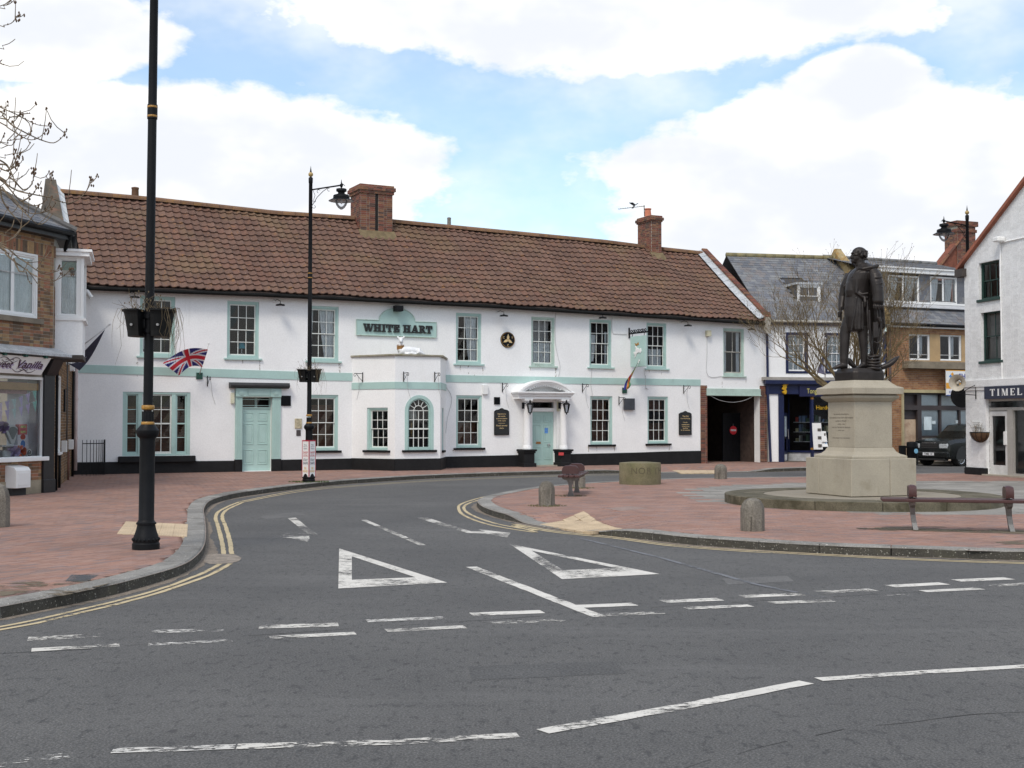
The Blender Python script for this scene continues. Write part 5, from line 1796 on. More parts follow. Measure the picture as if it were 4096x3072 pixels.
MB().fprism(FL,fan,-.42,-.34).build('dial_case',M_ENAM,sca,bevel=.01)
fan2=[(scu+.0,scz+.40),(scu+.05,scz+.40)]+[(scu+.02+.18*math.sin(a),scz+.54+.19*math.cos(a)*.75)for a in np.linspace(1.1,-1.1,9)]
MB().fprism(FL,fan2,-.34,-.336).build('dial',mat('dial_glass',(.28,.30,.29),rough=.2),sca)
for(x0,x1,y0,y1,colr,nm,lab)in((190,300,960,1085,(225,225,232),'white_gift_box','white gift box with red and blue print under the pink tins'),(205,292,905,960,(222,120,122),'pink_tin','lower of two pink sweet tins in the shop window'),(205,292,848,905,(226,128,128),'pink_tin','upper of two pink sweet tins in the shop window')):
 R_=FL.rect(K1,x0,x1,y0,y1,-.30)
 bx_=thing(nm,FL.P((R_[0]+R_[1])/2,R_[2],-.42),lab,'box')
 MB().fbox(FL,R_[0],R_[1],R_[2],R_[3],-.55,-.30).build('carton',mat('card_'+str(colr[0]),lin(colr),rough=.5),bx_,bevel=.008)
 if nm=='pink_tin':
  MB().fbox(FL,R_[0]+.05,R_[1]-.05,R_[2]+.04,R_[3]-.03,-.3,-.297).build('label',mat('green_yellow_print',lin((190,190,120)),rough=.5,var=.5,scale=30),bx_)
 else:
  cu_,cz_=(R_[0]+R_[1])/2,(R_[2]+R_[3])/2
  MB().fprism(FL,[(cu_+.09*math.cos(a),cz_+.08+.06*math.sin(a))for a in np.linspace(0,6.28,12)[:-1]],-.3,-.297).build('print',mat('red_print',lin((190,80,60)),rough=.5),bx_)
  MB().fprism(FL,[(cu_+.08*math.cos(a),cz_-.08+.09*math.sin(a))for a in np.linspace(0,6.28,12)[:-1]],-.3,-.297).build('print',mat('blue_print',lin((70,120,180)),rough=.5),bx_)
for x_,y_,c_,nm in((150,1165,(196,180,216),'lilac'),(215,1160,(226,120,84),'orange'),(30,880,(150,120,170),'purple')):
 u_,z_=FL.uv(*K1(x_,y_),-.25)
 mb_=MB()
 for k in range(70):
  v=Vector((random.gauss(0,1),random.gauss(0,1),random.gauss(0,1))).normalized()
  p=FL.P(u_,max(z_,zt+.13),-.25)
  w_=v.orthogonal().normalized()*.03
  mb_.add([p,p+v*.14+w_,p+v*.14-w_],[(0,1,2)])
 o=mb_.build('pom_pom',mat('pom_'+nm,lin(c_),rough=.9),None,recalc=False)
 tag(o,nm+' tissue pom-pom in the sweet shop window','pom-pom','tissue pom-poms in the shop window')
R_=FL.rect(K1,265,362,1112,1195,-.2)
lo=thing('swirl_tin',FL.P((R_[0]+R_[1])/2,zt,-.25),'round white tin with black swirl beside the pom-poms','tin')
cu_,cz_,r_=(R_[0]+R_[1])/2,(R_[2]+R_[3])/2,(R_[3]-R_[2])/2
MB().fprism(FL,[(cu_+r_*math.cos(a),cz_+r_*math.sin(a))for a in np.linspace(0,6.28,24)[:-1]],-.3,-.2).build('tin',M_WHITEPL,lo)
MB().tube([FL.P(cu_+r_*.85*t*math.cos(t*12),cz_+r_*.85*t*math.sin(t*12),-.197)for t in np.linspace(.1,1,40)],.012,4).build('swirl',M_BLKMET,lo)
BUNT=[(188,172,214),(226,158,158),(200,180,222),(190,216,216),(226,210,226),(120,190,180),(198,184,224)]
for j,(pts,sag,lab)in enumerate(((((-120,640),(395,470)),70,'upper string of pastel triangular bunting across the sweet shop window'),(((-120,720),(395,590)),75,'lower string of pastel triangular bunting across the sweet shop window'))):
 bt_=thing('bunting',FL.P(FL.uv(*K1(150,600),-.1)[0],FL.uv(*K1(150,600),-.1)[1],-.1),lab,'bunting')
 line=[]
 for t in np.linspace(0,1,22):
  x=pts[0][0]+(pts[1][0]-pts[0][0])*t
  y=pts[0][1]+(pts[1][1]-pts[0][1])*t+sag*(1-(2*t-1)**2)*.35
  line.append(FL.uv(*K1(x,y-(130 if False else 0)),-.10))
 MB().tube([FL.P(a,b,-.10)for a,b in line],.004,4).build('string',M_WHITEPL,bt_)
 for k in range(1,21,3):
  (a,b),(c,d)=line[k],line[min(21,k+2)]
  MB().add([FL.P(a,b,-.10),FL.P(c,d,-.10),FL.P((a+c)/2+.02,(b+d)/2-.25,-.085),FL.P((a+c)/2,(b+d)/2-.01,-.09)],[(0,3,2),(3,1,2)]).build('pennant',mat('pennant_%d'%(k%7),lin(BUNT[(k+j)%7]),rough=.8),bt_,recalc=False)
R_=FL.rect(K1,175,330,1318,1530,.30)
mbx=thing('meter_box',FL.P((R_[0]+R_[1])/2,PZ,.15),'white plastic meter box on the brick wall below the sweet shop window','meter box')
b_=MB()
prf=[(.0,R_[2]),(.30,R_[2]),(.30,R_[3]-.05),(.24,R_[3]+.02),(.0,R_[3]+.06)]
b_.add([FL.P(R_[0],z,d)for d,z in prf]+[FL.P(R_[1],z,d)for d,z in prf],[(0,1,2,3,4),(9,8,7,6,5)]+[(i,(i+1)%5,(i+1)%5+5,i+5)for i in range(5)])
b_.build('case',M_WHITEPL,mbx,bevel=.008)
MB().fbox(FL,R_[0]+.06,R_[1]-.05,R_[2]+.06,R_[3]-.10,.29,.307).build('door',M_WHITEPL,mbx,bevel=.003)
MB().fbox(FL,R_[0]+.02,R_[0]+.5,PZ,R_[2],.02,.16).build('vent_box',mat('dark_vent',(.03,.03,.03),rough=.9),mbx)
# ================================================================== the hardware shop
pS=F0.P(UR,0,0)
FH=Fac((pS.x,pS.y),12)
M_NAVY=mat('navy_gloss_paint',(.010,.016,.060),rough=.35,var=.15,scale=4)
HU1=FH.uv(3540,1400)[0]
hw_=thing('hardware_shop_building',FH.P(HU1/2,PZ),'narrow white shop with navy shopfront and slate roof with one dormer','shop')
HE=FH.uv(*Q2(500,990),.2)[1]
SHZ=FH.uv(*K2(500,190))[1]
hwin=[FH.rect(Q2,333,605,1128,1622),FH.rect(Q2,828,1100,1135,1625),FH.rect(Q2,1330,1600,1140,1480)]
mb=wall_holes(FH,0,HU1,SHZ-.2,HE,hwin,.10)
mb.add([FH.P(HU1,0),FH.P(HU1,HE),FH.P(HU1,HE,-8),FH.P(HU1,0,-8)],[(3,2,1,0)])
mb.build('wall',M_WHITE,hw_,recalc=False)
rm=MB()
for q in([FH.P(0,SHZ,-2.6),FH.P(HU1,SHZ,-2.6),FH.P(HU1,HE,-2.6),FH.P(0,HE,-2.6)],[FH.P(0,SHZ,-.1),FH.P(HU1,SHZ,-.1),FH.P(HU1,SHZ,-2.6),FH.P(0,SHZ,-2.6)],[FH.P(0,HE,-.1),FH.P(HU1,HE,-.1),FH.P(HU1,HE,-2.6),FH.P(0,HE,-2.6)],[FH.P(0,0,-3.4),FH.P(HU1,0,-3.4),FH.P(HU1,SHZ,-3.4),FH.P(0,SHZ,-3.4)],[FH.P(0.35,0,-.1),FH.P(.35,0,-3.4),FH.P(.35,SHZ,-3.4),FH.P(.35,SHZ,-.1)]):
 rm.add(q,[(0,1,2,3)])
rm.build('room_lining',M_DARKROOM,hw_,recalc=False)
for R in hwin:
 w_=R[1]-R[0];h_=R[3]-R[2]
 fr_=MB()
 ring(fr_,FH,(R[0]-.02,R[1]+.02,R[2]-.05,R[3]+.04),(R[0]+w_*.10,R[1]-w_*.12,R[2]+.04,R[3]-.06),-.10,.03)
 fr_.build('window_surround',M_NAVY,hw_,bevel=.004)
 sash_window(hw_,FH,(R[0]+w_*.10,R[1]-w_*.12,R[2]+.04,R[3]-.06),(.05,.05,.06,.05),3,2,2,M_WHITEPL,M_WHITEPL,curtain=[('net',0,1,0,1,0)],recess=.02,cd=-.15)
MB().fbox(FH,.05,HU1,HE-.10,HE+.02,-.02,.16).build('eaves_board',M_NAVY,hw_)
MB().tube([FH.P(.05,HE+.06,.24),FH.P(HU1,HE+.06,.24)],.065,8).build('gutter',mat('white_gutter',(.6,.58,.52),rough=.5),hw_,smooth=True)
dpu=FH.uv(*K2(130,400),.1)[0]
MB().tube([FH.P(dpu-.03,HE+.02,.22),FH.P(dpu-.02,HE-.3,.10),FH.P(dpu,2.9,.10),FH.P(dpu+.1,.15,.10)],.052,10).tube([FH.P(dpu,3.2,.1),FH.P(dpu,3.3,.1)],.072,10).build('downpipe',M_NAVY,hw_,smooth=True,auto=40)
HRD=-3.9
hz0,hz1=HE+.10,FH.uv(*Q2(420,158),HRD)[1]
def slate_roof(F,u0,u1,d0,z0,d1,z1,parent,skip=None,pitch=.20,wdt=.26,limit=300,name='roof'):
 up=(F.n*(d1-d0)+Vector((0,0,z1-z0)))
 L=up.length
 up=up/L
 nv=F.d.cross(up)
 k=MB()
 a,b,c,d=F.P(u0,z0-.03,d0),F.P(u1,z0-.03,d0),F.P(u1,z1-.03,d1),F.P(u0,z1-.03,d1)
 k.add([a,b,c,d],[(0,1,2,3)])
 ro=k.build(name,mat('dark_slate_bed',(.05,.05,.055),rough=.9),parent)
 ms=[]
 n=int(L/pitch)
 for r in range(n):
  u=u0-(wdt/2 if r%2 else 0)
  while u<u1:
   a_,b_=max(u,u0),min(u+wdt,u1)
   u+=wdt
   if b_-a_<.04:
    continue
   s=r*pitch
   dd=d0+(d1-d0)*(s+pitch/2)/L
   if skip and skip((a_+b_)/2,dd):
    continue
   p=F.P((a_+b_)/2,z0,d0)+up*(s+pitch*.5)+nv*(.004+random.uniform(-.002,.003))
   tw_=random.uniform(-.006,.006)
   ms.append(frame_mat(p,F.d*(b_-a_-.005)+up*tw_,up*(pitch*1.16)-nv*.014,nv*.008))
 pieces('slate',ro,unit_box(),ms,M_SLATE('obj'),M_SLATE('attr'),limit)
 return ro
DOR=FH.rect(Q2,478,768,488,795,-.9)
hro=slate_roof(FH,-.1,HU1-.05,.28,hz0,HRD,hz1,hw_,skip=lambda u,d:DOR[0]<u<DOR[1]and-2.4<d<-.95)
rg=MB()
u=-.1
while u<HU1:
 q=MB()
 q.tube([FH.P(u,hz1+.02,HRD),FH.P(min(u+.45,HU1),hz1+.02,HRD)],.11,8)
 q.build('ridge_tile',mat('lichen_ridge',lin((126,118,88)),rough=.95,rnd='obj',var=.2,scale=5,dirt=[(lin((150,120,60)),6,.55,.7,.6)]),hro,smooth=True)
 u+=.455
rb=MB()
rb.add([FH.P(-.1,hz1,HRD),FH.P(HU1,hz1,HRD),FH.P(HU1,hz0,-8),FH.P(-.1,hz0,-8)],[(0,1,2,3)])
rb.build('rear_roof',M_SLATE('obj'),hw_)
dm=MB()
dpt=1.9
dm.fbox(FH,DOR[0],DOR[1],DOR[2]-.3,DOR[3]-.06,-.9-dpt,-.93)
dmo=dm.build('dormer',mat('slate_hung_cheek',(.10,.10,.105),rough=.85,var=.2,scale=4),hw_)
MB().fbox(FH,DOR[0]-.08,DOR[1]+.08,DOR[3]-.06,DOR[3]+.03,-.9-dpt-.3,-.82).build('dormer_roof',M_LEAD,dmo)
sash_window(hw_,FH.side(0)if False else Fac(FH.P(0,0,-.9)[:2],12),(DOR[0],DOR[1],DOR[2],DOR[3]-.06),(.13,.13,.12,.12),2,1,1,M_WHITEPL,M_WHITEPL,name='dormer_window',recess=-.03,curtain=None,glass_m=None)
MB().fbox(FH,DOR[0]+.05,DOR[1]-.05,DOR[2]+.05,DOR[3]-.1,-1.2,-.99).build('dormer_dark',M_DARKROOM,hw_)
k=MB()
uu0,uu1=HU1-.30,HU1+.10
rz=lambda d:hz0+(hz1-hz0)*(.28-d)/(.28-HRD)
for(da,db)in((.34,-1.2),(-1.2,-2.6),(-2.6,HRD)):
 k.hexa([FH.P(uu0,rz(da)-.1,da),FH.P(uu1,rz(da)-.1,da),FH.P(uu1,rz(db)-.1,db),FH.P(uu0,rz(db)-.1,db),FH.P(uu0,rz(da)+.38,da),FH.P(uu1,rz(da)+.38,da),FH.P(uu1,rz(db)+.40,db),FH.P(uu0,rz(db)+.40,db)])
k.hexa([FH.P(uu0,hz1-.1,HRD),FH.P(uu1,hz1-.1,HRD),FH.P(uu1,hz0,-8),FH.P(uu0,hz0,-8),FH.P(uu0,hz1+.48,HRD),FH.P(uu1,hz1+.48,HRD),FH.P(uu1,hz0+.4,-8),FH.P(uu0,hz0+.4,-8)])
k.build('gable_coping',mat('lichen_stone',lin((158,140,104)),rough=.95,var=.25,scale=4,dirt=[(lin((150,112,50)),4,.45,.65,.7),(lin((90,88,76)),2.2,.5,.7,.5)]),hw_,bevel=.05)
sf=MB()
zf0,zf1=FH.uv(*K2(400,400),.15)[1],FH.uv(*K2(400,235),.15)[1]
ua=FH.uv(*K2(110,300),.15)[0]
sf.fbox(FH,ua,HU1,zf0,zf1,-.05,.10)
sf.fbox(FH,ua-.08,HU1,zf1,zf1+.16,-.05,.28)
sf.fbox(FH,ua-.04,HU1,zf1-.05,zf1,-.05,.18)
sf.build('fascia',M_NAVY,hw_,bevel=.006)
MB().fbox(FH,ua-.18,HU1,zf1+.16,FH.uv(*K2(500,118),.2)[1],-.05,.24).build('lead_cornice',mat('stained_cornice',(.33,.31,.28),rough=.9,var=.2,scale=3),hw_)
wp0,wp1=FH.uv(*K2(145,900))[0],FH.uv(*K2(297,900))[0]
MB().fbox(FH,wp0,wp1,.14,zf0,-.10,.04).build('white_pier',M_WHITE,hw_)
np1=FH.uv(*K2(388,900))[0]
MB().fbox(FH,wp1,np1,.0,zf0,-.10,.08).build('pilaster',M_NAVY,hw_,bevel=.008)
wx0,wx1=FH.uv(*K2(520,1100),-.6)[0],FH.uv(*K2(860,1100),.0)[0]
zs0=FH.uv(*K2(860,1340))[1]
st_=MB()
st_.fbox(FH,wx1,HU1,.15,zs0-.08,-.08,.02)
a_,b_=FH.P(wx0,0,-.9),FH.P(wx1,0,0)
FE=mkF(a_,b_)
LE=(b_-a_).length
st_.fbox(FE,0,LE,.15,zs0-.08,-.05,.02)
st_.build('stall_riser',mat('grey_moulded_panel',(.45,.45,.46),rough=.7,var=.2,scale=5),hw_)
for F_,L0,L1 in((FE,.0,LE),(FH,wx1,HU1)):
 q=MB()
 q.fbox(F_,L0,L1,zs0-.08,zs0,-.08,.06)
 q.fbox(F_,L0,L0+.05,zs0,zf0,-.06,.02);q.fbox(F_,L1-.06,L1,zs0,zf0,-.06,.04)
 fo=q.build('shop_window_frame',M_NAVY,hw_)
 MB().add([F_.P(L0,zs0,-.02),F_.P(L1,zs0,-.02),F_.P(L1,zf0,-.02),F_.P(L0,zf0,-.02)],[(0,1,2,3)]).build('pane',M_GLASS,fo,recalc=False)
 for zz in(.35,.75,1.15):
  MB().fbox(F_,L0+.1,L1-.1,zs0+zz,zs0+zz+.02,-.7,-.25).build('shelf',M_WHITEPL,hw_)
  for k in range(int((L1-L0-.3)/.16)):
   uu=L0+.15+k*.16
   c_=random.choice([(180,180,175),(90,110,140),(150,60,50),(60,80,60),(200,190,150),(40,40,46)])
   MB().fbox(F_,uu,uu+random.uniform(.06,.13),zs0+zz+.02,zs0+zz+random.uniform(.12,.32),-.5,-.32).build('goods',mat('goods_%d'%c_[0],lin(c_),rough=.6),hw_)
MB().fbox(FH,wx1-.05,wx1+.05,.15,zf0,-.06,.08).build('corner_post',M_NAVY,hw_)
for zz in(zs0+.03,zf0-.55*(zf0-zs0)+1.05,zf0-.12):
 MB().fbox(FH,wx1-.06,wx1+.06,zz,zz+.10,-.05,.095).build('gilt_block',M_GOLD,hw_,bevel=.02)
dr0=FH.uv(*K2(388,1000),-.1)[0]
FD=mkF(FH.P(dr0+.02,0,-.06),FH.P(dr0+.42,0,-.62))
dl_=MB()
ring(dl_,FD,(0,.70,.16,zf0-.75),(.09,.61,.55,zf0-.9),-.04,.0)
dlo=dl_.build('open_door',M_NAVY,hw_)
MB().fbox(FD,.09,.61,.55,zf0-.9,-.03,-.025).build('door_glass',glass('dark_glass',(.35,.38,.42)),dlo)
MB().fbox(FD,.15,.5,1.15,2.0,-.02,.0).build('poster',mat('pale_poster',lin((190,205,210)),rough=.6,var=.3,scale=9),dlo)
MB().tube([FD.P(.62,1.45,.03),FD.P(.66,1.05,.05)],.015,6).build('handle',mat('steel',(.6,.6,.6),rough=.3),dlo)
MB().fbox(FD,.05,.5,.18,.42,.0,.01).build('kick_plate',M_WHITEPL,dlo)
MB().fbox(FH,dr0,HU1,PZ,PZ+.03,-3.3,-.02).build('shop_floor',mat('worn_floor',(.12,.10,.08),rough=.8),hw_)
R_=(FH.uv(*K2(665,350),.2)[0],HU1-.6,FH.uv(*K2(800,440),.2)[1],FH.uv(*K2(800,262),.2)[1])
hs=thing('hardware_shop_sign',FH.P((R_[0]+R_[1])/2,R_[2],.15),'navy board with gold shop name over the hardware shop window','sign')
MB().fbox(FH,R_[0],R_[1],R_[2],R_[3],.09,.16).build('board',mat('navy_board',(.010,.012,.055),rough=.4,var=.1),hs,bevel=.004)
M_YEL=mat('yellow_lettering',lin((206,198,110)),rough=.5,var=0)
tu0=FH.uv(*K2(780,350),.17)[0]
tu1=FH.uv(*K2(985,350),.17)[0]
put_text('lettering',"Tong's",FH,tu0+(tu1-tu0)*.5,(R_[2]+R_[3])/2-.02,(R_[3]-R_[2])*.62,(tu1-tu0)*1.0,M_YEL,hs,.164)
hz=FH.uv(*K2(1010,622),.01)
put_text('window_lettering','Hardware',FH,hz[0]+.02+.25,hz[1],.17,.95,mat('gold_leaf_lettering',lin((200,160,40)),rough=.4),hw_,.012)
gu,gz=FH.uv(*K2(390,310),.12)
gf=MB()
prof=[(0,.42),(.10,.44),(.26,.40),(.14,.34),(.16,.26),(.10,.20),(.16,.12),(.14,.02),(.04,-.02),(-.06,.04),(-.12,.10),(-.04,.12),(.02,.14),(-.12,.20),(-.10,.26),(-.04,.30),(-.10,.36)]
gf.fprism(FH,[(gu+x*.8,gz-.22+y)for x,y in prof],.10,.20)
g_=gf.build('gilded_fish',mat('gilding',lin((210,165,40)),rough=.35,metal=.3,var=.2,scale=12),None,bevel=.02)
tag(g_,'gilded scrolled emblem fixed on the navy shop fascia','emblem')
for nm,x0,x1,y0,y1,lab in(('notice_board',880,1030,880,1318,'tall white notice board leaning at the hardware shop window'),('notice_board',1020,1105,1015,1190,'small white notice with blue print beside the tall notice board'),('notice_board',1035,1122,1188,1272,'lower white card with blue print beside the tall notice board')):
 R_=FH.rect(K2,x0,x1,y0,y1,.10)
 nb_=thing(nm,FH.P((R_[0]+R_[1])/2,R_[2],.1),lab,'notice')
 q=MB()
 q.hexa([FH.P(R_[0],R_[2],.16),FH.P(R_[1],R_[2],.16),FH.P(R_[1],R_[2],.14),FH.P(R_[0],R_[2],.14),FH.P(R_[0]-.03,R_[3],.08),FH.P(R_[1]-.03,R_[3],.08),FH.P(R_[1]-.03,R_[3],.06),FH.P(R_[0]-.03,R_[3],.06)])
 q.build('sheet',M_WHITEPL,nb_)
 for k in range(3 if x0==880 else 1):
  zz=R_[3]-(.2+.3*k)*(R_[3]-R_[2])
  q=MB().fbox(FH,R_[0]+(R_[1]-R_[0])*.5,R_[1]-.05,zz-.12,zz,.085+.03*k,.105+.03*k+.01)
  q.build('picture',mat('notice_picture_%d'%(x0%2),(.10,.09,.08)if x0==880 else lin((120,170,210)),rough=.6),nb_)
# ================================================================== the brick building with long dormer
pB=FH.P(HU1+.1,0,0)
FK=Fac((pB.x,pB.y),23)
KU1=FK.uv(4020,1400)[0]
bk_=thing('brick_shop_building',FK.P(KU1/2,PZ),'modern buff-orange brick building with slate mansard and long white dormer','shop')
ORB=[lin(c)for c in[(158,116,82),(148,107,76),(166,125,90),(138,97,70),(154,111,78),(160,120,84)]]
BR_ORG=brick_mats('orange_brick',ORB,dirt=[((.10,.06,.04),3,.6,.8,.35)])
KE=FK.uv(*Q3(500,960),.1)[1]
KG=FK.uv(*K4(600,335))[1]
kw_=[FK.rect(Q3,135,440,1062,1440),FK.rect(Q3,592,905,1072,1450)]
KS0=FK.uv(*K4(250,700))[0]
ent=(KS0,KU1-.1,PZ,KG)
w=wall_holes(FK,0,KU1,0,KE,kw_+[ent+(.3,)],.12)
w.add([FK.P(KU1,0),FK.P(KU1,KE),FK.P(KU1,KE,-8),FK.P(KU1,0,-8)],[(3,2,1,0)])
wk=w.build('wall',M_MORTAR,bk_,recalc=False)
pan=(FK.uv(*Q3(130,1250))[0],KU1,FK.uv(*Q3(500,1465))[1],FK.uv(*Q3(500,1055))[1])
pieces('brick',wk,unit_box(),bricks_on(FK,0,KU1,.02,KE,[pan,ent],bond='stretcher',H=.075),BR_ORG[0],BR_ORG[1])
q=wall_holes(Fac(FK.P(0,0,.004)[:2],23),pan[0],pan[1],pan[2],pan[3],kw_,.02)
q.build('render_panel',mat('tan_render',lin((176,148,110)),rough=.9,var=.08),bk_,recalc=False)
for R in kw_:
 wn_=sash_window(bk_,FK,R,(.06,.06,.07,.06),2,1,1,M_WHITEPL,M_WHITEPL,split=.18,bar=.09,recess=.02,casement=True,curtain=[('net',.5,.8,.1,1,.3)])
lg=FK.rect(Q3,115,975,1462,1568,.35)
MB().fbox(FK,lg[0],KU1,lg[2],lg[3],-.02,.38).build('concrete_ledge',mat('board_marked_concrete',lin((128,118,102)),rough=.95,var=.2,scale=2.5,dirt=[((.09,.085,.075),2,.55,.75,.5)]),bk_,bevel=.01)
MB().fbox(FK,0,KU1,KE-.04,KE+.06,-.02,.20).build('eaves_board',M_WHITEPL,bk_)
MB().tube([FK.P(0,KE+.08,.26),FK.P(KU1,KE+.08,.26)],.065,8).build('gutter',M_BLKMET,bk_,smooth=True)
dpu=FK.uv(*Q2(1640,1300))[0]
MB().tube([FK.P(dpu,KE,.08),FK.P(dpu,.2,.08)],.05,8).build('downpipe',mat('brown_pipe',(.06,.035,.03),rough=.5),bk_,smooth=True)
kz0=KE+.10
dsl=FK.uv(*Q3(500,605),-1.0)[1]
slate_roof(FK,-.05,KU1,.28,kz0,-1.05,dsl+.05,bk_,pitch=.23,wdt=.30)
dtop=FK.uv(*Q3(500,185),-1.0)[1]
dfa=FK.uv(*Q3(500,148),-1.0)[1]
KRD=-4.2
krz=FK.uv(*C8(300,468),KRD)[1]
slate_roof(FK,-.05,KU1,-.9,dfa+.02,KRD,krz,bk_,pitch=.23,wdt=.30,limit=150,name='upper_roof')
MB().add([FK.P(-.05,krz,KRD),FK.P(KU1,krz,KRD),FK.P(KU1,kz0,-9),FK.P(-.05,kz0,-9)],[(0,1,2,3)]).build('rear_roof',M_SLATE('obj'),bk_)
u=0
while u<KU1:
 MB().tube([FK.P(u,krz+.02,KRD),FK.P(u+.45,krz+.02,KRD)],.10,8).build('ridge_tile',mat('grey_ridge',(.16,.16,.16),rough=.9,rnd='obj'),bk_,smooth=True)
 u+=.455
dw=[FK.rect(Q3,-180,275,195,590,-1.0),FK.rect(Q3,445,832,215,600,-1.0)]
Fd=Fac(FK.P(0,0,-1.0)[:2],23)
w=wall_holes(Fd,-.02,KU1,dsl-.1,dtop+.1,dw,.1)
w.add([Fd.P(-.02,dsl-.1),Fd.P(-.02,dtop+.1),Fd.P(-.02,dtop+.1,-2.5),Fd.P(-.02,dsl-.1,-2.5)],[(0,1,2,3)])
dwo=w.build('dormer_wall',mat('dark_slate_bed',(.05,.05,.055),rough=.9),bk_,recalc=False)
pieces('slate',dwo,unit_box(),bricks_on(Fd,-.02,KU1,dsl-.1,dtop+.1,dw,L=.30,H=.22,bond='stretcher',proud=.012,thick=.012,joint=.004),M_SLATE('obj'),M_SLATE('attr'))
for R in dw:
 sash_window(bk_,Fd,R,(.07,.07,.07,.07),2,1,1,M_WHITEPL,M_WHITEPL,split=.80,bar=.09,recess=-.03,casement=True,cd=-.12,curtain=[('net',0,.35,0,1,-.3),('net',.62,.95,0,1,-.3),('net',.97,1,0,1,0)])
MB().fbox(Fd,-.25,KU1,dtop,dfa+.06,-.3,.22).fbox(Fd,-.30,KU1,dfa+.06,dfa+.12,-.3,.28).build('dormer_fascia',M_WHITEPL,bk_)
MB().fbox(Fd,-.05,KU1-.2,dsl-.06,dsl+.02,-.05,.10).build('dormer_sill',M_WHITEPL,bk_)
MB().hexa([Fd.P(-.05,dsl-.28,.55),Fd.P(KU1,dsl-.28,.55),Fd.P(KU1,dsl-.3,0),Fd.P(-.05,dsl-.3,0),Fd.P(-.05,dsl-.26,.56),Fd.P(KU1,dsl-.26,.56),Fd.P(KU1,dsl-.04,.02),Fd.P(-.05,dsl-.04,.02)]).build('lead_apron',mat('pale_lead',(.45,.46,.48),rough=.6,var=.1),bk_)
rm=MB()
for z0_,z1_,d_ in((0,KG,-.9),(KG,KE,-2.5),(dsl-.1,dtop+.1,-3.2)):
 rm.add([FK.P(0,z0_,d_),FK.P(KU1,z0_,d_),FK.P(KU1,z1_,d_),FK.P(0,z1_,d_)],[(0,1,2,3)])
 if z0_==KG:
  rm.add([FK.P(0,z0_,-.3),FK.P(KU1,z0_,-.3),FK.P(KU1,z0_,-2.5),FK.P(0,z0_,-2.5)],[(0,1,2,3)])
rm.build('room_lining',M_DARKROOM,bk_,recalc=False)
M_BRN=mat('dark_brown_frame',(.045,.034,.034),rough=.5,var=.12)
def KR(x0,x1,y0,y1,d=0.0):return FK.rect(K4,x0,x1,y0,y1,d)
MB().fbox(FK,KS0,KU1,FK.uv(*K4(600,345))[1],FK.uv(*K4(600,300))[1],-.05,.12).build('sign_rail',mat('cream_rail',lin((180,168,130)),rough=.7),bk_)
MB().fbox(FK,FK.uv(*K4(243,800))[0],FK.uv(*K4(272,800))[0],0,KG+.05,-.1,.08).build('stone_pilaster',mat('cast_stone',lin((168,156,124)),rough=.9),bk_)
q=MB()
zA,zB,zC=FK.uv(*K4(700,535))[1],FK.uv(*K4(700,605))[1],FK.uv(*K4(700,990))[1]
q.fbox(FK,KS0,KU1,zB,zA,-.20,-.03)
q.fbox(FK,KS0,KU1,KG-.10,KG,-.20,-.032)
for x0,x1 in((500,562),(838,862),(1128,1152)):
 a_,b_=FK.uv(*K4(x0,800))[0],FK.uv(*K4(x1,800))[0]
 q.fbox(FK,a_,b_,PZ,KG-.1,-.20,-.034)
sfo=q.build('shopfront_frame',M_BRN,bk_)
MB().fbox(FK,KS0,FK.uv(*K4(500,800))[0],PZ,FK.uv(*K4(380,745))[1],-.30,-.16).build('boarded_door',mat('bare_plywood',lin((196,172,146)),rough=.85,var=.12,scale=2,dirt=[(lin((150,112,92)),3,.5,.7,.5)]),bk_)
MB().fbox(FK,KS0,FK.uv(*K4(500,800))[0],FK.uv(*K4(380,740))[1],KG-.1,-.30,-.18).build('door_head_panel',M_BRN,bk_)
MB().fbox(FK,FK.uv(*K4(562,1000))[0],KU1,PZ,zC-.06,-.25,-.08).build('stall_riser',mat('cream_panel',lin((200,190,176)),rough=.7),bk_)
MB().fbox(FK,FK.uv(*K4(562,1000))[0],KU1,zC-.06,zC,-.25,-.03).build('shop_sill',M_BRN,bk_)
M_BLINDW=mat('white_window_film',lin((222,228,226)),rough=.7,var=.06,scale=3)
for x0,x1 in((565,835),(865,1125),(1155,1500)):
 a_,b_=FK.uv(*K4(x0,800))[0],FK.uv(*K4(x1,800))[0]
 for z0_,z1_ in((zC,zB),(zA,KG-.1)):
  MB().fbox(FK,a_,b_,z0_,z1_,-.15,-.14).build('window_film',M_BLINDW,bk_)
  MB().add([FK.P(a_,z0_,-.12),FK.P(b_,z0_,-.12),FK.P(b_,z1_,-.12),FK.P(a_,z1_,-.12)],[(0,1,2,3)]).build('pane',M_GLASS,bk_,recalc=False)
for x0,x1,y0,y1 in((590,705,705,905),(710,765,765,812),(1070,1125,755,805)):
 R_=KR(x0,x1,y0,y1,-.1)
 MB().fbox(FK,R_[0],R_[1],R_[2],R_[3],-.118,-.11).build('paper_notice',mat('paper',lin((205,218,222)),rough=.8),bk_)
R_=KR(665,760,1030,1085,-.07)
MB().fbox(FK,R_[0],R_[1],R_[2],R_[3],-.09,-.06).build('letter_plate',M_BRN,bk_)
R_=FK.rect(K4,922,1420,5,388,.45)
R_=(R_[0],R_[0]+1.15,R_[2],R_[3])
ea=thing('letting_board',FK.P((R_[0]+R_[1])/2,R_[2],.45),'white letting board with orange and blue diamond logo over the closed shop','sign')
MB().fbox(FK,R_[0],R_[1],R_[2],R_[3],.42,.45).build('board',M_WHITEPL,ea)
hgt=R_[3]-R_[2]
MB().fbox(FK,R_[0],R_[1],R_[2]+hgt*.27,R_[2]+hgt*.50,.44,.453).build('orange_band',mat('orange_print',lin((226,160,50)),rough=.5,var=0),ea)
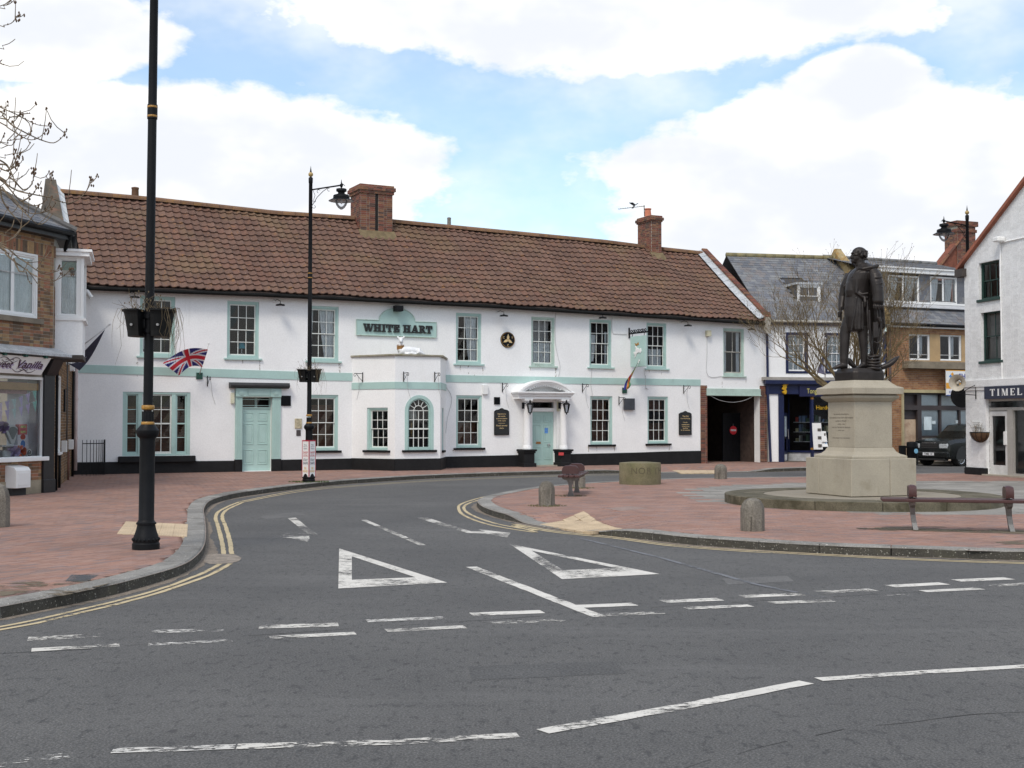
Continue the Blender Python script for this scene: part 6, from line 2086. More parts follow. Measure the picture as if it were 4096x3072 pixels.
MB().fbox(FK,R_[0],R_[1],R_[2],R_[2]+hgt*.03,.44,.454).build('blue_edge',mat('blue_print2',lin((50,80,160)),rough=.5,var=0),ea)
MB().fbox(FK,R_[0],R_[1],R_[3]-hgt*.03,R_[3],.44,.4545).build('orange_edge',mat('orange_print',lin((226,160,50)),rough=.5,var=0),ea)
du,dz_=FK.uv(*K4(1018,97),.46)
for sx,sz,c_ in((0,1,'orange_print'),(0,-1,'orange_print'),(-1,0,'sky_print'),(1,0,'sky_print')):
 r_=.085
 cx_,cz_=du+sx*.095,dz_+sz*.095
 MB().fprism(FK,[(cx_-r_,cz_),(cx_,cz_-r_),(cx_+r_,cz_),(cx_,cz_+r_)],.45,.456).build('logo_diamond',mat(c_,lin((226,160,50))if c_[0]=='o' else lin((70,140,210)),rough=.5,var=0),ea)
M_INDIGO=mat('indigo_lettering',lin((60,64,150)),rough=.5,var=0)
tu,tz=FK.uv(*K4(1165,92),.46)
put_text('lettering','FH',FK,tu,tz,.20,.33,M_INDIGO,ea,.457,bold=.02)
tu,tz=FK.uv(*K4(1030,238),.46)
put_text('lettering','FOR',FK,tu,tz,.13,.36,M_INDIGO,ea,.457,bold=.02)
tu,tz=FK.uv(*K4(1012,333),.46)
put_text('lettering','0115',FK,tu,tz,.105,.31,M_INDIGO,ea,.457,bold=.015)
MB().tube([FK.P(R_[0]+.3,R_[2]+.3,.42),FK.P(R_[0]+.3,R_[2]+.3,-.02)],.02,6).tube([FK.P(R_[1]-.3,R_[2]+.3,.42),FK.P(R_[1]-.3,R_[2]+.3,-.02)],.02,6).build('fixing',M_IRON,ea)
hb=at(3859,1054,62)
FR=Fac((hb.x,hb.y),23)
rh=thing('red_brick_house',(hb.x,hb.y,0),'red brick chimney and gable rising behind the slate roof on the right','house')
cu0,cu1=FR.uv(3830,970)[0],FR.uv(3902,970)[0]
cz0,cz1=FR.uv(3850,1120)[1],FR.uv(3850,884)[1]
k=MB().fbox(FR,cu0,cu1,cz0,cz1,-.9,0)
caps=[(cz1-.55,cz1-.40,.06),(cz1-.25,cz1,.10)]
for a_,b_,o_ in caps:
 k.fbox(FR,cu0-o_+.004,cu1+o_-.004,a_,b_,-.9-o_,o_-.004)
ck=k.build('chimney',M_MORTAR,rh)
ms=bricks_on(FR,cu0,cu1,cz0,caps[0][0])+bricks_on(Fac(FR.P(cu0,0,-.9)[:2],23-90),0,.9,cz0,caps[0][0])
for a_,b_,o_ in caps:
 ms+=bricks_on(Fac(FR.P(0,0,o_)[:2],23),cu0-o_,cu1+o_,a_,b_)+bricks_on(Fac(FR.P(cu0-o_,0,-.9)[:2],23-90),0,.9+o_,a_,b_)
ms+=bricks_on(FR,cu0,cu1,caps[0][1],caps[1][0])
pieces('brick',ck,unit_box(),ms,BR_RED[0],BR_RED[1],limit=200)
ga_=FR.uv(*C8(420,470))
gb_=FR.uv(*C8(480,392))
sl_=(gb_[1]-ga_[1])/(gb_[0]-ga_[0])
ap=(cu0+.6,gb_[1]+sl_*(cu0+.6-gb_[0]))
k=MB().fprism(FR,[(ga_[0]-2.5,ga_[1]-2.5*sl_),(ap[0]+5,ga_[1]-2.5*sl_),(ap[0]+5,ap[1]-4*sl_),ap,(ga_[0]-2.5,ga_[1]-2.4*sl_)],-.5,-.05)
k.build('gable_wall',mat('red_brick_gable',lin((122,74,58)),rough=.95,var=.25,scale=6),rh)
for t in np.linspace(0,1,16):
 p=FR.P(ga_[0]-2+(cu0+.3-ga_[0]+2)*t,ga_[1]-2*sl_+(cu0+.3-ga_[0]+2)*sl_*t,0)
 MB().tube([p,p+FR.d*.25+Vector((0,0,.25*sl_))],.07,4).build('coping_brick',BR_RED[0],rh)
MB().fbox(FR,ga_[0]-2.5,ap[0]+5,0,ga_[1]-2.4*sl_,-.5,-.06).build('wall',mat('red_brick_gable',lin((122,74,58)),rough=.95,var=.25,scale=6),rh)
# ================================================================== the white painted gable on the right
cg=gnd(3866,1896,PZ)
FG=Fac((cg.x,cg.y),-76)
wg=thing('white_gable_building',(cg.x,cg.y,PZ),'tall white painted brick gable building with navy shop sign at the right edge','shop')
M_WBR_O=mat('white_painted_brick',(.76,.76,.76),rough=.75,rnd='obj',pal=[(.76,.76,.765),(.74,.74,.74),(.78,.78,.78),(.72,.72,.72)],var=.05,scale=3,bump=.25,bscale=40,dirt=[((.45,.44,.42),2.5,.66,.82,.4)])
M_WBR_A=mat('white_painted_brick',(.76,.76,.76),rough=.75,rnd='attr',pal=[(.76,.76,.765),(.74,.74,.74),(.78,.78,.78),(.72,.72,.72)],var=.05,scale=3,bump=.25,bscale=40,dirt=[((.45,.44,.42),2.5,.66,.82,.4)])
GE=FG.uv(*C8(532,470))
GT=FG.uv(*C8(857,40))
gs=(GT[1]-GE[1])/(GT[0]-GE[0])
APU=4.3
GZ=lambda u:GE[1]+gs*(u if u<APU else 2*APU-u)
gw=[FG.rect(C8,617,727,458,655),FG.rect(C8,628,738,722,985)]
sgn0,sgn1=FG.uv(*K5(405,330),.08)[0],7.5
zsg0,zsg1=FG.uv(*K5(700,432),.08)[1],FG.uv(*K5(700,240),.08)[1]
gd0=FG.uv(*K5(432,1000))[0]
front=(gd0,7.6,0.02,zsg0+.02)
w=wall_holes(FG,0,2*APU,0,GE[1],gw+[front+(.28,)],.16)
nst=14
for i in range(nst):
 a_,b_=2*APU*i/nst,2*APU*(i+1)/nst
 w.add([FG.P(a_,GE[1]),FG.P(b_,GE[1]),FG.P(b_,GZ(b_)),FG.P(a_,GZ(a_))],[(0,1,2,3)])
w.add([FG.P(0,0),FG.P(0,GE[1]),FG.P(0,GE[1],-9),FG.P(0,0,-9)],[(0,1,2,3)])
w.add([FG.P(2*APU,0),FG.P(2*APU,GE[1]),FG.P(2*APU,GE[1],-9),FG.P(2*APU,0,-9)],[(3,2,1,0)])
wgw=w.build('wall',M_WBR_O,wg,recalc=False)
def gclip(z):
 if z<GE[1]:
  return(0,2*APU)
 t=(z-GE[1])/gs
 return(t,2*APU-t)
pieces('brick',wgw,unit_box(),bricks_on(FG,0,5.5,.3,GZ(APU),gw+[(gd0,9,0,zsg1+.02)],H=.078,clip=gclip,proud=.003,thick=.02,joint=.005),M_WBR_O,M_WBR_A)
rf_=MB()
rf_.add([FG.P(-.25,GE[1]-.25*gs+.06,.12),FG.P(APU,GZ(APU)+.06,.12),FG.P(APU,GZ(APU)+.06,-9),FG.P(-.25,GE[1]-.25*gs+.06,-9)],[(0,1,2,3)])
rf_.add([FG.P(2*APU+.25,GE[1]-.25*gs+.06,.12),FG.P(APU,GZ(APU)+.06,.12),FG.P(APU,GZ(APU)+.06,-9),FG.P(2*APU+.25,GE[1]-.25*gs+.06,-9)],[(0,1,2,3)])
rf_.build('roof',mat('brown_roof',(.14,.075,.055),rough=.9,var=.2,scale=4),wg)
M_VERGE=mat('red_verge_tile',lin((150,92,72)),rough=.9,rnd='obj',var=.15)
for s_ in(0,1):
 n=22
 for i in range(n):
  ua_,ub_=-.25+(APU+.25)*i/n,-.25+(APU+.25)*(i+.97)/n
  if s_:ua_,ub_=2*APU-ua_,2*APU-ub_
  q=MB()
  za,zb2=GE[1]+gs*(min(ua_,2*APU-ua_)),GE[1]+gs*(min(ub_,2*APU-ub_))
  q.hexa([FG.P(ua_,za-.05,.14),FG.P(ub_,zb2-.05,.14),FG.P(ub_,zb2-.05,-.1),FG.P(ua_,za-.05,-.1),FG.P(ua_,za+.07,.14),FG.P(ub_,zb2+.07,.14),FG.P(ub_,zb2+.07,-.1),FG.P(ua_,za+.07,-.1)])
  q.build('verge_tile',M_VERGE,wg)
MB().fbox(FG,-.28,.12,GE[1]-.42,GE[1]-.18,-.3,.16).build('eaves_end',mat('dark_wet_timber',(.06,.05,.045),rough=.8),wg)
M_DGRN=mat('dark_green_paint',(.018,.05,.042),rough=.45,var=.1)
sash_window(wg,FG,gw[0],(.06,.06,.07,.06),3,1,1,M_DGRN,M_DGRN,sill=(.06,.08,.06),recess=.09,bar=.03)
sash_window(wg,FG,gw[1],(.06,.06,.07,.06),2,1,1,M_DGRN,M_DGRN,sill=(.06,.08,.06),recess=.10,bar=.03,curtain=[('shade',0,1,0,1,0)])
rm=MB()
rm.add([FG.P(0,3,-2),FG.P(2*APU,3,-2),FG.P(2*APU,GE[1],-2),FG.P(0,GE[1],-2)],[(0,1,2,3)])
rm.add([FG.P(.2,0,-3),FG.P(2*APU,0,-3),FG.P(2*APU,3.2,-3),FG.P(.2,3.2,-3)],[(0,1,2,3)])
rm.add([FG.P(.2,3.2,-.2),FG.P(2*APU,3.2,-.2),FG.P(2*APU,3.2,-3),FG.P(.2,3.2,-3)],[(0,1,2,3)])
rm.add([FG.P(.2,PZ+.01,-.2),FG.P(2*APU,PZ+.01,-.2),FG.P(2*APU,PZ+.01,-3),FG.P(.2,PZ+.01,-3)],[(0,1,2,3)])
rm.build('room_lining',mat('grey_interior',(.10,.10,.10),rough=.9),wg,recalc=False)
zsc=FG.uv(*K5(500,190))[1]
MB().fbox(FG,-.04,2*APU,zsc-.12,zsc+.10,-.02,.06).fbox(FG,-.04,2*APU,zsc-.22,zsc-.12,-.02,.035).build('string_course',M_WBR_O,wg,bevel=.01)
MB().fbox(FG,-.03,gd0+.02,0,FG.uv(*K5(300,1472))[1],-.05,.05).build('plinth',M_BLACK,wg,bevel=.015)
MB().tube([FG.P(FG.uv(*C8(735,360))[0],FG.uv(*C8(735,360))[1],.03),FG.P(FG.uv(*C8(745,1085))[0],zsc+.1,.03)],.02,6).tube([FG.P(FG.uv(*C8(735,360))[0],FG.uv(*C8(735,360))[1],.03),FG.P(5.5,FG.uv(*C8(735,360))[1],.03)],.02,6).build('conduit',M_WHITE,wg)
u_,z_=FG.uv(*C8(722,340),.15)
MB().fbox(FG,u_-.12,u_+.15,z_-.09,z_+.06,.02,.28).build('security_camera',M_WHITEPL,wg,bevel=.03)
M_ALU=mat('grey_aluminium',lin((176,172,166)),rough=.45,metal=.3,var=.05)
tz0,tz1=FG.uv(*K5(700,565),-.15)[1],FG.uv(*K5(700,470),-.15)[1]
zd1=FG.uv(*K5(620,612),-.15)[1]
a0,a1=FG.uv(*K5(492,1100),-.15)[0],FG.uv(*K5(772,1100),-.15)[0]
f2=FG.uv(*K5(860,1100),-.15)[0]
q=MB()
q.fbox(FG,gd0,a0-.005,.04,zsg0,-.25,-.10)
q.fbox(FG,a1+.005,f2,.04,zd1+.05,-.25,-.10)
q.fbox(FG,gd0,7.6,zd1,tz0,-.25,-.11)
q.fbox(FG,gd0,7.6,tz1,zsg0,-.25,-.11)
q.fbox(FG,f2,7.6,.04,.22,-.25,-.11)
so_=q.build('shopfront_frame',M_ALU,wg)
q=MB()
ring(q,FG,(a0,a1,PZ+.04,zd1-.02),(a0+.13,a1-.13,PZ+.32,zd1-.16),-.20,-.13)
do_=q.build('glazed_door',mat('white_door_frame',lin((205,204,202)),rough=.4),wg)
MB().add([FG.P(a0,PZ+.2,-.165),FG.P(a1,PZ+.2,-.165),FG.P(a1,zd1,-.165),FG.P(a0,zd1,-.165)],[(0,1,2,3)]).build('door_glass',M_GLASS,do_,recalc=False)
MB().fbox(FG,a1-.16,a1-.02,1.05,1.45,-.13,-.08).build('door_handle',M_WHITEPL,do_,bevel=.01)
for p_,q_ in(((f2,7.5),(.2,zd1)),((gd0,7.5),(tz0,tz1))):
 MB().add([FG.P(p_[0],q_[0],-.18),FG.P(p_[1],q_[0],-.18),FG.P(p_[1],q_[1],-.18),FG.P(p_[0],q_[1],-.18)],[(0,1,2,3)]).build('pane',M_GLASS,so_,recalc=False)
MB().fbox(FG,gd0-.1,7.6,0,PZ+.04,-.25,.10).build('doorstep',mat('worn_step',(.35,.31,.25),rough=.9),wg)
ts=thing('navy_shop_sign',FG.P(sgn0+1,zsg0,.08),'navy fascia board with tall white serif capitals on the white gable building','sign')
MB().fbox(FG,sgn0,sgn1,zsg0,zsg1,-.05,.09).build('board',mat('slate_blue_board',(.028,.033,.06),rough=.5,var=.05),ts,bevel=.004)
def serif(ch,x,z,w,h,thick,thin,mb,F,d0,d1):
 sf_=thin*.8
 ct=[0]
 def B(a,b,c,e):
  ct[0]+=1
  mb.fbox(F,x+a,x+b,z+c,z+e,d0,d1+.0008*ct[0])
 def stem(a,b):
  B(a,b,0,h)
  B(a-sf_,b+sf_,0,thin);B(a-sf_,b+sf_,h-thin,h)
 def bar(p,q,t0,t1):
  mb.fprism(F,[(x+p[0],z+p[1]),(x+p[0]+t0,z+p[1]),(x+q[0]+t1,z+q[1]),(x+q[0],z+q[1])],d0,d1-.001)
 if ch=='I':
  stem((w-thick)/2,(w+thick)/2)
 elif ch=='T':
  stem((w-thick)/2,(w+thick)/2)
  B(0,w,h-thin*1.3,h);B(0,thin,h-thin*3.2,h);B(w-thin,w,h-thin*3.2,h)
 elif ch=='H':
  stem(sf_,sf_+thick);stem(w-sf_-thick,w-sf_)
  B(sf_+thick,w-sf_-thick,h/2-thin/2,h/2+thin/2)
 elif ch=='E':
  stem(sf_,sf_+thick)
  B(sf_,w,0,thin*1.2);B(sf_,w,h-thin*1.2,h);B(sf_,w*.72,h/2-thin/2,h/2+thin/2)
  B(w-thin,w,0,thin*3);B(w-thin,w,h-thin*3,h);B(w*.72-thin,w*.72,h/2-thin*1.5,h/2+thin*1.5)
 elif ch=='L':
  stem(sf_,sf_+thick)
  B(sf_,w,0,thin*1.2);B(w-thin,w,0,thin*3.4)
 elif ch=='M':
  B(sf_,sf_+thin,0,h);B(0,sf_*2+thin,0,thin)
  B(w-sf_-thick,w-sf_,0,h);B(w-sf_*2-thick,w,0,thin);B(w-sf_-thick,w,h-thin,h);B(0,sf_+thick,h-thin,h)
  bar((w/2-thick/2,0),(sf_,h),thick,thick)
  bar((w/2-thin/2,0),(w-sf_-thick,h),thin,thin)
 elif ch=='W':
  bar((w*.22,0),(.02*w,h),thick*.9,thick*.9);bar((w*.22+thick*.4,0),(w*.46,h),thin,thin)
  bar((w*.62,0),(w*.40,h),thick*.9,thick*.9);bar((w*.62+thick*.4,0),(w*.90,h),thin,thin)
  for a in(.0,.38,.82):
   B(w*a,w*a+thick*1.5,h-thin,h)
 elif ch=='A':
  bar((sf_*.5,0),(w*.44,h),thin,thin);bar((w-sf_*.5-thick,0),(w*.40,h),thick,thick)
  B(w*.25,w*.72,h*.28,h*.28+thin);B(0,thin*3.2,0,thin);B(w-thick-thin*1.6,w,0,thin)
 elif ch=='R':
  stem(sf_,sf_+thick)
  cx_,cz_,rr=w*.48,h*.72,h*.28
  o_=[(x+cx_+w*.40*math.cos(a),z+cz_+rr*math.sin(a))for a in np.linspace(math.pi/2,-math.pi/2,9)]
  i_=[(x+cx_+(w*.40-thick)*math.cos(a),z+cz_+(rr-thin)*math.sin(a))for a in np.linspace(math.pi/2,-math.pi/2,9)]
  for k_ in range(8):
   mb.fprism(F,[o_[k_],o_[k_+1],i_[k_+1],i_[k_]],d0,d1)
  B(sf_+thick,cx_,h-thin,h);B(sf_+thick,cx_,h*.44,h*.44+thin)
  bar((w-thick*.9,0),(w*.45,h*.46),thick,thick);B(w-thick,w+thin,0,thin)
def word(name,s_,widths,u0,z,h,gap,thick,thin,F,d0,d1,m,parent,tilt=0.0):
 x=u0
 for ch in s_:
  w_=widths.get(ch,.5)
  if ch!=' ':
   mb_=MB()
   serif(ch,x,z+tilt*(x-u0),w_,h,thick,thin,mb_,F,d0,d1)
   mb_.build(name,m,parent)
  x+=w_+gap
lz0=FG.uv(*K5(700,385),.09)[1];lz1=FG.uv(*K5(700,280),.09)[1]
lh=(lz1-lz0)*1.0
l0,l1=FG.uv(*K5(493,340),.09)[0],FG.uv(*K5(975,340),.09)[0]
tot=l1-l0
wd={'T':tot*.15,'I':tot*.07,'M':tot*.19,'E':tot*.135,'L':tot*.14}
word('lettering','TIMEL',wd,l0,lz0,lh,tot*.078,tot*.042,lh*.07,FG,.088,.096,M_WHITEPL,ts)
R_=FG.rect(K5,232,352,772,862,.02)
pr_=thing('parking_notice',FG.P(R_[0],R_[2],.02),'small white notice with black print above the wall basket','sign')
MB().fbox(FG,R_[0],R_[1],R_[2],R_[3],0.01,.03).build('plate',M_WHITEPL,pr_)
for k,t_ in enumerate(('PRIVATE PARKING','FOR BANK OF','RECORDS')):
 put_text('lettering',t_,FG,(R_[0]+R_[1])/2,R_[3]-(R_[3]-R_[2])*(.25+.27*k),(R_[3]-R_[2])*.13,(R_[1]-R_[0])*(.85-.12*k),M_BLKMET,pr_,.033)
bu,bz=FG.uv(*K5(300,940),.15)
bw2=(FG.uv(*K5(425,940),.0)[0]-FG.uv(*K5(180,940),.0)[0])/2
ba=thing('wall_basket',FG.P(bu,bz,.1),'half-round coir wall basket with dead stems on the white gable','planter')
q=MB()
n1_,n2_=14,7
for j in range(n2_+1):
 a=(math.pi/2)*j/n2_
 for i in range(n1_+1):
  b=math.pi*i/n1_
  q.v.append(tuple(FG.P(bu+bw2*math.cos(b)*math.cos(a),bz-.30*math.sin(a),.01+.28*math.sin(b)*math.cos(a))))
q.f=[(j*(n1_+1)+i,j*(n1_+1)+i+1,(j+1)*(n1_+1)+i+1,(j+1)*(n1_+1)+i)for j in range(n2_)for i in range(n1_)]
q.build('coir_liner',mat('coir',(.10,.055,.028),rough=.95,var=.3,scale=12,dirt=[((.22,.16,.05),5,.5,.7,.5)]),ba,smooth=True,recalc=False)
q=MB()
q.tube([FG.P(bu+bw2*math.cos(b),bz,.01+.28*math.sin(b))for b in np.linspace(0,math.pi,14)],.012,5)
for b in np.linspace(.3,math.pi-.3,6):
 q.tube([FG.P(bu+bw2*1.02*math.cos(b)*math.cos(a),bz-.31*math.sin(a),.01+.29*math.sin(b)*math.cos(a))for a in np.linspace(0,1.5,6)],.007,4)
q.build('wire_frame',M_BLKMET,ba)
q=MB()
for k in range(16):
 p=FG.P(bu+random.uniform(-.8,.6)*bw2,bz,.12)
 q.tube([p,p+Vector((random.uniform(-.15,.1),random.uniform(-.1,.1),random.uniform(.08,.25))),p+Vector((random.uniform(-.3,.2),random.uniform(-.1,.1),random.uniform(.1,.4)))],[.006,.004,.002],4)
q.build('dead_stems',mat('dry_stem',(.16,.12,.07),rough=.95),ba)
u_,z_=FG.uv(*K5(275,330),.03)
bkt=MB()
bkt.tube([FG.P(u_,z_+.25,.03),FG.P(u_,z_-.22,.03)],.016,6).tube([FG.P(u_,z_-.10,.03),FG.P(u_-.05,z_-.05,.75)],.012,6).tube([FG.P(u_,z_+.22,.03),FG.P(u_-.03,z_-.02,.5)],.012,6)
tag(bkt.build('wall_bracket',M_BLKMET,None),'black iron basket bracket under the string course of the white gable','bracket')
hp_=FG.P(.12,FG.uv(*K4(1110,195))[1],.25)
hd=Vector((-.55,-.80,-.05)).normalized()
hn=thing('horn_loudspeaker',hp_,'grey horn loudspeaker at the corner of the white gable','loudspeaker')
q=MB()
q.tube([hp_+hd*t for t in(0,.12,.2,.3,.36,.40)],[.08,.08,.07,.12,.19,.26],18,cap=False)
q.tube([hp_+hd*t for t in(.22,.36)],[.05,.04],10)
q.tube([hp_-hd*.02,hp_+Vector((.15,.05,0))],.03,6)
q.build('horn',mat('grey_horn',lin((178,170,156)),rough=.5,var=.06),hn,smooth=True,auto=50)
dk=hp_+Vector((.14,.25,-.42))
q=MB()
q.tube([dk-hd*.02,dk+hd*.02],.36,24).tube([dk,dk+Vector((.4,.1,.0))],.03,6)
tag(q.build('wall_mirror',M_BLKMET,None),'black round disc bracketed to the corner below the horn loudspeaker','mirror')
# ================================================================== street lamps
M_LAMPGLASS=glass('lamp_glass',(.93,.95,.97),.9)
M_PLANT=mat('dry_stem',(.16,.12,.07),rough=.95)
M_SOIL=mat('potting_soil',(.05,.04,.03),rough=.95,var=.3,scale=12)
LAMP_H=8.3
def lamp_post(base,label,arm_dir,lean=0.0,group='cast iron street lamps of the square'):
 b=Vector(base)
 t=thing('street_lamp',b,label,'street lamp',group)
 def lathe(name,prof,m,n=20,z0=0):
  q=MB()
  q.lathe((0,0,0),prof,n)
  q.v=[(b.x+v[0]+lean*v[2],b.y+v[1],b.z+v[2])for v in q.v]
  return q.build(name,m,t,smooth=True,auto=35)
 lathe('base',[(.170,0),(.170,.07),(.158,.085),(.163,.10),(.160,.13),(.145,.18),(.125,.24),(.112,.30),(.112,.31),(.124,.315),(.124,.335),(.108,.345),(.096,.37),(.094,1.36),(.100,1.40),(.130,1.43),(.142,1.47),(.142,1.50),(.120,1.53),(.080,1.58),(.075,1.60)],M_BLKMET)
 q=MB()
 for k in range(18):
  a=2*math.pi*k/18
  c=b+Vector((.158*math.cos(a),.158*math.sin(a),.125))
  q.lathe(c,[(.004,-.022),(.018,-.01),(.018,.01),(.004,.022)],6)
 q.build('base_beads',M_BLKMET,t,smooth=True)
 for z0,r,h in((1.545,.083,.035),(1.745,.081,.045)):
  lathe('gilt_ring',[(r*.92,z0+.02),(r,z0+.03),(r,z0+.02+h),(r*.92,z0+.03+h)],M_GOLD)
 fl=[]
 q=MB()
 n=28
 for z in(1.60,1.74):
  for k in range(n):
   r=.074 if k%2 else .068
   q.v.append((b.x+lean*z+r*math.cos(2*math.pi*k/n),b.y+r*math.sin(2*math.pi*k/n),b.z+z))
 q.f=[(k,(k+1)%n,(k+1)%n+n,k+n)for k in range(n)]
 q.build('fluted_collar',M_BLKMET,t)
 lathe('pole',[(.070,1.76),(.062,1.80),(.060,2.0),(.055,5.4),(.055,5.47),(.064,5.48),(.064,5.66),(.055,5.67),(.050,LAMP_H-.22),(.057,LAMP_H-.21),(.060,LAMP_H-.08),(.054,LAMP_H-.07),(.03,LAMP_H-.05)],M_BLKMET)
 for z0 in(5.50,5.62):
  lathe('gilt_ring',[(.0645,z0),(.066,z0+.005),(.066,z0+.02),(.0645,z0+.025)],M_GOLD)
 lathe('finial_ball',[(.02,LAMP_H-.06)]+[(.066*math.cos(a),LAMP_H+.02+.066*math.sin(a))for a in np.linspace(-1.3,1.3,10)]+[(.02,LAMP_H+.09)],mat('finial_gold',lin((176,150,96)),rough=.45))
 lathe('finial_spike',[(.028,LAMP_H+.08),(.012,LAMP_H+.18),(.001,LAMP_H+.26)],M_BLKMET,10)
 a=Vector((arm_dir[0],arm_dir[1],0)).normalized()
 o=b+Vector((lean*LAMP_H,0,0))
 Z=lambda z:Vector((0,0,z))
 e=o+a*.84+Z(LAMP_H-.28)
 s=o+Z(LAMP_H-.40)
 q=MB()
 q.tube([s,e],[.020,.022],8)
 q.build('arm',M_BLKMET,t,smooth=True)
 q=MB()
 q.tube([o+a*.05+Z(LAMP_H-.82),o+a*.18+Z(LAMP_H-.60),o+a*.34+Z(LAMP_H-.44),o+a*.47+Z(LAMP_H-.35)],.009,5)
 for cx,cz,r,st in((.10,LAMP_H-.70,.035,2.5),(.22,LAMP_H-.44,.045,.5),(.50,LAMP_H-.40,.040,1.2),(.09,LAMP_H-.86,.04,3.5)):
  q.tube([o+a*(cx+r*math.cos(st+k*.5))+Z(cz+r*math.sin(st+k*.5))for k in range(9)],.007,5)
 q.tube([s+a*.06,o+a*.12+Z(LAMP_H-.55),o+a*.08+Z(LAMP_H-.68)],.007,5)
 q.build('scrollwork',M_BLKMET,t)
 def lan(name,prof,m,n=24):
  q=MB()
  q.lathe(e,prof,n)
  return q.build(name,m,t,smooth=True,auto=40)
 lan('lantern_hub',[(.001,.16),(.010,.12),(.012,.08),(.022,.06),(.012,.04),(.04,.03),(.05,0),(.03,-.05),(.012,-.08)],M_BLKMET,12)
 q=MB()
 q.tube([e+a*(.05+.05*math.cos(k*.5))+Z(.01+.04*math.sin(k*.5-1.2))for k in range(8)],.008,5)
 q.build('hook',M_BLKMET,t)
 lan('lantern_cap',[(.02,-.08),(.135,-.10),(.142,-.11),(.142,-.165),(.125,-.175),(.095,-.19),(.09,-.225),(.12,-.245),(.20,-.27),(.22,-.285),(.225,-.35),(.215,-.352)],M_BLKMET)
 q=MB()
 q.lathe(e,[(.20,-.35),(.345,-.425),(.345,-.432),(.20,-.362)],28)
 q.build('shade',M_BLKMET,t,smooth=True,auto=30)
 q=MB()
 q.lathe(e,[(.205,-.366),(.332,-.432),(.332,-.434),(.205,-.370)],28)
 q.build('shade_lining',mat('pale_reflector',(.55,.55,.55),rough=.5),t,smooth=True)
 lan('globe',[(.165,-.40),(.17,-.43),(.165,-.47),(.14,-.54),(.09,-.615),(.03,-.66),(.002,-.668)],M_LAMPGLASS)
 lan('bulb_holder',[(.04,-.36),(.04,-.44),(.02,-.50),(.001,-.52)],mat('lamp_white',(.7,.7,.7),rough=.4),12)
 return t
def half_pot(c,r,rb,h,ang0,t,m,offs):
 q=MB()
 n=16
 pr=[(rb,0),(rb*1.03,h*.2),(r*.93,h*.8),(r*.98,h*.93),(r*1.06,h*.94),(r*1.06,h),(r*.95,h),(r*.9,h*.85)]
 for rr,z in pr:
  for i in range(n+1):
   a=ang0-math.pi/2*.96+math.pi*.96*i/n
   q.v.append((c.x+offs.x+rr*math.cos(a),c.y+offs.y+rr*math.sin(a),c.z+z))
  q.v.append((c.x+offs.x,c.y+offs.y,c.z+z))
 N_=n+2
 for j in range(len(pr)-1):
  for i in range(N_):
   q.f.append((j*N_+i,j*N_+(i+1)%N_,(j+1)*N_+(i+1)%N_,(j+1)*N_+i))
 q.f.append(tuple(reversed(range(N_))))
 q.f.append(tuple(range((len(pr)-1)*N_,len(pr)*N_)))
 return q.build('pot',m,t)
def planters(base,label,seed,spill=1.0,lean=0.0,group='planters clamped round the lamp posts'):
 rr=random.Random(seed)
 b=Vector(base)+Vector((lean*2.8,0,0))
 t=thing('hanging_planter',b+Vector((0,0,2.69)),label,'planter',group)
 M_POT=mat('black_plastic_pot',(.009,.009,.009),spec=.2,rough=.6,var=.15,scale=5)
 for a0,of in((math.pi,Vector((-.065,0,0))),(0,Vector((.065,0,0)))):
  c=b+Vector((0,0,2.69))
  half_pot(c,.26,.20,.34,a0,t,M_POT,of)
  q=MB()
  q.lathe(c+of+Vector((math.cos(a0)*.11,0,.27)),[(.12,0),(.10,.04),(.01,.06)],10)
  q.build('soil',M_SOIL,t)
  p=c+of+Vector((math.cos(a0)*.10,-.16,.14))
  MB().tube([p+Vector((0,-.03,0)),p+Vector((0,-.06,0))],.016,10).build('drain_plug',mat('plug',(.25,.25,.25),rough=.5),t)
 MB().lathe(b+Vector((0,0,2.74)),[(.075,0),(.075,.05)],14).lathe(b+Vector((0,0,2.92)),[(.075,0),(.075,.05)],14).build('clamp',M_BLKMET,t)
 q=MB()
 for k in range(int(70*spill)):
  a=rr.uniform(0,6.28)
  p=b+Vector((.26*math.cos(a)*rr.uniform(.4,1),.20*math.sin(a)*rr.uniform(.4,1),3.0))
  pts=[p]
  d=Vector((rr.uniform(-.6,.6),rr.uniform(-.6,.6),rr.uniform(.2,1.2))).normalized()
  L=rr.uniform(.10,.34)
  for j in range(4):
   pts.append(pts[-1]+d*L/4)
   d=(d+Vector((rr.uniform(-.3,.3),rr.uniform(-.3,.3),rr.uniform(-.35,.2)))).normalized()
  q.tube(pts,[.004,.0035,.003,.002,.0015],3,cap=False)
  if rr.random()<.5:
   c=pts[-1]
   q.lathe(c,[(.002,-.012),(.009,0),(.002,.014)],5)
 for k in range(int(46*spill)):
  a=rr.uniform(-.9,.6)if rr.random()<.75 else rr.uniform(2.6,3.9)
  p=b+Vector((.30*math.cos(a),.24*math.sin(a)-.03,3.02))
  L=rr.uniform(.2,.75)
  ox=rr.uniform(-.02,.10)*(1 if math.cos(a)>0 else-1)
  pts=[p,p+Vector((ox,-.03,.03)),p+Vector((ox*1.6,-.05,-L*.3)),p+Vector((ox*1.5+rr.uniform(-.05,.05),-.05,-L*.65)),p+Vector((ox+rr.uniform(-.1,.1),-.05,-L))]
  q.tube(pts,[.003,.003,.0025,.002,.001],3,cap=False)
 q.build('dead_plants',M_PLANT,t)
 return t
LP1=gnd(583.5,2196,PZ);LP2=gnd(1235,1928,PZ);LP3=gnd(3886,1893,PZ)+Vector((.08,.35,0))
lamp_post(LP1,'near black street lamp post on the left pavement, cut off by the top edge',(.8,-.6),lean=.006)
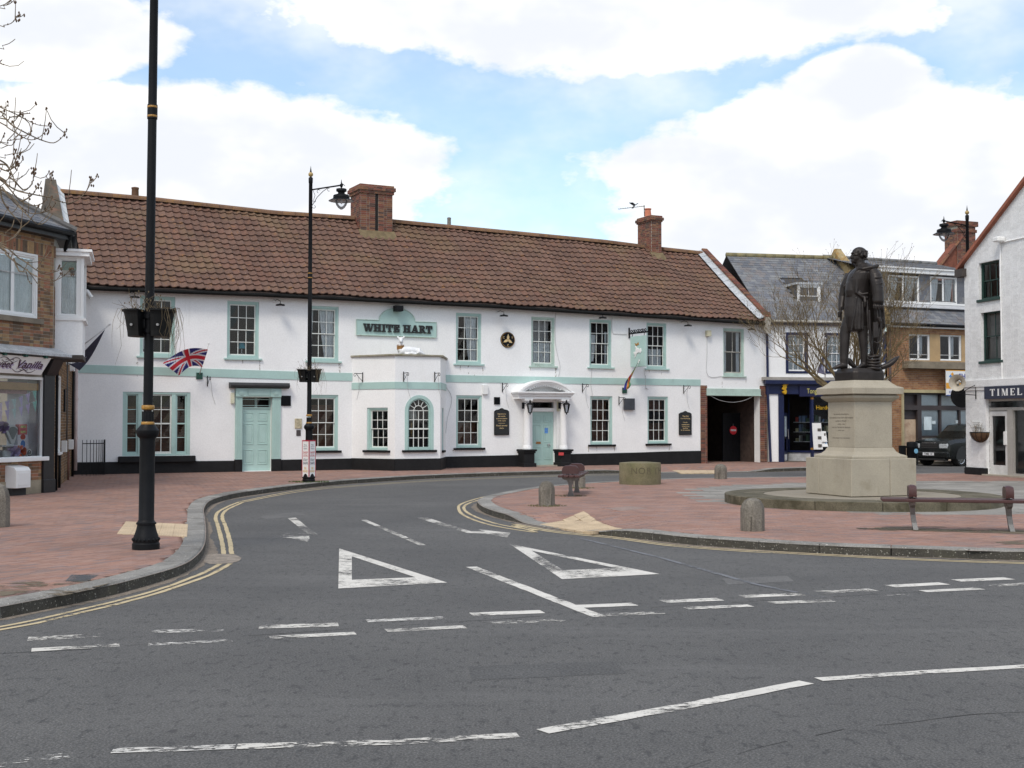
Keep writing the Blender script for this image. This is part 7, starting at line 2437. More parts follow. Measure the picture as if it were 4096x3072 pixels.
lamp_post(LP2,'black street lamp with hanging lantern in front of the white inn',(1,-.05),lean=.0015)
lamp_post(LP3,'black street lamp with hanging lantern behind the corner of the white gable',(-1,-.25))
planters(LP1,'pair of black planters with dead trailing plants on the near lamp post',3,.7,.006)
planters(LP2,'pair of black planters with sparse plants on the lamp post by the inn',5,.6)
wc=LP2+Vector((0,0,.14))
wr=thing('poster_wrap',wc,'white three-panel public health poster wrap round the lamp post foot','poster')
s_=.245
rot=rad(-14)
crn=[Vector((math.cos(rot+a)*s_*.74,math.sin(rot+a)*s_*.74,0))for a in(rad(205),rad(295),rad(25),rad(115))]
for i in range(4):
 A_,B_=wc+crn[i],wc+crn[(i+1)%4]
 Fw=mkF(A_,B_)
 L_=(B_-A_).length
 MB().fbox(Fw,0.004,L_-.004,wc.z,wc.z+.98,-.012,0).build('panel',M_WHITEPL,wr)
 MB().fbox(Fw,0,.018,wc.z,wc.z+.985,-.012,.003).fbox(Fw,L_-.018,L_,wc.z,wc.z+.985,-.012,.003).fbox(Fw,0,L_,wc.z+.955,wc.z+.985,-.012,.0032).build('red_border',mat('crimson_print',lin((176,50,70)),rough=.5,var=0),wr)
 if Fw.n.y<0:
  for s,z,h,w_,c_ in(('Please',.86,.030,.075,(50,50,80)),('keep your',.81,.030,.11,(50,50,80)),('distance',.76,.030,.10,(50,50,80)),('SHOP',.655,.060,.125,(190,50,60)),('LOCAL',.575,.055,.13,(190,50,60)),('STAY',.455,.066,.125,(50,70,140)),('SAFE',.37,.066,.13,(50,70,140)),('BE',.235,.058,.055,(214,170,80)),('KIND',.155,.06,.13,(214,170,80))):
   put_text('lettering',s,Fw,L_*.5,wc.z+z,h,w_*L_/.2,mat('print_%d'%c_[0],lin(c_),rough=.5,var=0,fine=0),wr,.004,bold=.01)
def tuft(center,r,n,name,label,h=.07,col=(.07,.10,.025),parent=None):
 q=MB()
 for k in range(n):
  a,rr=random.uniform(0,6.28),r*math.sqrt(random.random())
  p=Vector(center)+Vector((rr*math.cos(a)*1.3,rr*math.sin(a),0))
  d=Vector((random.uniform(-.5,.5),random.uniform(-.5,.5),1))*h*random.uniform(.3,1)
  w_=Vector((random.uniform(-1,1),random.uniform(-1,1),0)).normalized()*.008
  q.add([p-w_,p+w_,p+d],[(0,1,2)])
 o=q.build('weeds',mat('weed_'+str(col[0]),col,rough=.9,var=.4,scale=9),None,recalc=False)
 return tag(o,label,'weeds',None,'stuff')
tuft(LP2,.42,420,'weeds','green moss and weeds round the foot of the lamp post by the inn',.05)
# ================================================================== bollards
M_BOL=mat('weathered_oak',(.175,.158,.132),rough=.95,var=.25,scale=2.5,fine=.15,bump=.5,bscale=45,dirt=[((.09,.08,.065),7,.45,.7,.7,(1,1,.12)),((.15,.16,.08),3,.6,.75,.4)])
def bollard(p,r,h,label,ang=0.0):
 q=MB()
 n=8
 prof=[(r,0),(r*1.0,h*.62),(r*.98,h*.70),(r*.88,h*.84),(r*.66,h*.95),(r*.35,h*1.0),(r*.1,h*1.015)]
 for rr,z in prof:
  for k in range(n):
   a=ang+2*math.pi*(k+.5)/n
   j=1+random.uniform(-.02,.02)
   q.v.append((p.x+rr*j*math.cos(a),p.y+rr*j*math.sin(a),p.z+z+random.uniform(-.004,.004)))
 q.f=[(i*n+k,i*n+(k+1)%n,(i+1)*n+(k+1)%n,(i+1)*n+k)for i in range(len(prof)-1)for k in range(n)]+[tuple(range((len(prof)-1)*n,len(prof)*n))]
 t=thing('bollard',p,label,'bollard','short octagonal bollards of the square')
 q.build('post',M_BOL,t,smooth=True,auto=30)
 k=MB()
 for i in range(1):
  a=random.uniform(4.2,5.4)
  k.tube([(p.x+r*1.0*math.cos(a),p.y+r*1.0*math.sin(a),p.z+.02),(p.x+r*1.0*math.cos(a+.02),p.y+r*1.0*math.sin(a+.02),p.z+h*random.uniform(.4,.66))],.006,4)
 k.build('crack',mat('crack_shadow',(.04,.035,.03),rough=1,var=0),t)
 return t
bollard(gnd(*G3(577,448),PZ),.158,.47,'mossy bollard in front of the far bench, near the island nose',.2)
bollard(gnd(*G4(204,505),PZ),.178,.475,'nearest large bollard in front of the round statue step',.3)
bollard(gnd(*G3(1976,233),PZ),.178,.42,'far bollard by the carriage entrance road, right of the round stone planter',.1)
bollard(gnd(*G3(838,303),PZ),.16,.36,'small bollard half hidden behind the far bench',.1)
bollard(gnd(-22,2108,PZ),.22,.66,'tall bollard cut off by the left edge of the picture',.0)
tuft(gnd(*G3(577,450),PZ),.30,200,'weeds','weeds round the mossy bollard near the island nose',.035,(.10,.11,.03))
tuft(gnd(*G3(860,308),PZ),.26,150,'weeds','weeds behind the far bench by the small bollard',.035,(.10,.10,.035))
# ================================================================== benches
M_BWOOD=mat('maroon_painted_timber',lin((70,42,40)),rough=.45,var=.12,scale=5,fine=.06,dirt=[(lin((120,100,96)),6,.66,.8,.35)])
M_BSTEEL=mat('grey_steel_leg',(.20,.195,.19),rough=.55,metal=.6,var=.15)
def bench(c,ax,label,over=(.45,.45),gap=1.44):
 ax=Vector((ax[0],ax[1],0)).normalized()
 cr=Vector((-ax.y,ax.x,0))
 t=thing('bench',c,label,'bench','backless maroon benches of the square')
 P=lambda a,b,z:Vector((c[0],c[1],0))+ax*a+cr*b+Vector((0,0,z))
 z0=PZ+.425
 for k in range(4):
  b0=-.235+k*.1185
  q=MB()
  q.hexa([P(-over[0],b0,z0),P(gap+over[1],b0,z0),P(gap+over[1],b0+.108,z0),P(-over[0],b0+.108,z0),P(-over[0],b0,z0+.045),P(gap+over[1],b0,z0+.045),P(gap+over[1],b0+.108,z0+.045),P(-over[0],b0+.108,z0+.045)])
  q.build('seat_slat',M_BWOOD,t,bevel=.008)
 for a in(0.0,gap):
  q=MB()
  for(d0,d1)in((-.012,.012),):
   out=[(-.20,z0),(.20,z0),(.17,z0-.05),(.07,z0-.09),(.035,z0-.2),(.04,z0-.32),(.07,PZ),(-.07,PZ),(-.04,z0-.32),(-.035,z0-.2),(-.07,z0-.09),(-.17,z0-.05)]
   if True:
    sh=[(.05*((z0-z)/.43)**2-.0,0)for _,z in out]
   n=len(out)
   q.add([P(a-.035+s[0],b,z)for(b,z),s in zip(out,sh)]+[P(a+.035+s[0],b,z)for(b,z),s in zip(out,sh)],[tuple(range(n)),tuple(reversed(range(n,2*n)))]+[(i,(i+1)%n,(i+1)%n+n,i+n)for i in range(n)])
  q.build('leg',M_BSTEEL,t)
  q=MB()
  prof=[(-.17,.06),(-.185,.12),(-.17,.19),(-.12,.225),(0,.235),(.12,.225),(.17,.19),(.185,.12),(.17,.06)]
  n=len(prof)
  q.add([P(a-.055,b,z0+z)for b,z in prof]+[P(a-.02,b*.96,z0+z+.012)for b,z in prof]+[P(a+.02,b*.96,z0+z+.012)for b,z in prof]+[P(a+.055,b,z0+z)for b,z in prof],[tuple(range(n)),tuple(reversed(range(3*n,4*n)))]+[(j*n+i,j*n+(i+1)%n,(j+1)*n+(i+1)%n,(j+1)*n+i)for j in range(3)for i in range(n)])
  q.build('arm_divider',M_BWOOD,t,smooth=True,auto=40)
  q=MB()
  q.tube([P(a,-.05,z0+.04),P(a,-.05,z0+.09)],.018,8).tube([P(a,.05,z0+.04),P(a,.05,z0+.09)],.018,8)
  q.build('divider_pin',M_BSTEEL,t)
 return t
b1=gnd(*G3(768,372),PZ);b1b=gnd(*G3(815,344),PZ)
bench(b1,(b1b-b1)[:2],'maroon bench seen end-on beside the round stone planter')
b2=gnd(*G4(1385,497),PZ);b2b=gnd(*G4(2098,510),PZ)
bench(b2,(b2b-b2)[:2],'long maroon bench in front of the statue, cut off by the right edge',over=(.44,.5),gap=(b2b-b2).length)
q=MB()
axv=(b2b-b2).normalized()
for k in range(60):
 t_=-.8+k*.06
 p=b2+axv*t_
 q.add([(p.x,p.y-.07-random.uniform(0,.07),PZ+.0045),(p.x+.05,p.y-.07-random.uniform(0,.07),PZ+.0045),(p.x+.05,p.y+.05+random.uniform(0,.06),PZ+.0045),(p.x,p.y+.05+random.uniform(0,.06),PZ+.0045)],[(0,1,2,3)])
q.build('moss_strip',mat('moss_strip',(.06,.05,.03),rough=1,var=.4,scale=12),paveI)
tuft(b1+Vector((0,.1,0)),.30,150,'weeds','weeds round the legs of the bench seen end-on',.03,(.09,.09,.03))
# ================================================================== round stone planter with compass lettering
pc=gnd(2569,1940,PZ)
PRr=.54
pc=Vector((pc.x,pc.y+PRr,PZ))
cs=thing('compass_drum',pc,'low round stone drum carved with compass lettering','stone drum')
M_DRUM=mat('mossy_sandstone',lin((118,110,86)),rough=.95,var=.2,scale=2.2,fine=.12,bump=.5,bscale=55,dirt=[(lin((96,96,62)),1.6,.45,.7,.6),(lin((80,74,60)),5,.55,.72,.5)])
MB().lathe(pc,[(PRr,0),(PRr*1.005,.2),(PRr,.54),(PRr*.985,.555),(PRr*.5,.575),(.01,.58)],48).build('drum',M_DRUM,cs,smooth=True,auto=40)
for k,ch in enumerate('NORTH'):
 v,f=text_mesh(ch,None,.17,bold=.01)
 a0=rad(-112+k*21)
 q=MB()
 q.add([(pc.x+(PRr+.004)*math.cos(a0+p[0]/PRr),pc.y+(PRr+.004)*math.sin(a0+p[0]/PRr),pc.z+.36+p[1])for p in v],f)
 q.build('carved_letter',mat('carved_shadow',lin((96,89,70)),rough=1,var=.1),cs,recalc=False)
# ================================================================== litter bin
bp=gnd(*K4(412,1428),PZ)
bi=thing('litter_bin',bp,'black litter bin with round blue sticker beside the parked car','litter bin')
MB().lathe(bp,[(.20,0),(.21,.04),(.205,.62),(.22,.64),(.22,.70),(.205,.71),(.205,.80),(.19,.86),(.05,.88)],20).build('drum',M_BLKMET,bi,smooth=True,auto=40)
Fb=Fac((bp.x+.08,bp.y-.195),22)
MB().fprism(Fb,[(.09*math.cos(a),.52+PZ+.09*math.sin(a))for a in np.linspace(0,6.28,20)[:-1]],-.0,.012).build('sticker',mat('blue_sticker',lin((120,175,205)),rough=.5),bi)
MB().box(bp.x-.42,bp.x-.2,bp.y+.1,bp.y+.3,PZ,PZ+.72).build('cabinet',M_BLKMET,bi)
# ================================================================== remeshed figures
def remeshed(name,mb,voxel,m,parent,smooth_it=2):
 o=mb.build(name,m,None)
 md=o.modifiers.new('r','REMESH')
 md.mode='VOXEL'
 md.voxel_size=voxel
 sm=o.modifiers.new('s','SMOOTH')
 sm.iterations=smooth_it
 sm.factor=.5
 dg=bpy.context.evaluated_depsgraph_get()
 me=bpy.data.meshes.new_from_object(o.evaluated_get(dg))
 loc=o.location.copy()
 WLOC.pop(o.name,None)
 old=o.data
 bpy.data.objects.remove(o)
 bpy.data.meshes.remove(old)
 me.name=name
 me.polygons.foreach_set('use_smooth',[True]*len(me.polygons))
 if not me.materials:
  me.materials.append(m)
 return link_mesh(name,me,m,parent,loc)
def loft(mb,rings,n=20,fold=0.0,fk=6,ph=0.0):
 k=len(mb.v)
 for j,(c,ex,ey)in enumerate(rings):
  for i in range(n):
   a=2*math.pi*i/n
   f=1+fold*math.cos(fk*a+ph+j*.25)
   mb.v.append(tuple(Vector(c)+Vector(ex)*math.cos(a)*f+Vector(ey)*math.sin(a)*f))
 for j in range(len(rings)-1):
  for i in range(n):
   mb.f.append((k+j*n+i,k+j*n+(i+1)%n,k+(j+1)*n+(i+1)%n,k+(j+1)*n+i))
 mb.f.append(tuple(reversed(range(k,k+n))))
 mb.f.append(tuple(range(k+(len(rings)-1)*n,k+len(rings)*n)))
def ball(mb,c,rx,ry,rz,n=12):
 k=len(mb.v)
 rows=n//2+1
 rings=[]
 for j in range(rows+1):
  t=math.pi*(j+.25)/(rows+.5)-math.pi/2
  rings.append((Vector(c)+Vector((0,0,rz*math.sin(t))),Vector((rx*math.cos(t),0,0)),Vector((0,ry*math.cos(t),0))))
 loft(mb,rings,n)
# ================================================================== statue and pedestal
RHO=rad(20.6)
SC=Vector((6.966,25.05,0))
ped=thing('statue_pedestal',(SC.x,SC.y,PZ),'stepped grey granite pedestal with inscription under the bronze statue','pedestal')
M_GRAN=mat('grey_granite',lin((162,154,138)),rough=.85,var=.08,scale=1.6,fine=.07,bump=.15,bscale=80,dirt=[(lin((128,118,96)),2.0,.55,.78,.55),(lin((120,112,92)),6,.60,.75,.5,(1,1,.15))])
M_STEP=mat('mossy_step_stone',lin((98,92,76)),rough=.95,var=.2,scale=2,fine=.12,bump=.4,bscale=50,dirt=[(lin((58,54,36)),2.4,.42,.64,.8)])
SZ=PZ+.17
nst=14
for k in range(nst):
 a0,a1=2*math.pi*k/nst+.1,2*math.pi*(k+1)/nst+.1-.004
 pts=[(SC.x+2.68*math.cos(a),SC.y+2.68*math.sin(a))for a in np.linspace(a0,a1,7)]
 pin=[(SC.x+1.9*math.cos(a),SC.y+1.9*math.sin(a))for a in np.linspace(a1,a0,7)]
 MB().prism(pts+pin,PZ-.03,SZ+random.uniform(-.002,.002)).build('step_stone',M_STEP,ped,bevel=.012)
MB().lathe((SC.x,SC.y,PZ-.03),[(1.95,0),(1.95,.19)],40).build('step_paving',mat('step_top',lin((138,130,116)),rough=.9,var=.12,scale=2),ped)
ex_,ey_=Vector((math.cos(RHO),math.sin(RHO),0)),Vector((-math.sin(RHO),math.cos(RHO),0))
def sq_loft(prof,name,m,bevel=.006):
 q=MB()
 for s,z in prof:
  h=s/2
  for a,b in((-1,-1),(1,-1),(1,1),(-1,1)):
   p=SC+ex_*a*h+ey_*b*h
   q.v.append((p.x,p.y,z))
 n=len(prof)
 q.f=[(j*4+i,j*4+(i+1)%4,(j+1)*4+(i+1)%4,(j+1)*4+i)for j in range(n-1)for i in range(4)]+[(3,2,1,0),tuple(range(4*n-4,4*n))]
 return q.build(name,m,ped,bevel=bevel)
S0=1.526
for a0,a1,b0,b1_ in((-.5,.09,-.5,.2),(.095,.5,-.5,.2),(-.5,.0,.205,.5),(.005,.5,.205,.5)):
 q=MB()
 pts=[SC+ex_*S0*a+ey_*S0*b for a,b in((a0,b0),(a1,b0),(a1,b1_),(a0,b1_))]
 q.hexa([(p.x,p.y,SZ)for p in pts]+[(p.x,p.y,1.016)for p in pts])
 q.build('base_block',M_GRAN,ped,bevel=.01)
sq_loft([(1.29,1.016),(1.29,1.06),(1.24,1.075),(1.10,1.10),(.99,1.15),(.93,1.21),(.915,1.225)],'flared_course',M_GRAN)
sq_loft([(.885,1.225),(.885,2.13)],'die',M_GRAN)
sq_loft([(.90,2.13),(.98,2.16),(1.07,2.20),(1.09,2.22),(1.09,2.25),(1.02,2.265),(1.02,2.28)],'neck_moulding',M_GRAN)
sq_loft([(1.205,2.28),(1.215,2.40),(1.19,2.415),(1.04,2.44),(.90,2.50),(.82,2.545),(.80,2.555)],'cornice',M_GRAN)
FI=Fac((SC-ey_*.4425*0-ex_*.4425+ey_*.4425)[:2],math.degrees(RHO)-90)
M_INS=mat('leaded_letters',lin((88,82,72)),rough=.8,var=.1)
for s,yk,h,w in(('SIR JOHN FRANKLIN',1068,.034,.50),('DISCOVERER OF THE NORTH WEST PASSAGE',1088,.026,.78),('BORN AT SPILSBY',1108,.026,.36),('APRIL 1786',1127,.026,.24),('DIED IN THE ARCTIC REGIONS',1146,.026,.60),('JUNE 1847',1165,.026,.22),('ERECTED BY HIS TOWNSMEN',1210,.022,.56)):
 z=FI.uv(*S5(320,yk))[1]
 put_text('inscription',s,FI,.4425,z,h,w,M_INS,ped,.003)
M_BRONZE=mat('dark_bronze',(.030,.025,.023),rough=.42,spec=.35,metal=.35,var=.22,scale=3.5,fine=.05,bscale=60,dirt=[((.055,.048,.045),2.4,.5,.72,.5)])
st=thing('bronze_statue',(SC.x,SC.y,2.555),'dark bronze standing figure in coat and boat cloak on granite pedestal','statue')
q=MB()
hb_=.375
pts=[SC+ex_*a+ey_*b for a,b in((-hb_,-hb_*.8),(-hb_*.8,-hb_),(hb_*.8,-hb_),(hb_,-hb_*.8),(hb_,hb_*.8),(hb_*.8,hb_),(-hb_*.8,hb_),(-hb_,hb_*.8))]
cen=SC
vs=[]
for z,f in((2.555,1.0),(2.72,1.0),(2.80,.86)):
 vs+=[(cen.x+(p.x-cen.x)*f,cen.y+(p.y-cen.y)*f,z)for p in pts]
q.add(vs,[tuple(reversed(range(8))),tuple(range(16,24))]+[(j*8+i,j*8+(i+1)%8,(j+1)*8+(i+1)%8,(j+1)*8+i)for j in range(2)for i in range(8)])
q.build('plinth',M_BRONZE,st,bevel=.012)
KX=.001718
def V(xk,yk,y=0.0):
 return Vector((SC.x+(xk-322)*KX,SC.y+y,2.80+(1466-yk)*KX))
def vr(xk,yk,y,hx,hy,tilt=0.0):
 return(V(xk,yk,y),Vector((hx*KX,0,tilt*hx*KX)),Vector((0,hy,0)))
B=MB()
loft(B,[vr(300,1035,.0,112,.20),vr(296,980,.0,122,.225),vr(294,860,.0,136,.235),vr(295,740,.0,142,.225),vr(300,650,.0,138,.21),vr(310,600,.0,142,.22),vr(318,520,.0,150,.25),vr(335,430,.0,152,.285),vr(356,360,.0,146,.30),vr(372,310,.0,118,.25),vr(380,275,.0,74,.14),vr(372,250,0,55,.10)],28)
loft(B,[vr(225,625,-.04,60,.13),vr(220,560,-.04,62,.15),vr(228,470,-.03,56,.15),vr(250,390,-.02,50,.13),vr(275,330,-.02,40,.10)],16)
B.tube([V(290,300,-.20),V(232,400,-.17),V(178,500,.12)],[.035,.03,.025],8)
B.tube([V(270,310,.12),V(205,400,.16),V(176,495,.16)],[.04,.05,.03],8)
B.tube([V(300,300,-.16),V(270,430,-.22),V(262,590,-.22),V(330,640,-.24),V(390,650,-.25)],[.03,.035,.035,.035,.03],8)
B.tube([V(262,560,-.20),V(320,610,-.25),V(392,600,-.27)],[.025,.03,.025],8)
loft(B,[vr(400,330,.0,118,.32,.25),vr(395,300,.0,112,.30,.25),vr(380,265,.0,86,.19,.25),vr(362,235,.0,62,.12,.2)],24)
B.tube([V(280,290,-.12),V(330,318,-.27),V(430,300,-.31),V(505,275,-.22),V(530,290,.0),V(500,280,.22)],[.03,.035,.035,.035,.035,.03],8)
loft(B,[vr(345,265,0,60,.10),vr(338,225,0,58,.095),vr(335,190,0,60,.10)],14)
ball(B,V(335,122),92*KX,.118,82*KX,20)
ball(B,V(312,165),72*KX,.100,62*KX,18)
ball(B,V(282,205),46*KX,.070,34*KX,14)
ball(B,V(262,222),24*KX,.045,17*KX,10)
B.tube([V(256,118),V(240,150),V(226,168),V(250,176)],[.018,.022,.026,.018],8)
ball(B,V(252,112),16*KX,.085,11*KX,10)
ball(B,V(246,196),13*KX,.036,6*KX,8)
ball(B,V(250,209),12*KX,.034,6*KX,8)
ball(B,V(345,150,-.115),13*KX,.015,22*KX,8)
ball(B,V(283,180,-.06),26*KX,.03,22*KX,8)
for k in range(46):
 a=random.uniform(-.4,.95)
 y=random.choice((-1,1))*random.uniform(.03,.118)
 xk=345+78*math.cos(a*.9)*math.sqrt(max(.1,1-(y/.14)**2))
 yk=118+random.uniform(-30,72)
 ball(B,V(min(xk,418),yk,y),12*KX,.02,11*KX,6)
for k in range(16):
 ball(B,V(305+k*7,100+22*math.sin(k*.8)+k*2,-.108),11*KX,.018,10*KX,6)
loft(B,[vr(455,320,-.22,62,.10),vr(468,380,-.29,72,.115),vr(476,470,-.33,74,.12),vr(480,545,-.345,70,.12),vr(484,580,-.35,70,.125),vr(486,640,-.36,66,.12),vr(486,700,-.37,68,.115),vr(485,722,-.37,62,.10)],18)
ball(B,V(476,742,-.38),62*KX,.055,22*KX,12)
for k,xk in enumerate((425,452,478,505,528)):
 B.tube([V(xk+4,738,-.40),V(xk,756,-.435),V(xk-2,782,-.43),V(xk,800 if k else 775,-.41)],[.020,.020,.018,.015],7)
loft(B,[vr(250,345,.24,50,.09),vr(215,470,.31,58,.10),vr(190,600,.33,52,.09),vr(165,700,.28,42,.08),vr(150,770,.22,32,.06)],14)
ball(B,V(132,810,.18),26*KX,.05,30*KX,10)
for k in range(4):
 B.tube([V(120,795+k*16,.13),V(105,800+k*16,.16),V(118,806+k*16,.21)],.015,6)
B.tube([V(134,735,.16),V(136,900,.16)],[.030,.022],10)
for leg in([(262,800,.05,78,.12),(225,890,.06,82,.125),(190,970,.06,72,.115),(168,1060,.06,62,.105),(162,1160,.05,58,.098),(156,1260,.05,54,.092),(150,1350,.04,50,.085),(150,1420,.04,46,.075)],[(345,980,-.10,66,.11),(350,1080,-.10,56,.10),(356,1180,-.10,50,.092),(362,1280,-.10,44,.082),(362,1370,-.10,42,.07),(360,1425,-.10,40,.065)]):
 loft(B,[vr(*r)for r in leg],16)
for x0,x1,y in((165,8,.03),(372,262,-.11)):
 loft(B,[(V(x0+22,1440,y),Vector((0,0,.045)),Vector((0,.06,0))),(V(x0-10,1425,y),Vector((0,0,.07)),Vector((0,.07,0))),(V((x0+x1)/2,1438,y-.01),Vector((0,0,.052)),Vector((0,.075,0))),(V(x1+35,1452,y-.015),Vector((0,0,.032)),Vector((0,.062,0))),(V(x1,1460,y-.02),Vector((0,0,.014)),Vector((0,.03,0)))],14)
loft(B,[vr(440,330,.06,90,.26),vr(470,420,.06,80,.30),vr(485,560,.05,72,.33),vr(498,700,.04,72,.34),vr(510,850,.03,80,.33),vr(522,970,.03,76,.30),vr(512,1010,.03,58,.26),vr(505,1130,.02,52,.20),vr(500,1240,.02,42,.14),vr(498,1300,.02,26,.09)],36,fold=.06,fk=9)
B.tube([V(548,780,-.20),V(566,900,-.22),V(585,985,-.18),V(560,1010,-.12)],[.03,.035,.03,.02],8)
B.tube([V(262,650,-.20),V(235,850,-.21),V(205,1035,-.18)],[.02,.022,.02],6)
B.tube([V(385,640,-.22),V(382,850,-.25),V(392,1020,-.24)],[.025,.028,.022],6)
B.tube([V(350,650,-.26),V(350,700,-.29),V(345,760,-.28)],[.03,.035,.02],8)
q_=V(462,1030,-.30)
B.hexa([tuple(q_+Vector((a*.052,b*.045,c*.155)))for c in(-1,1)for a,b in((-1,-1),(1,-1),(1,1),(-1,1))])
B.tube([V(470,780,-.36),V(480,900,-.36),V(515,960,-.34),V(528,1050,-.33),V(520,1150,-.33),V(475,1185,-.34),V(440,1165,-.34)],.020,8)
B.tube([V(490,880,-.37),V(510,940,-.37)],.038,8)
B.tube([V(385,800,-.36),V(392,1000,-.34),V(405,1150,-.31),V(440,1320,-.27),V(470,1420,-.22)],.020,8)
for k,(xk,y)in enumerate(((300,-.235),(330,-.24),(275,-.225),(245,-.20))):
 B.tube([V(xk+6,700,y*.92),V(xk,830,y*1.02),V(xk-4+k*3,1020,y*.98)],[.006,.016,.022],6)
for k,yk in enumerate((430,500,548,575,610,660)):
 B.tube([V(412,yk+14,-.36),V(460,yk+6*(k%2),-.445),V(520,yk-6,-.45),V(548,yk-14,-.38)],[.006,.014,.012,.005],6)
for k in range(5):
 B.tube([V(536+k*6,420,-.22+k*.1),V(556+k*3,700,-.26+k*.1),V(580,960,-.22+k*.1)],[.012,.022,.026],6)
B.tube([V(255,140,-.05),V(272,134,-.085),V(292,140,-.105)],[.012,.014,.008],6)
B.tube([V(252,186,-.03),V(262,192,-.065),V(272,200,-.075)],[.006,.008,.005],5)
body=remeshed('figure',B,.0088,M_BRONZE,st,1)
R_=MB()
for j in range(5):
 rr=.125-.008*j
 R_.tube([V(458,1470-j*34,-.20)+Vector((rr*math.cos(a),rr*.8*math.sin(a),.008*math.sin(a*2+j)))for a in np.linspace(0,6.28,25)],.026,8)
R_.tube([V(520,1180,-.20),V(535,1260,-.20),V(520,1320,-.24),V(470,1330,-.30)],.026,8)
R_.build('rope_coil',M_BRONZE,st,smooth=True)
A_=MB()
loft(A_,[(V(520,1462,-.05),Vector((0,0,.05)),Vector((0,.06,0))),(V(590,1448,-.05),Vector((-.012,0,.052)),Vector((0,.065,0))),(V(650,1425,-.05),Vector((-.022,0,.055)),Vector((0,.075,0))),(V(700,1390,-.05),Vector((-.03,0,.05)),Vector((0,.085,0))),(V(750,1345,-.05),Vector((-.022,0,.03)),Vector((0,.05,0))),(V(782,1322,-.05),Vector((-.006,0,.006)),Vector((0,.01,0)))],12)
loft(A_,[(V(330,1455,.22),Vector((0,0,.03)),Vector((0,.04,0))),(V(290,1420,.24),Vector((.02,0,.05)),Vector((0,.05,0))),(V(250,1375,.25),Vector((.03,0,.06)),Vector((0,.05,0))),(V(215,1335,.25),Vector((.006,0,.01)),Vector((0,.01,0)))],12)
A_.tube([V(520,1462,-.05),V(430,1462,.08),V(330,1455,.22)],.04,8)
A_.tube([V(430,1462,.08),V(500,1180,.06)],.035,8)
A_.build('anchor',M_BRONZE,st,smooth=True)
# ================================================================== white hart on the bay
HC=FB.P(LB*.52,ZBAY+.06,-.28)
hk=.4821*(HC.y/FPX)
hart=thing('white_hart_figure',HC,'white reclining hart figure with gold crown collar on the bay roof','figure')
fu=FB.d
def Hp(x,y,d=0.0):
 u,z=FB.uv(*C4(x,y),-.28)
 return FB.P(u,z,-.28+d)
hz0=HC.z
off=Vector((0,0,hz0-Hp(700,566).z))
H_=lambda x,y,d=0.0:Hp(x,y,d)+off
Hm=MB()
kx=(H_(700,500)-H_(600,500)).length/100
U3=lambda a:fu*a*kx
N3=lambda a:FB.n*a
Z3=lambda a:Vector((0,0,a*kx))
loft(Hm,[(H_(612,545),Z3(24),N3(.10)),(H_(640,535),Z3(34),N3(.15)),(H_(690,533),Z3(34),N3(.17)),(H_(740,536),Z3(32),N3(.17)),(H_(785,540),Z3(27),N3(.15)),(H_(812,552),Z3(14),N3(.08))],16)
loft(Hm,[(H_(625,535),U3(26),N3(.12)),(H_(622,505),U3(21),N3(.09)),(H_(624,480),U3(17),N3(.07)),(H_(626,455),U3(16),N3(.065))],14)
Hm.tube([H_(634,470),H_(632,448),H_(629,436)],[.07,.075,.07],10)
ball(Hm,H_(629,438),.085,.085,.075)
Hm.tube([H_(629,440),H_(622,450,.08),H_(616,462,.15)],[.07,.058,.036],10)
for x,s in((608,-.05),(654,.05)):
 Hm.tube([H_(620 if x<630 else 640,432,s),H_(612 if x<630 else 648,420,s*1.5),H_(x,405,s*1.8)],[.03,.035,.006],8)
Hm.tube([H_(650,560,.12),H_(690,562,.18),H_(660,566,.20)],[.06,.045,.03],8)
Hm.tube([H_(765,520,.14),H_(760,548,.18),H_(800,562,.18),H_(812,566,.16)],[.08,.09,.05,.03],8)
Hm.tube([H_(700,555,.15),H_(740,565,.20)],[.05,.03],8)
Hm.tube([H_(810,545,0),H_(818,560,0)],[.05,.02],8)
remeshed('deer',Hm,.018,mat('white_gloss_figure',(.76,.77,.78),rough=.4,var=.04),hart,2)
cr_=MB()
cc=H_(626,512)
for k in range(14):
 a0,a1=2*math.pi*k/14,2*math.pi*(k+1)/14
 e=lambda a,z:cc+fu*(.125*math.cos(a))+FB.n*(.105*math.sin(a))+Vector((0,0,z))
 cr_.add([e(a0,-.05),e(a1,-.05),e(a1,.06),e((a0+a1)/2,.13),e(a0,.06)],[(0,1,2,3,4)])
cr_.build('crown_collar',mat('old_gold',lin((140,100,50)),rough=.5,var=.3,scale=20),hart,recalc=False)
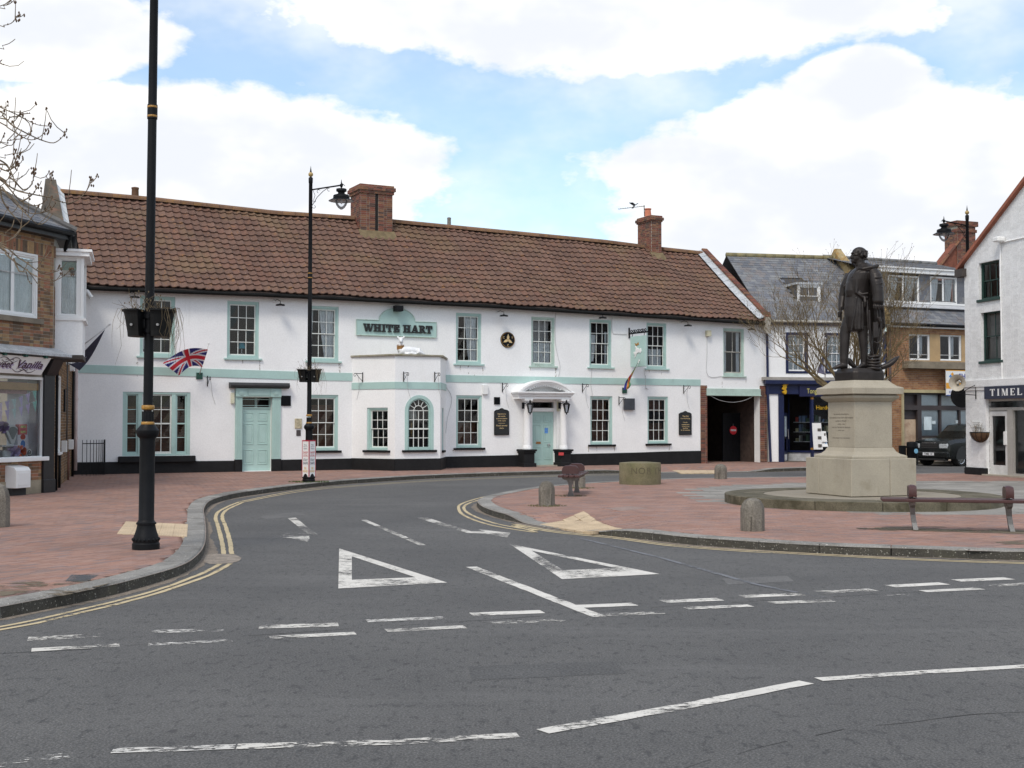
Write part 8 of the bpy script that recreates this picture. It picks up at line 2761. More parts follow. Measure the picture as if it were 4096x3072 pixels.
# ================================================================== trees
M_BARK_G=mat('lichened_bark',lin((108,94,68)),rough=.95,var=.3,scale=6,dirt=[(lin((116,106,60)),4,.55,.72,.5),(lin((70,58,46)),9,.5,.7,.5)])
M_BARK_D=mat('grey_brown_twig',lin((112,98,80)),rough=.95,var=.25,scale=8)
M_BUD=mat('leaf_bud',lin((86,66,50)),rough=.9,var=.2)
def grow(q,buds,p,d,L,r,lev,rr,up=.25,maxlev=5,wig=.28,seg=4,spread=.75,kids=(3,4),side=None):
 pts,rs=[p],[r]
 n=seg
 for j in range(n):
  d=(d+Vector((rr.uniform(-wig,wig),rr.uniform(-wig,wig),rr.uniform(-wig,wig)+up*.35))).normalized()
  p=p+d*L/n
  pts.append(p)
  rs.append(r*(1-.5*(j+1)/n))
 q.tube(pts,rs,6 if lev<2 else(4 if lev<4 else 3),cap=False)
 if lev>=maxlev:
  buds.append((pts[-1],r))
  return
 k=rr.randint(*kids)
 for i in range(k):
  j=rr.randint(1 if lev else 2,n)if i<k-1 else n
  a=rr.uniform(0,6.28)
  o=d.orthogonal().normalized()
  o2=d.cross(o)
  nd=(d*(1-spread*.35)+(o*math.cos(a)+o2*math.sin(a))*spread*rr.uniform(.5,1.0)+Vector((0,0,up*.5))).normalized()
  grow(q,buds,pts[j],nd,L*rr.uniform(.58,.82),max(.0048,rs[j]*rr.uniform(.55,.75)),lev+1,rr,up,maxlev,wig,seg,spread,kids)
tp=gnd(3420,1900,PZ)
tp=Vector((10.3,37.4,PZ))
tr=thing('bare_tree',tp,'bare lichened tree behind the bronze statue in front of the shops','tree')
rr=random.Random(11)
q=MB()
trunk=[tp,tp+Vector((-.03,0,1.0)),tp+Vector((-.10,.05,1.9)),tp+Vector((-.22,.05,2.6))]
q.tube(trunk,[.13,.11,.10,.085],10)
q.build('trunk',M_BARK_G,tr,smooth=True)
q,buds=MB(),[]
top=trunk[-1]
for a,tilt,L in((200,38,1.45),(165,55,1.55),(250,50,1.4),(20,50,1.55),(330,60,1.5),(90,40,1.3),(120,65,1.3),(285,25,1.5),(50,22,1.5),(185,75,1.4),(0,75,1.35)):
 d=Vector((math.cos(rad(a))*math.sin(rad(tilt)),math.sin(rad(a))*math.sin(rad(tilt)),math.cos(rad(tilt))))
 grow(q,buds,top+Vector((0,0,rr.uniform(-.5,.1))),d,L*1.12,.058,0,rr,up=.34,maxlev=4,wig=.24,spread=.70,kids=(3,5))
for p,r in buds:
 q.lathe(p,[(.003,-.012),(.010,0),(.002,.02)],4)
q.build('crown',M_BARK_G,tr)
q=MB()
for s in(-.55,.55):
 q.tube([tp+Vector((s,.2,-.1)),tp+Vector((s*.95,.2,1.5))],.04,8)
q.tube([tp+Vector((.55,.15,1.4)),tp+Vector((-.1,.02,1.45))],.02,6)
so_=q.build('tree_stake',mat('round_timber',lin((150,118,70)),rough=.9),tr)
tp2=Vector((-9.2,13.2,0))
tr2=thing('roadside_tree',(tp2.x,tp2.y,PZ),'bare budding twigs of a tree reaching in from the left edge','tree')
q=MB()
q.tube([tp2,tp2+Vector((0,0,2.0)),tp2+Vector((.1,0,3.6)),tp2+Vector((.2,.1,6.5)),tp2+Vector((.1,.1,8.5))],[.22,.18,.16,.10,.04],10)
q.build('trunk',M_BARK_D,tr2,smooth=True)
T0=crop(0,0,.4819)
SH=[(T0,[(-30,60),(30,48),(75,35),(118,2)],0),(T0,[(-40,200),(30,210),(90,195),(125,160),(148,125)],1),(T0,[(-30,395),(20,378),(75,362),(125,325)],0),(T0,[(-20,520),(0,515),(18,495)],0),(T0,[(-60,850),(0,888),(80,925),(160,960),(260,1015),(330,1040),(410,1046)],1),(T0,[(-40,900),(20,955),(90,1030),(180,1085),(300,1145),(380,1175),(445,1186),(505,1150),(546,1095)],1),(T0,[(-30,1000),(60,1055),(150,1115),(225,1155),(290,1158),(345,1125),(388,1080)],1),(T0,[(150,960),(200,945),(250,942)],0),(T0,[(-20,975),(80,975),(160,965),(240,1020),(255,1100),(230,1150),(250,1188)],0),(T0,[(-20,1170),(60,1168),(115,1158),(150,1115)],0),(T0,[(-10,1175),(50,1200),(100,1205),(130,1160)],0),(T0,[(-30,1295),(40,1290),(110,1275),(160,1270)],1),(T0,[(-10,1395),(60,1415),(100,1400),(145,1362)],1),(T0,[(0,1330),(60,1370),(100,1450),(130,1530),(110,1600)],0),(T0,[(-20,1455),(40,1510),(120,1575),(200,1585),(250,1545),(278,1480),(276,1420)],1),(C1,[(-60,140),(0,190),(100,260),(200,315),(330,345),(430,365),(560,390),(650,425),(740,450),(840,425),(930,350),(985,265),(1012,195)],1),(C1,[(-40,150),(60,240),(140,330),(220,420),(330,470),(430,470),(520,400),(560,250),(570,120)],1),(C1,[(-30,280),(80,340),(170,420),(240,500),(330,560),(450,560),(560,520),(615,450)],0),(C1,[(20,270),(120,400),(200,480),(280,560),(340,620),(420,685),(500,660),(580,570)],0),(C1,[(0,260),(20,400),(90,520),(160,600),(240,690),(190,800),(100,860),(0,885)],0),(C1,[(-40,860),(0,905),(100,960),(200,1050),(300,1110),(400,1190),(500,1230),(580,1215),(660,1165)],1),(C1,[(-40,890),(60,1010),(180,1110),(280,1180),(400,1260),(520,1300),(620,1300),(710,1250),(790,1180)],1),(C1,[(-20,930),(100,1040),(200,1130),(300,1190),(380,1290),(440,1370),(530,1420)],0),(C1,[(150,1060),(210,1200),(290,1210),(310,1300),(345,1345)],0),(C1,[(-30,880),(60,880),(150,820),(225,730),(240,640)],0),(C1,[(-30,780),(60,770),(130,720),(155,640)],0),(C1,[(100,160),(170,210),(250,300),(330,270),(365,200),(375,95)],1),(C1,[(230,430),(300,400),(380,330),(405,260)],1),(C1,[(0,20),(70,30),(130,120),(160,200)],0),(C1,[(0,60),(60,90),(120,80),(190,20)],1)]
rr=random.Random(4)
q,bq=MB(),MB()
for ci,(C,pts,bud)in enumerate(SH):
 Y0=12.6+rr.uniform(-.5,.7)
 P3=[at(*C(*p),Y0+.05*i*rr.uniform(-1,1))for i,p in enumerate(pts)]
 p0=P3[0]
 if pts[0][0]<0:
  root=tp2+Vector((.15,0,max(2.6,min(8.0,p0.z+.9))))
  P3=[root,root.lerp(p0,.4)+Vector((0,0,.35)),root.lerp(p0,.75)+Vector((0,0,.2))]+P3
 P3=catmull(P3,.12)
 n=len(P3)
 r0=.018 if pts[0][0]<0 and len(pts)>6 else .010
 q.tube(P3,[max(.0042,r0*(1-.85*i/n))for i in range(n)],5,cap=False)
 for k in range(int(n/7)):
  i=rr.randint(int(n*.35),n-2)
  b=P3[i]
  L=rr.uniform(.06,.30)
  d=Vector((rr.uniform(-.2,.9),rr.uniform(-.3,.3),rr.uniform(-.2,.9))).normalized()
  pp=[b,b+d*L*.4,b+d*L*.7+Vector((0,0,L*.12)),b+d*L*.9+Vector((0,0,L*.35))]
  q.tube(pp,[.005,.0045,.004,.0035],4,cap=False)
  if rr.random()<.5:
   for s in range(3):
    bq.lathe(pp[-1]+Vector((rr.uniform(-.012,.012),0,rr.uniform(-.03,.02))),[(.002,-.012),(.009,0),(.003,.014)],5)
 for k in range(n//2):
  b=P3[rr.randint(int(n*.3),n-1)]
  bq.lathe(b+Vector((rr.uniform(-.006,.006),0,.004)),[(.002,-.008),(.006,0),(.001,.012)],4)
 if bud:
  for s in range(7):
   bq.lathe(P3[-1]+Vector((rr.uniform(-.022,.022),0,rr.uniform(-.06,.03))),[(.003,-.014),(.010,0),(.003,.015)],5)
q.build('branches',M_BARK_D,tr2)
tag(bq.build('buds',M_BUD,tr2),kind='stuff')
# ================================================================== signs and fittings on the inn
def poly_sign(name,label,F,pts,d0,d1,m,loc,border=None):
 t=thing(name,loc,label,'sign')
 MB().fprism(F,pts,d0,d1).build('board',m,t,bevel=.006)
 return t
def fu_(C,x,y,d=0.0,F=None):return(F or F0).uv(*C(x,y),d)
a0,z0=fu_(C4,262,392,.06);a1,z1=fu_(C4,925,415,.06);_,z2=fu_(C4,262,262,.06);_,z3=fu_(C4,925,292,.06)
zl_,zh_=(z0+z1)/2,(z2+z3)/2
c0_,c1_=fu_(C4,450,280,.06)[0],fu_(C4,748,280,.06)[0]
cu,cr2=(c0_+c1_)/2,(c1_-c0_)/2
za=fu_(C4,598,172,.06)[1]-zh_
arcp=[(cu+cr2*math.cos(a),zh_+za*math.sin(a))for a in np.linspace(0,math.pi,17)]
pts=[(a0,zl_),(a1,zl_),(a1,zh_)]+arcp+[(a0,zh_)]
ws=poly_sign('inn_name_sign','large pale teal arched sign with raised black letters above the bay',F0,pts,-.01,.05,M_TEAL,F0.P(cu,zl_,.03))
q=MB()
q.tube([F0.P(u,z,.055)for u,z in pts+[pts[0]]],.018,6)
q.build('moulding',M_TEALW,ws)
l0,l1,l2,l3=[fu_(C4,x,340,.07)[0]for x in(318,610,648,882)]
lz=fu_(C4,600,372,.07)[1];lh=fu_(C4,600,308,.07)[1]-lz
M_LET=mat('black_letter',(.012,.012,.012),rough=.4,var=0)
t1=l1-l0
word('letter','WHITE',{'W':t1*.27,'H':t1*.22,'I':t1*.11,'T':t1*.19,'E':t1*.17},l0,lz,lh,t1*.016,t1*.056,lh*.14,F0,.048,.10,M_LET,ws)
t1=l3-l2
word('letter','HART',{'H':t1*.265,'A':t1*.26,'R':t1*.235,'T':t1*.22},l2,lz,lh,t1*.016,t1*.068,lh*.14,F0,.048,.10,M_LET,ws)
def simple(name,label,cat,C,x0,x1,y0,y1,d0,d1,m,F=None,bev=.006,slats=0,group=None):
 F=F or F0
 R=F.rect(C,x0,x1,y0,y1,d1)
 t=thing(name,F.P((R[0]+R[1])/2,R[2],d0),label,cat,group)
 MB().fbox(F,R[0],R[1],R[2],R[3],d0,d1).build('body',m,t,bevel=bev)
 for k in range(slats):
  z=R[2]+(R[3]-R[2])*(k+.25)/slats
  MB().fbox(F,R[0]+.02,R[1]-.02,z,z+(R[3]-R[2])/slats*.45,d1,d1+.02).build('slat',m,t)
 return t,R
simple('floodlight','black floodlight above the arched name sign','floodlight',C4,590,652,148,195,.10,.38,M_BLKMET)
simple('louvre_vent','black louvred vent right of the teal side door','vent',C3,830,905,942,1022,-.01,.03,M_BLKMET,slats=8)
simple('louvre_vent','small black louvred vent above the accommodation board','vent',C5,60,112,970,1035,-.01,.03,M_BLKMET,slats=6)
simple('wall_speaker','square dark framed box below the county flag','speaker',C6,207,290,920,1016,0,.12,mat('slate_grey_box',(.05,.055,.065),rough=.5))
simple('stone_letter_box','worn stone letter box right of the teal side door','letter box',C3,938,991,1120,1198,-.01,.04,mat('stained_stone_box',lin((176,166,140)),rough=.9,var=.3,scale=9))
simple('wall_plate','small dark plate below the stone letter box','plate',C3,948,982,1210,1256,-.01,.02,mat('brown_plate',(.06,.05,.05),rough=.5))
simple('alarm_box','cream alarm box left of the teal side door','alarm box',C3,440,465,918,1003,0,.09,mat('cream_box',lin((206,204,180)),rough=.5))
simple('alarm_box','white alarm box right of the bay','alarm box',C4,1313,1355,808,886,0,.10,M_WHITEPL)
simple('porch_box','narrow cream box inside the porch','alarm box',C5,620,648,1010,1095,-.02,.06,mat('cream_box',lin((206,204,180)),rough=.5))
simple('wall_sensor','small beige sensor box on the wall left of the worn window','sensor',C6,893,925,355,404,0,.16,mat('beige_box',lin((190,186,160)),rough=.5))
simple('door_sticker','blue and white mask notice on the porch door','notice',C5,503,535,1243,1290,-.2,-.188,mat('mask_notice',lin((90,140,205)),rough=.5,var=.4,scale=26),bev=0)
simple('red_sticker','small red and white sticker on the right porch pedestal','notice',C5,635,675,1460,1486,.5,.555,mat('red_notice',lin((200,70,70)),rough=.5,var=.4,scale=26),bev=0)
u_,z_=fu_(C5,182,463,.05)
pq=thing('round_plaque',F0.P(u_,z_,.03),'round black plaque with three gold leaf shapes','plaque')
rr_=.285
cir=lambda r:[(u_+r*math.cos(a),z_+r*math.sin(a))for a in np.linspace(0,2*math.pi,33)[:-1]]
MB().fprism(F0,cir(rr_),-.01,.04).build('disc',M_BLKMET,pq,bevel=.008)
M_CREAM=mat('cream_gilt',lin((216,190,140)),rough=.5,var=.1,scale=20)
q=MB()
q.tube([F0.P(x,z,.042)for x,z in cir(rr_*.93)+[cir(rr_*.93)[0]]],.008,4)
q.build('rim',M_GOLD,pq)
for k in range(3):
 a=rad(90+120*k)
 e=lambda r,s:(u_+r*math.cos(a)-s*math.sin(a),z_+r*math.sin(a)+s*math.cos(a))
 MB().fprism(F0,[e(.0,-.03),e(.10,-.055),e(.21,-.01),e(.12,.035),e(.04,.045)],.035,.055).build('leaf',M_CREAM,pq)
for ch,dx_,dz_ in(('C',-.17,.08),('T',.17,.08),('C',0,-.20)):
 put_text('lettering',ch,F0,u_+dx_,z_+dz_,.075,None,M_CREAM,pq,.045,bold=.01)
def board(C,x0,x1,y0,y1,label,lines):
 R=F0.rect(C,x0,x1,y0,y1,.04)
 w,h=R[1]-R[0],R[3]-R[2]
 c=(R[0]+R[1])/2
 pts=[(R[0],R[2]),(R[1],R[2]),(R[1],R[3]-h*.12),(R[1]-w*.10,R[3]-h*.08)]+[(c+w*.14*math.cos(a),R[3]-h*.06+h*.05*math.sin(a))for a in np.linspace(.2,math.pi-.2,8)]+[(R[0]+w*.10,R[3]-h*.08),(R[0],R[3]-h*.12)]
 t=poly_sign('pub_board',label,F0,pts,-.01,.045,mat('black_board',(.014,.016,.017),rough=.5,var=.1),F0.P(c,R[2],.02))
 q=MB()
 q.tube([F0.P(u,z,.05)for u,z in pts+[pts[0]]],.012,4)
 q.build('moulding',M_BLKMET,t)
 for s,f,hh,ww in lines:
  put_text('lettering',s,F0,c,R[3]-h*f,h*hh,w*ww,M_CREAM,t,.05,bold=.012)
 MB().fbox(F0,c-w*.22,c+w*.22,R[3]-h*.57,R[3]-h*.56,.045,.05).build('rule',M_CREAM,t)
board(C5,62,188,1068,1305,'black board advertising accommodation left of the porch',[('Signature',.22,.055,.58),('en-suite',.30,.045,.5),('accommodation',.385,.045,.76),('with style',.475,.05,.57),('Food served',.65,.055,.75),('daily',.75,.055,.32)])
board(C6,658,757,1025,1222,'black board about the corn exchange left of the carriage entrance',[('The Old',.22,.06,.5),('Corn Exchange',.32,.06,.8),('Family,',.48,.05,.4),('function and',.57,.045,.62),('conferencing',.65,.045,.64),('facilities',.72,.045,.42),('for all occasions',.80,.045,.76)])
u_=fu_(C6,240,360)[0]
FP=mkF(F0.P(u_,0,0),F0.P(u_,0,1))
R=FP.rect(C6,258,380,402,658)
zt_,zb_=R[3],R[2]
hs=thing('hanging_sign',F0.P(u_,zb_,.7),'pale teal hanging sign with leaping white hart on iron bracket','sign')
MB().fbox(FP,R[0],R[1],zb_,zt_,-.035,.035).build('board',M_TEAL,hs,bevel=.01)
q=MB()
q.tube([FP.P(-.02,zt_+.12,0),FP.P(R[1]+.2,zt_+.12,0)],.03,6).tube([FP.P(.02,zt_+.35,0),FP.P(.02,zt_-.05,0)],.03,6)
for k in range(4):
 x=.25+k*.27
 q.tube([FP.P(x+.13*math.cos(a),zt_+.20+.05*math.sin(a*2),0)for a in np.linspace(0,6.2,12)],.016,5)
for x in(R[0]+.1,R[1]-.1):
 q.tube([FP.P(x,zt_+.12,0),FP.P(x,zt_-.01,0)],.012,5)
q.build('bracket',M_BLKMET,hs)
cx,cz=(R[0]+R[1])/2,(zb_+zt_)/2+.02
w=(R[1]-R[0])
deer=[(-.10,.10),(-.16,.17),(-.10,.20),(-.04,.12),(.14,.06),(.24,.10),(.28,-.02),(.22,-.10),(.12,-.06),(-.02,-.10),(-.16,-.26),(-.20,-.24),(-.12,-.10),(-.20,-.16),(-.26,-.04),(-.22,-.02),(-.14,-.04)]
MB().fprism(FP,[(cx+x*w,cz+y)for x,y in deer],.03,.06).build('hart',M_WHITEPL,hs,bevel=.008)
MB().fprism(FP,[(cx+x*w,cz+y)for x,y in[(-.12,.20),(-.18,.30),(-.06,.26),(.06,.32),(.10,.22),(.02,.22),(-.06,.18)]],.03,.05).build('antlers',M_GOLD,hs)
for C,x,y,lab in((C1,1490,1492,'first disc lamp from the left under the eaves'),(C3,822,236,'disc lamp under the eaves above the side door'),(C5,145,252,'disc lamp under the eaves above the round plaque'),(C5,1020,270,'disc lamp under the eaves left of the hanging sign'),(C6,730,318,'disc lamp under the eaves right of the hanging sign'),(C6,1258,349,'last disc lamp under the eaves above the carriage entrance')):
 u_,z_=fu_(C,x,y,.38)
 t=thing('disc_lamp',F0.P(u_,z_,.38),lab,'wall lamp','disc lamps under the eaves')
 c=F0.P(u_,z_,.38)
 MB().lathe(c,[(.15,-.015),(.155,.0),(.13,.03),(.05,.045),(.02,.06)],18).build('shade',M_BLKMET,t,smooth=True,auto=40)
 MB().tube([c+Vector((0,0,.05)),c+Vector((0,0,.14)),F0.P(u_-.06,z_+.20,.2),F0.P(u_-.10,z_+.16,0)],.011,5).build('swan_neck',M_BLKMET,t)
 MB().fbox(F0,u_-.14,u_-.06,z_+.12,z_+.20,-.01,.05).build('junction_box',M_WHITEPL,t)
 MB().lathe(c,[(.06,-.03),(.06,-.012)],12).build('diffuser',M_WHITEPL,t)
for C,x,y,s,F,lab in((C4,315,745,-1,FA,'iron basket bracket on the left face of the bay'),(C4,650,740,1,FB,'iron basket bracket left of the arched window'),(C4,908,742,1,FB,'iron basket bracket right of the arched window'),(C3,252,828,1,F0,'iron basket bracket left of the side door'),(C5,130,885,1,F0,'iron basket bracket above the accommodation board'),(C5,838,888,1,F0,'iron basket bracket right of the porch'),(C6,692,845,1,F0,'iron basket bracket above the corn exchange board'),(C6,155,940,1,F0,'low iron bracket left of the wall speaker')):
 u_,z_=fu_(C,x,y,0,F)
 q=MB()
 q.tube([F.P(u_,z_+.17,.02),F.P(u_,z_-.17,.02)],.016,5).tube([F.P(u_,z_+.12,.02),F.P(u_,z_+.12,.42)],.012,5).tube([F.P(u_,z_-.14,.02),F.P(u_,z_+.0,.22),F.P(u_,z_+.11,.36)],.009,5)
 q.tube([F.P(u_,z_+.07+.05*math.cos(a),.42+.05*math.sin(a))for a in np.linspace(0,4.5,9)],.009,5)
 t=thing('basket_bracket',F.P(u_,z_,0),lab,'bracket','iron basket brackets on the inn')
 q.build('iron',M_BLKMET,t)
 MB().tube([F.P(u_+.02,z_+.1,.3),F.P(u_+.12*s,z_-.15,.06),F.P(u_+.16*s,z_-.45,.02),F.P(u_+.26*s,z_-.75,.02)],.007,4).build('loose_cable',M_WIRE,t)
for lab,C,p in(('thin cable running down from the eaves beside the U5 window',C5,[(600,225),(600,500),(640,700),(625,790)]),('cable sagging from eaves to the hanging sign',C6,[(98,250),(100,370),(130,385),(220,390)]),('cable looping from the sensor box to the worn window',C6,[(885,410),(885,560),(880,700),(920,745),(1010,735)]),('cable hanging slack across the carriage entrance',C6,[(905,893),(990,935),(1100,952),(1200,935),(1275,898)]),('cable drooping beside the bay corner',C4,[(1000,820),(1050,920),(1015,1080),(1000,1210)]),('cable beside the lower window right of the porch',C5,[(925,700),(912,850),(925,960),(905,1080),(912,1170)]),('cable dropping from the window sill to the string course',C6,[(365,690),(375,760),(378,830),(400,845),(372,835)])):
 o=MB().tube(catmull([F0.P(*fu_(C,x,y),.02)for x,y in p],.15),.009,4).build('cable',M_WIRE,None)
 tag(o,lab.replace('U5','blind-drawn'),'cable')
for x,lab in((390,'left of the two black lanterns on the porch'),(713,'right of the two black lanterns on the porch')):
 u_,zt_=fu_(C5,x+2,992,.75)
 _,zb_=fu_(C5,x+2,1126,.75)
 c=F0.P(u_,zb_,.62)
 H=zt_-zb_
 t=thing('porch_lantern',c,lab,'lantern','porch lanterns')
 for nm,pr,m in(('cap',[(.135,.66),(.14,.68),(.09,.78),(.03,.84),(.04,.88),(.015,.92),(.03,.95),(.001,1.0)],M_BLKMET),('foot',[(.002,0),(.03,.05),(.02,.10),(.07,.14),(.07,.17)],M_BLKMET)):
  MB().lathe(c,[(r,z*H)for r,z in pr],6).build(nm,m,t)
 q=MB()
 for k in range(6):
  a=math.pi*k/3
  q.tube([c+Vector((.062*math.cos(a),.062*math.sin(a),H*.16)),c+Vector((.125*math.cos(a),.125*math.sin(a),H*.67))],.008,4)
 q.build('frame',M_BLKMET,t)
 MB().lathe(c,[(.058,H*.17),(.118,H*.66)],6).build('glass',glass('frosted_pane',(.8,.82,.84),1.5),t)
 MB().fbox(F0,u_-.16,u_-.08,zb_+H*.40,zb_+H*.82,.28,.34).tube([F0.P(u_-.12,zb_+H*.7,.32),F0.P(u_-.06,zb_+H*.8,.5),c+Vector((0,0,H*.75))],.016,5).build('bracket',M_BLKMET,t)
# ================================================================== flags
def flag(name,label,hoist,fly,n,cols,fn,pole,sagf,wave=.10,bracket=True):
 t=thing(name,pole[0],label,'flag')
 q=MB()
 NU,NV=n
 (h0,h1),(f0,f1)=hoist,fly
 for i in range(NU+1):
  s=i/NU
  for j in range(NV+1):
   v=j/NV
   p=(h0.lerp(h1,v)).lerp(f0.lerp(f1,v),s)
   p=p+sagf(s,v)+Vector((.3,-1,0))*wave*math.sin(s*7+v*2.5)*s
   q.v.append(tuple(p))
 q.f=[(i*(NV+1)+j,(i+1)*(NV+1)+j,(i+1)*(NV+1)+j+1,i*(NV+1)+j+1)for i in range(NU)for j in range(NV)]
 o=q.build('cloth',cols[0],t,smooth=True,recalc=False)
 for m in cols[1:]:
  o.data.materials.append(m)
 o.data.polygons.foreach_set('material_index',[fn((i+.5)/NU,(j+.5)/NV)for i in range(NU)for j in range(NV)])
 MB().tube(pole,.016,6).build('pole',M_WHITEPL,t,smooth=True)
 MB().lathe(pole[-1],[(.02,-.02),(.032,0),(.02,.03)],8).build('pole_cap',M_WHITEPL,t)
 if bracket:
  MB().fbox(F0,*[(F0.P(0,0)-F0.P(0,0)).x+(Vector(pole[0])-F0.o).dot(F0.d)+k for k in(-.1,.1)],pole[0].z-.16,pole[0].z+.05,-.01,.04).build('bracket',mat('dark_green_bracket',(.01,.06,.04),rough=.5),t)
 return t
cl=lambda nm,c:mat('flag_'+nm,lin(c),rough=.85,var=.05,fine=.02)
FRED,FWHT,FBLU,FGRN,FYEL=cl('red',(205,40,55)),cl('white',(228,226,232)),cl('blue',(44,44,120)),cl('green',(50,150,80)),cl('yellow',(220,190,60))
def jack(s,v):
 x,y=(s-.5)*2,(v-.5)
 ax,ay=abs(x),abs(y)
 if ax<.10 or ay<.10:return 0
 if ax<.17 or ay<.17:return 1
 d=abs(y-x*.5)if x*y>0 else abs(y+x*.5)
 sgn=(y-x*.5)if x*y>0 else(y+x*.5)
 if d<.045 and True:return 0
 if d<.12:return 1
 return 2
fp=lambda x,y,d,C=K7:F0.P(*fu_(C,x,y,d),d)
b_=fp(962,1650,.03);tp_=fp(1065,1312,.75)
flag('union_flag','red, white and blue union flag on a white pole left of the side door',(fp(1056,1378,.68),fp(992,1572,.28)),(fp(556,1530,.85),fp(735,1665,.35)),(60,40),(FRED,FWHT,FBLU),jack,[b_,tp_],lambda s,v:Vector((0,0,.22*math.sin(math.pi*s)*(1-.3*v))))
def linc(s,v):
 x,y=abs(s-.5)*1.4,abs(v-.5)
 if x<.10 or y<.10:return 0
 if x<.17 or y<.17:return 3
 return 1 if(s<.5)==(v<.5)else 2
fq=lambda x,y,d:fp(x,y,d,C6)
flag('county_flag','furled green, blue and red county flag on a pole right of the porch',(fq(318,615,.8),fq(262,740,.45)),(fq(186,850,.75),fq(240,838,.35)),(40,24),(FRED,FGRN,FBLU,FYEL),linc,[fq(205,842,.03),fq(326,606,.85)],lambda s,v:Vector((0,0,.03*math.sin(math.pi*s))),.14)
FDK,FGY=cl('black',(74,74,94)),cl('grey',(168,168,188))
b0=FS.P(3.2,0,.05)
pk=lambda x,y,Y:at(*C2(x,y),Y)
flag('dark_flag','black and grey flag slanting from the sweet shop wall beside the oriel',(pk(872,138,31.8),pk(690,330,32.2)),(pk(660,482,31.8),pk(560,420,32.3)),(30,20),(FDK,FGY),lambda s,v:1 if .45<s<.7 and .35<v<.6 else 0,[pk(470,440,32.4),pk(912,100,31.7)],lambda s,v:Vector((0,0,-.12*math.sin(math.pi*s))),.06,False)
pq2=lambda x,y,Y:at(*Q2(x,y),Y)
flag('grey_flag','dark grey flag hanging from a pole in front of the hardware shop',(pq2(835,1200,45.6),pq2(812,1460,45.9)),(pq2(715,1630,45.6),pq2(838,1660,45.9)),(24,16),(cl('lilac',(88,84,104)),FGY),lambda s,v:1 if .4<s<.6 and .4<v<.7 else 0,[pq2(830,1690,46.6),pq2(836,1190,45.5)],lambda s,v:Vector((0,0,-.2*math.sin(math.pi*s))),.08,False)
# ================================================================== corner railing, pipe, camera
rl=thing('corner_railing',F0.P(fu_(C2,740,1330)[0],PZ,.5),'low curved iron railing in the corner beside the sweet shop','railing')
ra,rb=fu_(C2,640,1330)[0],fu_(C2,862,1330)[0]
zt_=fu_(C2,700,1072,.6)[1]
q=[]
for k in range(13):
 t_=k/12
 a=t_*math.pi/2
 p=F0.P(ra+(rb-ra)*math.sin(a)**.9,PZ,.04+1.0*math.cos(a)**.9)
 q.append(p+Vector((0,0,zt_-PZ-.05)))
 MB().tube([p,p+Vector((0,0,zt_-PZ+.06))],[.011,.009],5).build('bar',M_BLKMET,rl)
MB().tube(q,.014,5).build('rail',M_BLKMET,rl)
pa=fu_(C2,627,800)[0]
dp=thing('drainpipe',F0.P(pa,.2,.08),'pale pink drainpipe at the left corner of the inn','drainpipe')
MB().tube([F0.P(pa,.25,.08),F0.P(pa,fu_(C2,627,460)[1],.08)],.055,10).build('pipe',mat('pink_pipe',lin((198,180,176)),rough=.6),dp,smooth=True)
for z_ in(1.2,2.4):MB().lathe(F0.P(pa,z_,.08),[(.065,0),(.065,.08)],10).build('collar',mat('pink_pipe',lin((198,180,176)),rough=.6),dp)
p0,p1=fp(945,1470,.02,C1),fp(1010,1495,.35,C1)
cc=thing('security_camera',p0,'white bullet security camera under the eaves by the oriel','camera')
MB().tube([fp(940,1395,.30,C1),p1],.075,10).build('housing',M_WHITEPL,cc,smooth=True,auto=40)
MB().tube([p0,fp(975,1440,.3,C1)],.025,6).build('mount',M_WHITEPL,cc)
# ================================================================== aerial and bird
YA=50.5
k8=lambda x,y,Y=YA:at(*K8(x,y),Y)
ae=thing('tv_aerial',k8(965,370),'long thin television aerial on the right chimney','aerial')
MB().tube([k8(960,250),k8(968,520)],.018,6).build('mast',M_IRON,ae)
MB().tube([k8(330,347,YA-.3),k8(980,272)],.012,5).build('boom',M_IRON,ae)
q=MB()
for k in range(11):
 p=k8(330+k*58,347-k*6.9,YA-.3+.03*k)
 q.tube([p+Vector((-.03,-.16,-.0)),p+Vector((.03,.16,.03))],.006,4)
q.build('elements',M_IRON,ae)
q=MB()
loft(q,[(k8(655,325),Vector((0,0,.015)),Vector((0,.03,0))),(k8(700,300),Vector((0,0,.05)),Vector((0,.06,0))),(k8(735,265),Vector((.03,0,.05)),Vector((0,.06,0))),(k8(755,240),Vector((.03,0,.02)),Vector((0,.035,0))),(k8(772,238),Vector((0,0,.008)),Vector((0,.01,0)))],10)
for tip,y in(((568,212),-.25),((838,185),.3)):
 a,c=k8(735,262),k8(*tip)+Vector((0,y,0))
 m_=a.lerp(c,.5)+Vector((0,0,.05))
 q.add([a+Vector((-.06,0,-.01)),a+Vector((.05,0,.02)),m_+Vector((.05,0,.02)),c,m_+Vector((-.05,0,-.05)),m_+Vector((0,0,.0))],[(0,1,2,5),(5,2,3),(0,5,4),(4,5,3)])
tag(q.build('pigeon',mat('dark_feathers',(.06,.06,.07),rough=.7),None,smooth=True,auto=60),'dark bird with raised wings landing on the aerial','bird')
uA,zA_=fu_(C3,520,612,-.35)
la=thing('window_lamp',F0.P(uA,zA_,-.35),'small lamp with teal shade in the window above the side door','table lamp')
MB().lathe(F0.P(uA,zA_,-.35),[(.05,0),(.015,.03),(.015,.18)],10).build('stand',M_SASH,la)
MB().lathe(F0.P(uA,zA_+.16,-.35),[(.12,0),(.09,.18)],14).build('shade',mat('teal_shade',lin((70,170,185)),rough=.8),la)
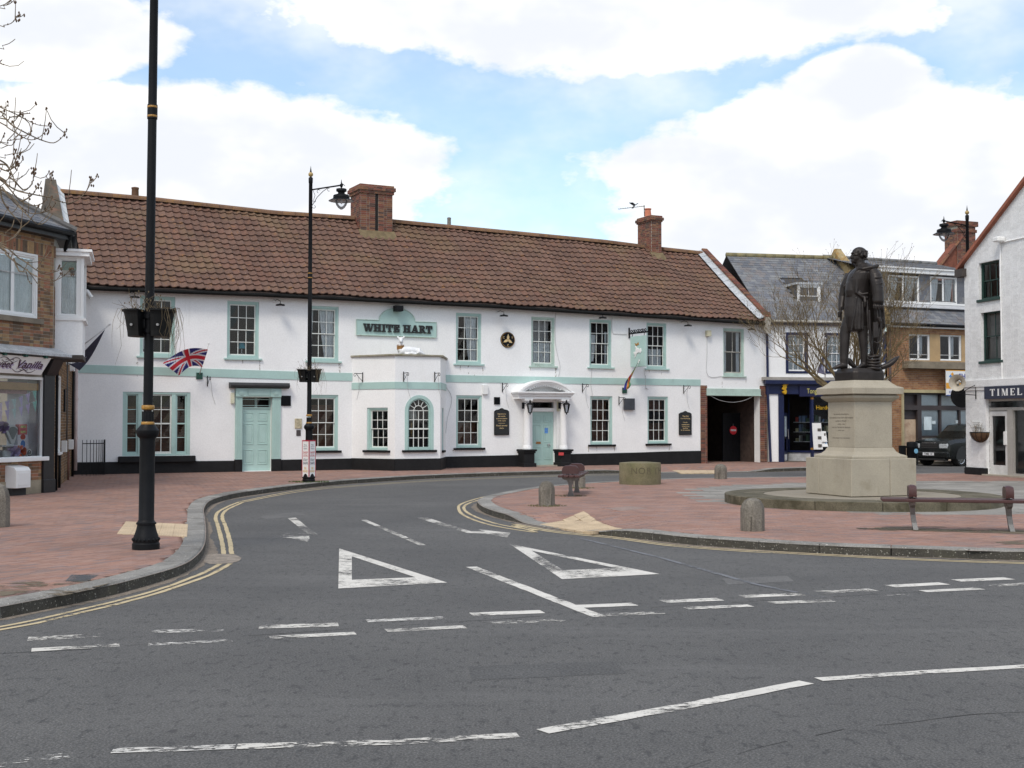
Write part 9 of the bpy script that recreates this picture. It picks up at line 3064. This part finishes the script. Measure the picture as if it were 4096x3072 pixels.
# ================================================================== parked car
cw=gnd(*K4(1140,1452))
fwd=Vector((-.80,-.60,0));lft=Vector((fwd.y,-fwd.x,0))*-1
lft=Vector((.60,-.80,0))
SCL=.93
CP=lambda x,y,z:cw+(fwd*x+lft*y+Vector((0,0,z)))*SCL
car=thing('parked_car',cw,'black four-wheel-drive car parked behind the white gable corner','car')
M_CAR=mat('black_car_paint',(.006,.008,.008),rough=.3,var=.05,spec=.35,coat=.25)
M_TRIM=mat('black_car_trim',(.015,.015,.015),rough=.6)
def cloft(name,secs,m,n=None,**kw):
 q=MB()
 k=len(secs[0][1])
 for x,ring_ in secs:
  q.v+=[tuple(CP(x,y,z))for y,z in ring_]
 q.f=[(j*k+i,j*k+(i+1)%k,(j+1)*k+(i+1)%k,(j+1)*k+i)for j in range(len(secs)-1)for i in range(k)]+[tuple(reversed(range(k))),tuple(range((len(secs)-1)*k,len(secs)*k))]
 return q.build(name,m,car,**kw)
W_=1.92
def sec(zb,zs,zt,ins=.10,w=0.0):
 y0,y1=.10-w,-W_+.10+w
 return[(y0-.06,zb),(y0,zb+.12),(y0,zs),(y0-ins,zt),(y1+ins,zt),(y1,zs),(y1,zb+.12),(y1+.06,zb)]
body_=cloft('body',[(.86,sec(.42,.78,.92,.12,.10)),(.80,sec(.34,.90,1.06,.14,.04)),(.5,sec(.30,.98,1.12,.16)),(-.55,sec(.30,1.02,1.17,.14)),(-.75,sec(.30,1.04,1.18,.10)),(-3.6,sec(.30,1.06,1.20,.10)),(-3.8,sec(.4,1.0,1.15,.1,.06))],M_CAR,smooth=True,auto=35)
def csec(z,dz,ins):return[(.04-ins*.0,z),(-.16-ins,z+dz),(-W_+.36+ins,z+dz),(-W_+.16,z)]
cab=cloft('cabin',[(-.55,csec(1.15,.02,0)),(-1.35,csec(1.17,.56,.05)),(-2.2,csec(1.18,.62,.05)),(-3.3,csec(1.18,.58,.05)),(-3.75,csec(1.15,.05,0))],M_CAR,smooth=True,auto=25)
M_CGL=mat('car_glass',(.03,.035,.035),rough=.05,var=0,spec=.8)
def quad(name,p,m,o=.0):return MB().add([CP(*a)for a in p],[tuple(range(len(p)))]).build(name,m,car,recalc=False)
quad('windscreen',[(-.60,-.10,1.20),(-.60,-W_+.30,1.20),(-1.33,-W_+.48,1.72),(-1.33,-.28,1.72)],M_CGL)
quad('side_window',[(-.85,.055,1.22),(-1.45,-.125,1.70),(-2.1,-.14,1.74),(-2.1,.045,1.22)],M_CGL)
quad('side_window',[(-2.2,.045,1.22),(-2.2,-.14,1.74),(-3.0,-.14,1.72),(-3.1,.045,1.22)],M_CGL)
def cbox(name,x0,x1,y0,y1,z0,z1,m,**kw):
 return MB().hexa([CP(x0,y0,z0),CP(x1,y0,z0),CP(x1,y1,z0),CP(x0,y1,z0),CP(x0,y0,z1),CP(x1,y0,z1),CP(x1,y1,z1),CP(x0,y1,z1)]).build(name,m,car,**kw)
cbox('grille',.80,.875,-.50,-1.32,.74,.98,M_TRIM,bevel=.01)
for k in range(3):cbox('grille_bar',.87,.885,-.52,-1.30,.78+k*.07,.80+k*.07,mat('grille_metal',(.10,.10,.10),rough=.3,metal=.8))
cbox('bumper',.70,.94,.04,-W_+.16,.34,.62,M_CAR,bevel=.06)
cbox('skid_plate',.60,.90,-.15,-W_+.35,.24,.34,M_TRIM,bevel=.03)
M_HL=mat('headlamp',(.55,.58,.60),rough=.12,var=.3,scale=14,metal=.4)
for y0,y1 in((-.02,-.46),(-1.36,-1.80)):cbox('headlight',.66,.868,y0,y1,.74,.96,M_HL,bevel=.03)
cbox('indicator',.58,.70,.045,-.03,.78,.93,mat('amber_lens',lin((205,120,80)),rough=.2),bevel=.02)
cbox('number_plate',.94,.955,-.64,-1.18,.46,.58,mat('plate_white',(.7,.7,.72),rough=.4))
FN=Fac(CP(.957,-1.18,0)[:2],math.degrees(math.atan2(lft.y,lft.x)))
put_text('plate_lettering','TME 1F',FN,.27*SCL,cw.z+.52*SCL,.075,.38,M_LET,car,.004,bold=.01)
put_text('bonnet_lettering','RANGE ROVER',Fac(CP(.872,-1.30,0)[:2],FN.th/rad(1)),.36,cw.z+1.0*SCL,.045,.62,mat('chrome',(.6,.6,.6),rough=.2,metal=.9),car,.012)
cbox('wing_mirror',-.72,-.52,.10,.30,1.16,1.34,M_CAR,bevel=.05)
M_TYRE=mat('tyre',(.012,.012,.012),rough=.85)
M_RIM=mat('alloy',(.55,.56,.57),rough=.25,metal=.9,var=0)
for x,y in((0,-.02),(-2.75,-.02),(0,-W_+.22),(-2.75,-W_+.22)):
 c=CP(x,y,.375)
 s_=1 if y>-1 else-1
 o=lft*s_
 wv=lambda r,a,d:c+(fwd*math.cos(a)+Vector((0,0,1))*math.sin(a))*r*SCL+o*d
 q=MB()
 for r,d in((.25,-.2),(.36,-.2),(.385,-.15),(.385,.03),(.36,.08),(.28,.085),(.27,.0)):
  q.v+=[tuple(wv(r,2*math.pi*k/28,d))for k in range(28)]
 q.f=[(j*28+k,j*28+(k+1)%28,(j+1)*28+(k+1)%28,(j+1)*28+k)for j in range(6)for k in range(28)]
 wh=q.build('wheel',M_TYRE,car,smooth=True,auto=40)
 q=MB()
 for k in range(10):
  a=2*math.pi*k/10
  for da in(-.10,.10):
   q.add([wv(.06,a+da*1.5,.06),wv(.27,a+da-.05,.05),wv(.27,a+da+.05,.05),wv(.06,a+da*1.5+.3,.06)],[(0,1,2,3)])
 q.add([wv(.275,2*math.pi*k/28,.06)for k in range(28)]+[wv(.25,2*math.pi*k/28,.05)for k in range(28)],[(k,(k+1)%28,(k+1)%28+28,k+28)for k in range(28)])
 q.add([wv(.07,2*math.pi*k/12,.065)for k in range(12)],[tuple(range(12))])
 q.build('rim',M_RIM,wh,recalc=False)
 MB().add([wv(.265,2*math.pi*k/20,-.02)for k in range(20)],[tuple(range(20))]).build('brake',M_TRIM,wh)
 q=MB()
 n=14
 for r in(.40,.47):
  q.v+=[tuple(CP(x,(.10 if s_>0 else-W_+.10)+.012*s_,.375)+(fwd*math.cos(a)+Vector((0,0,1))*math.sin(a))*r*SCL)for a in np.linspace(-.15,math.pi+.15,n)]
 q.f=[(k,k+1,k+1+n,k+n)for k in range(n-1)]
 q.add([CP(x,(.105 if s_>0 else-W_+.095),.375)+(fwd*math.cos(a)+Vector((0,0,1))*math.sin(a))*.41*SCL for a in np.linspace(-.2,math.pi+.2,16)],[tuple(range(16))])
 q.build('wheel_arch',M_TRIM,car,recalc=False)
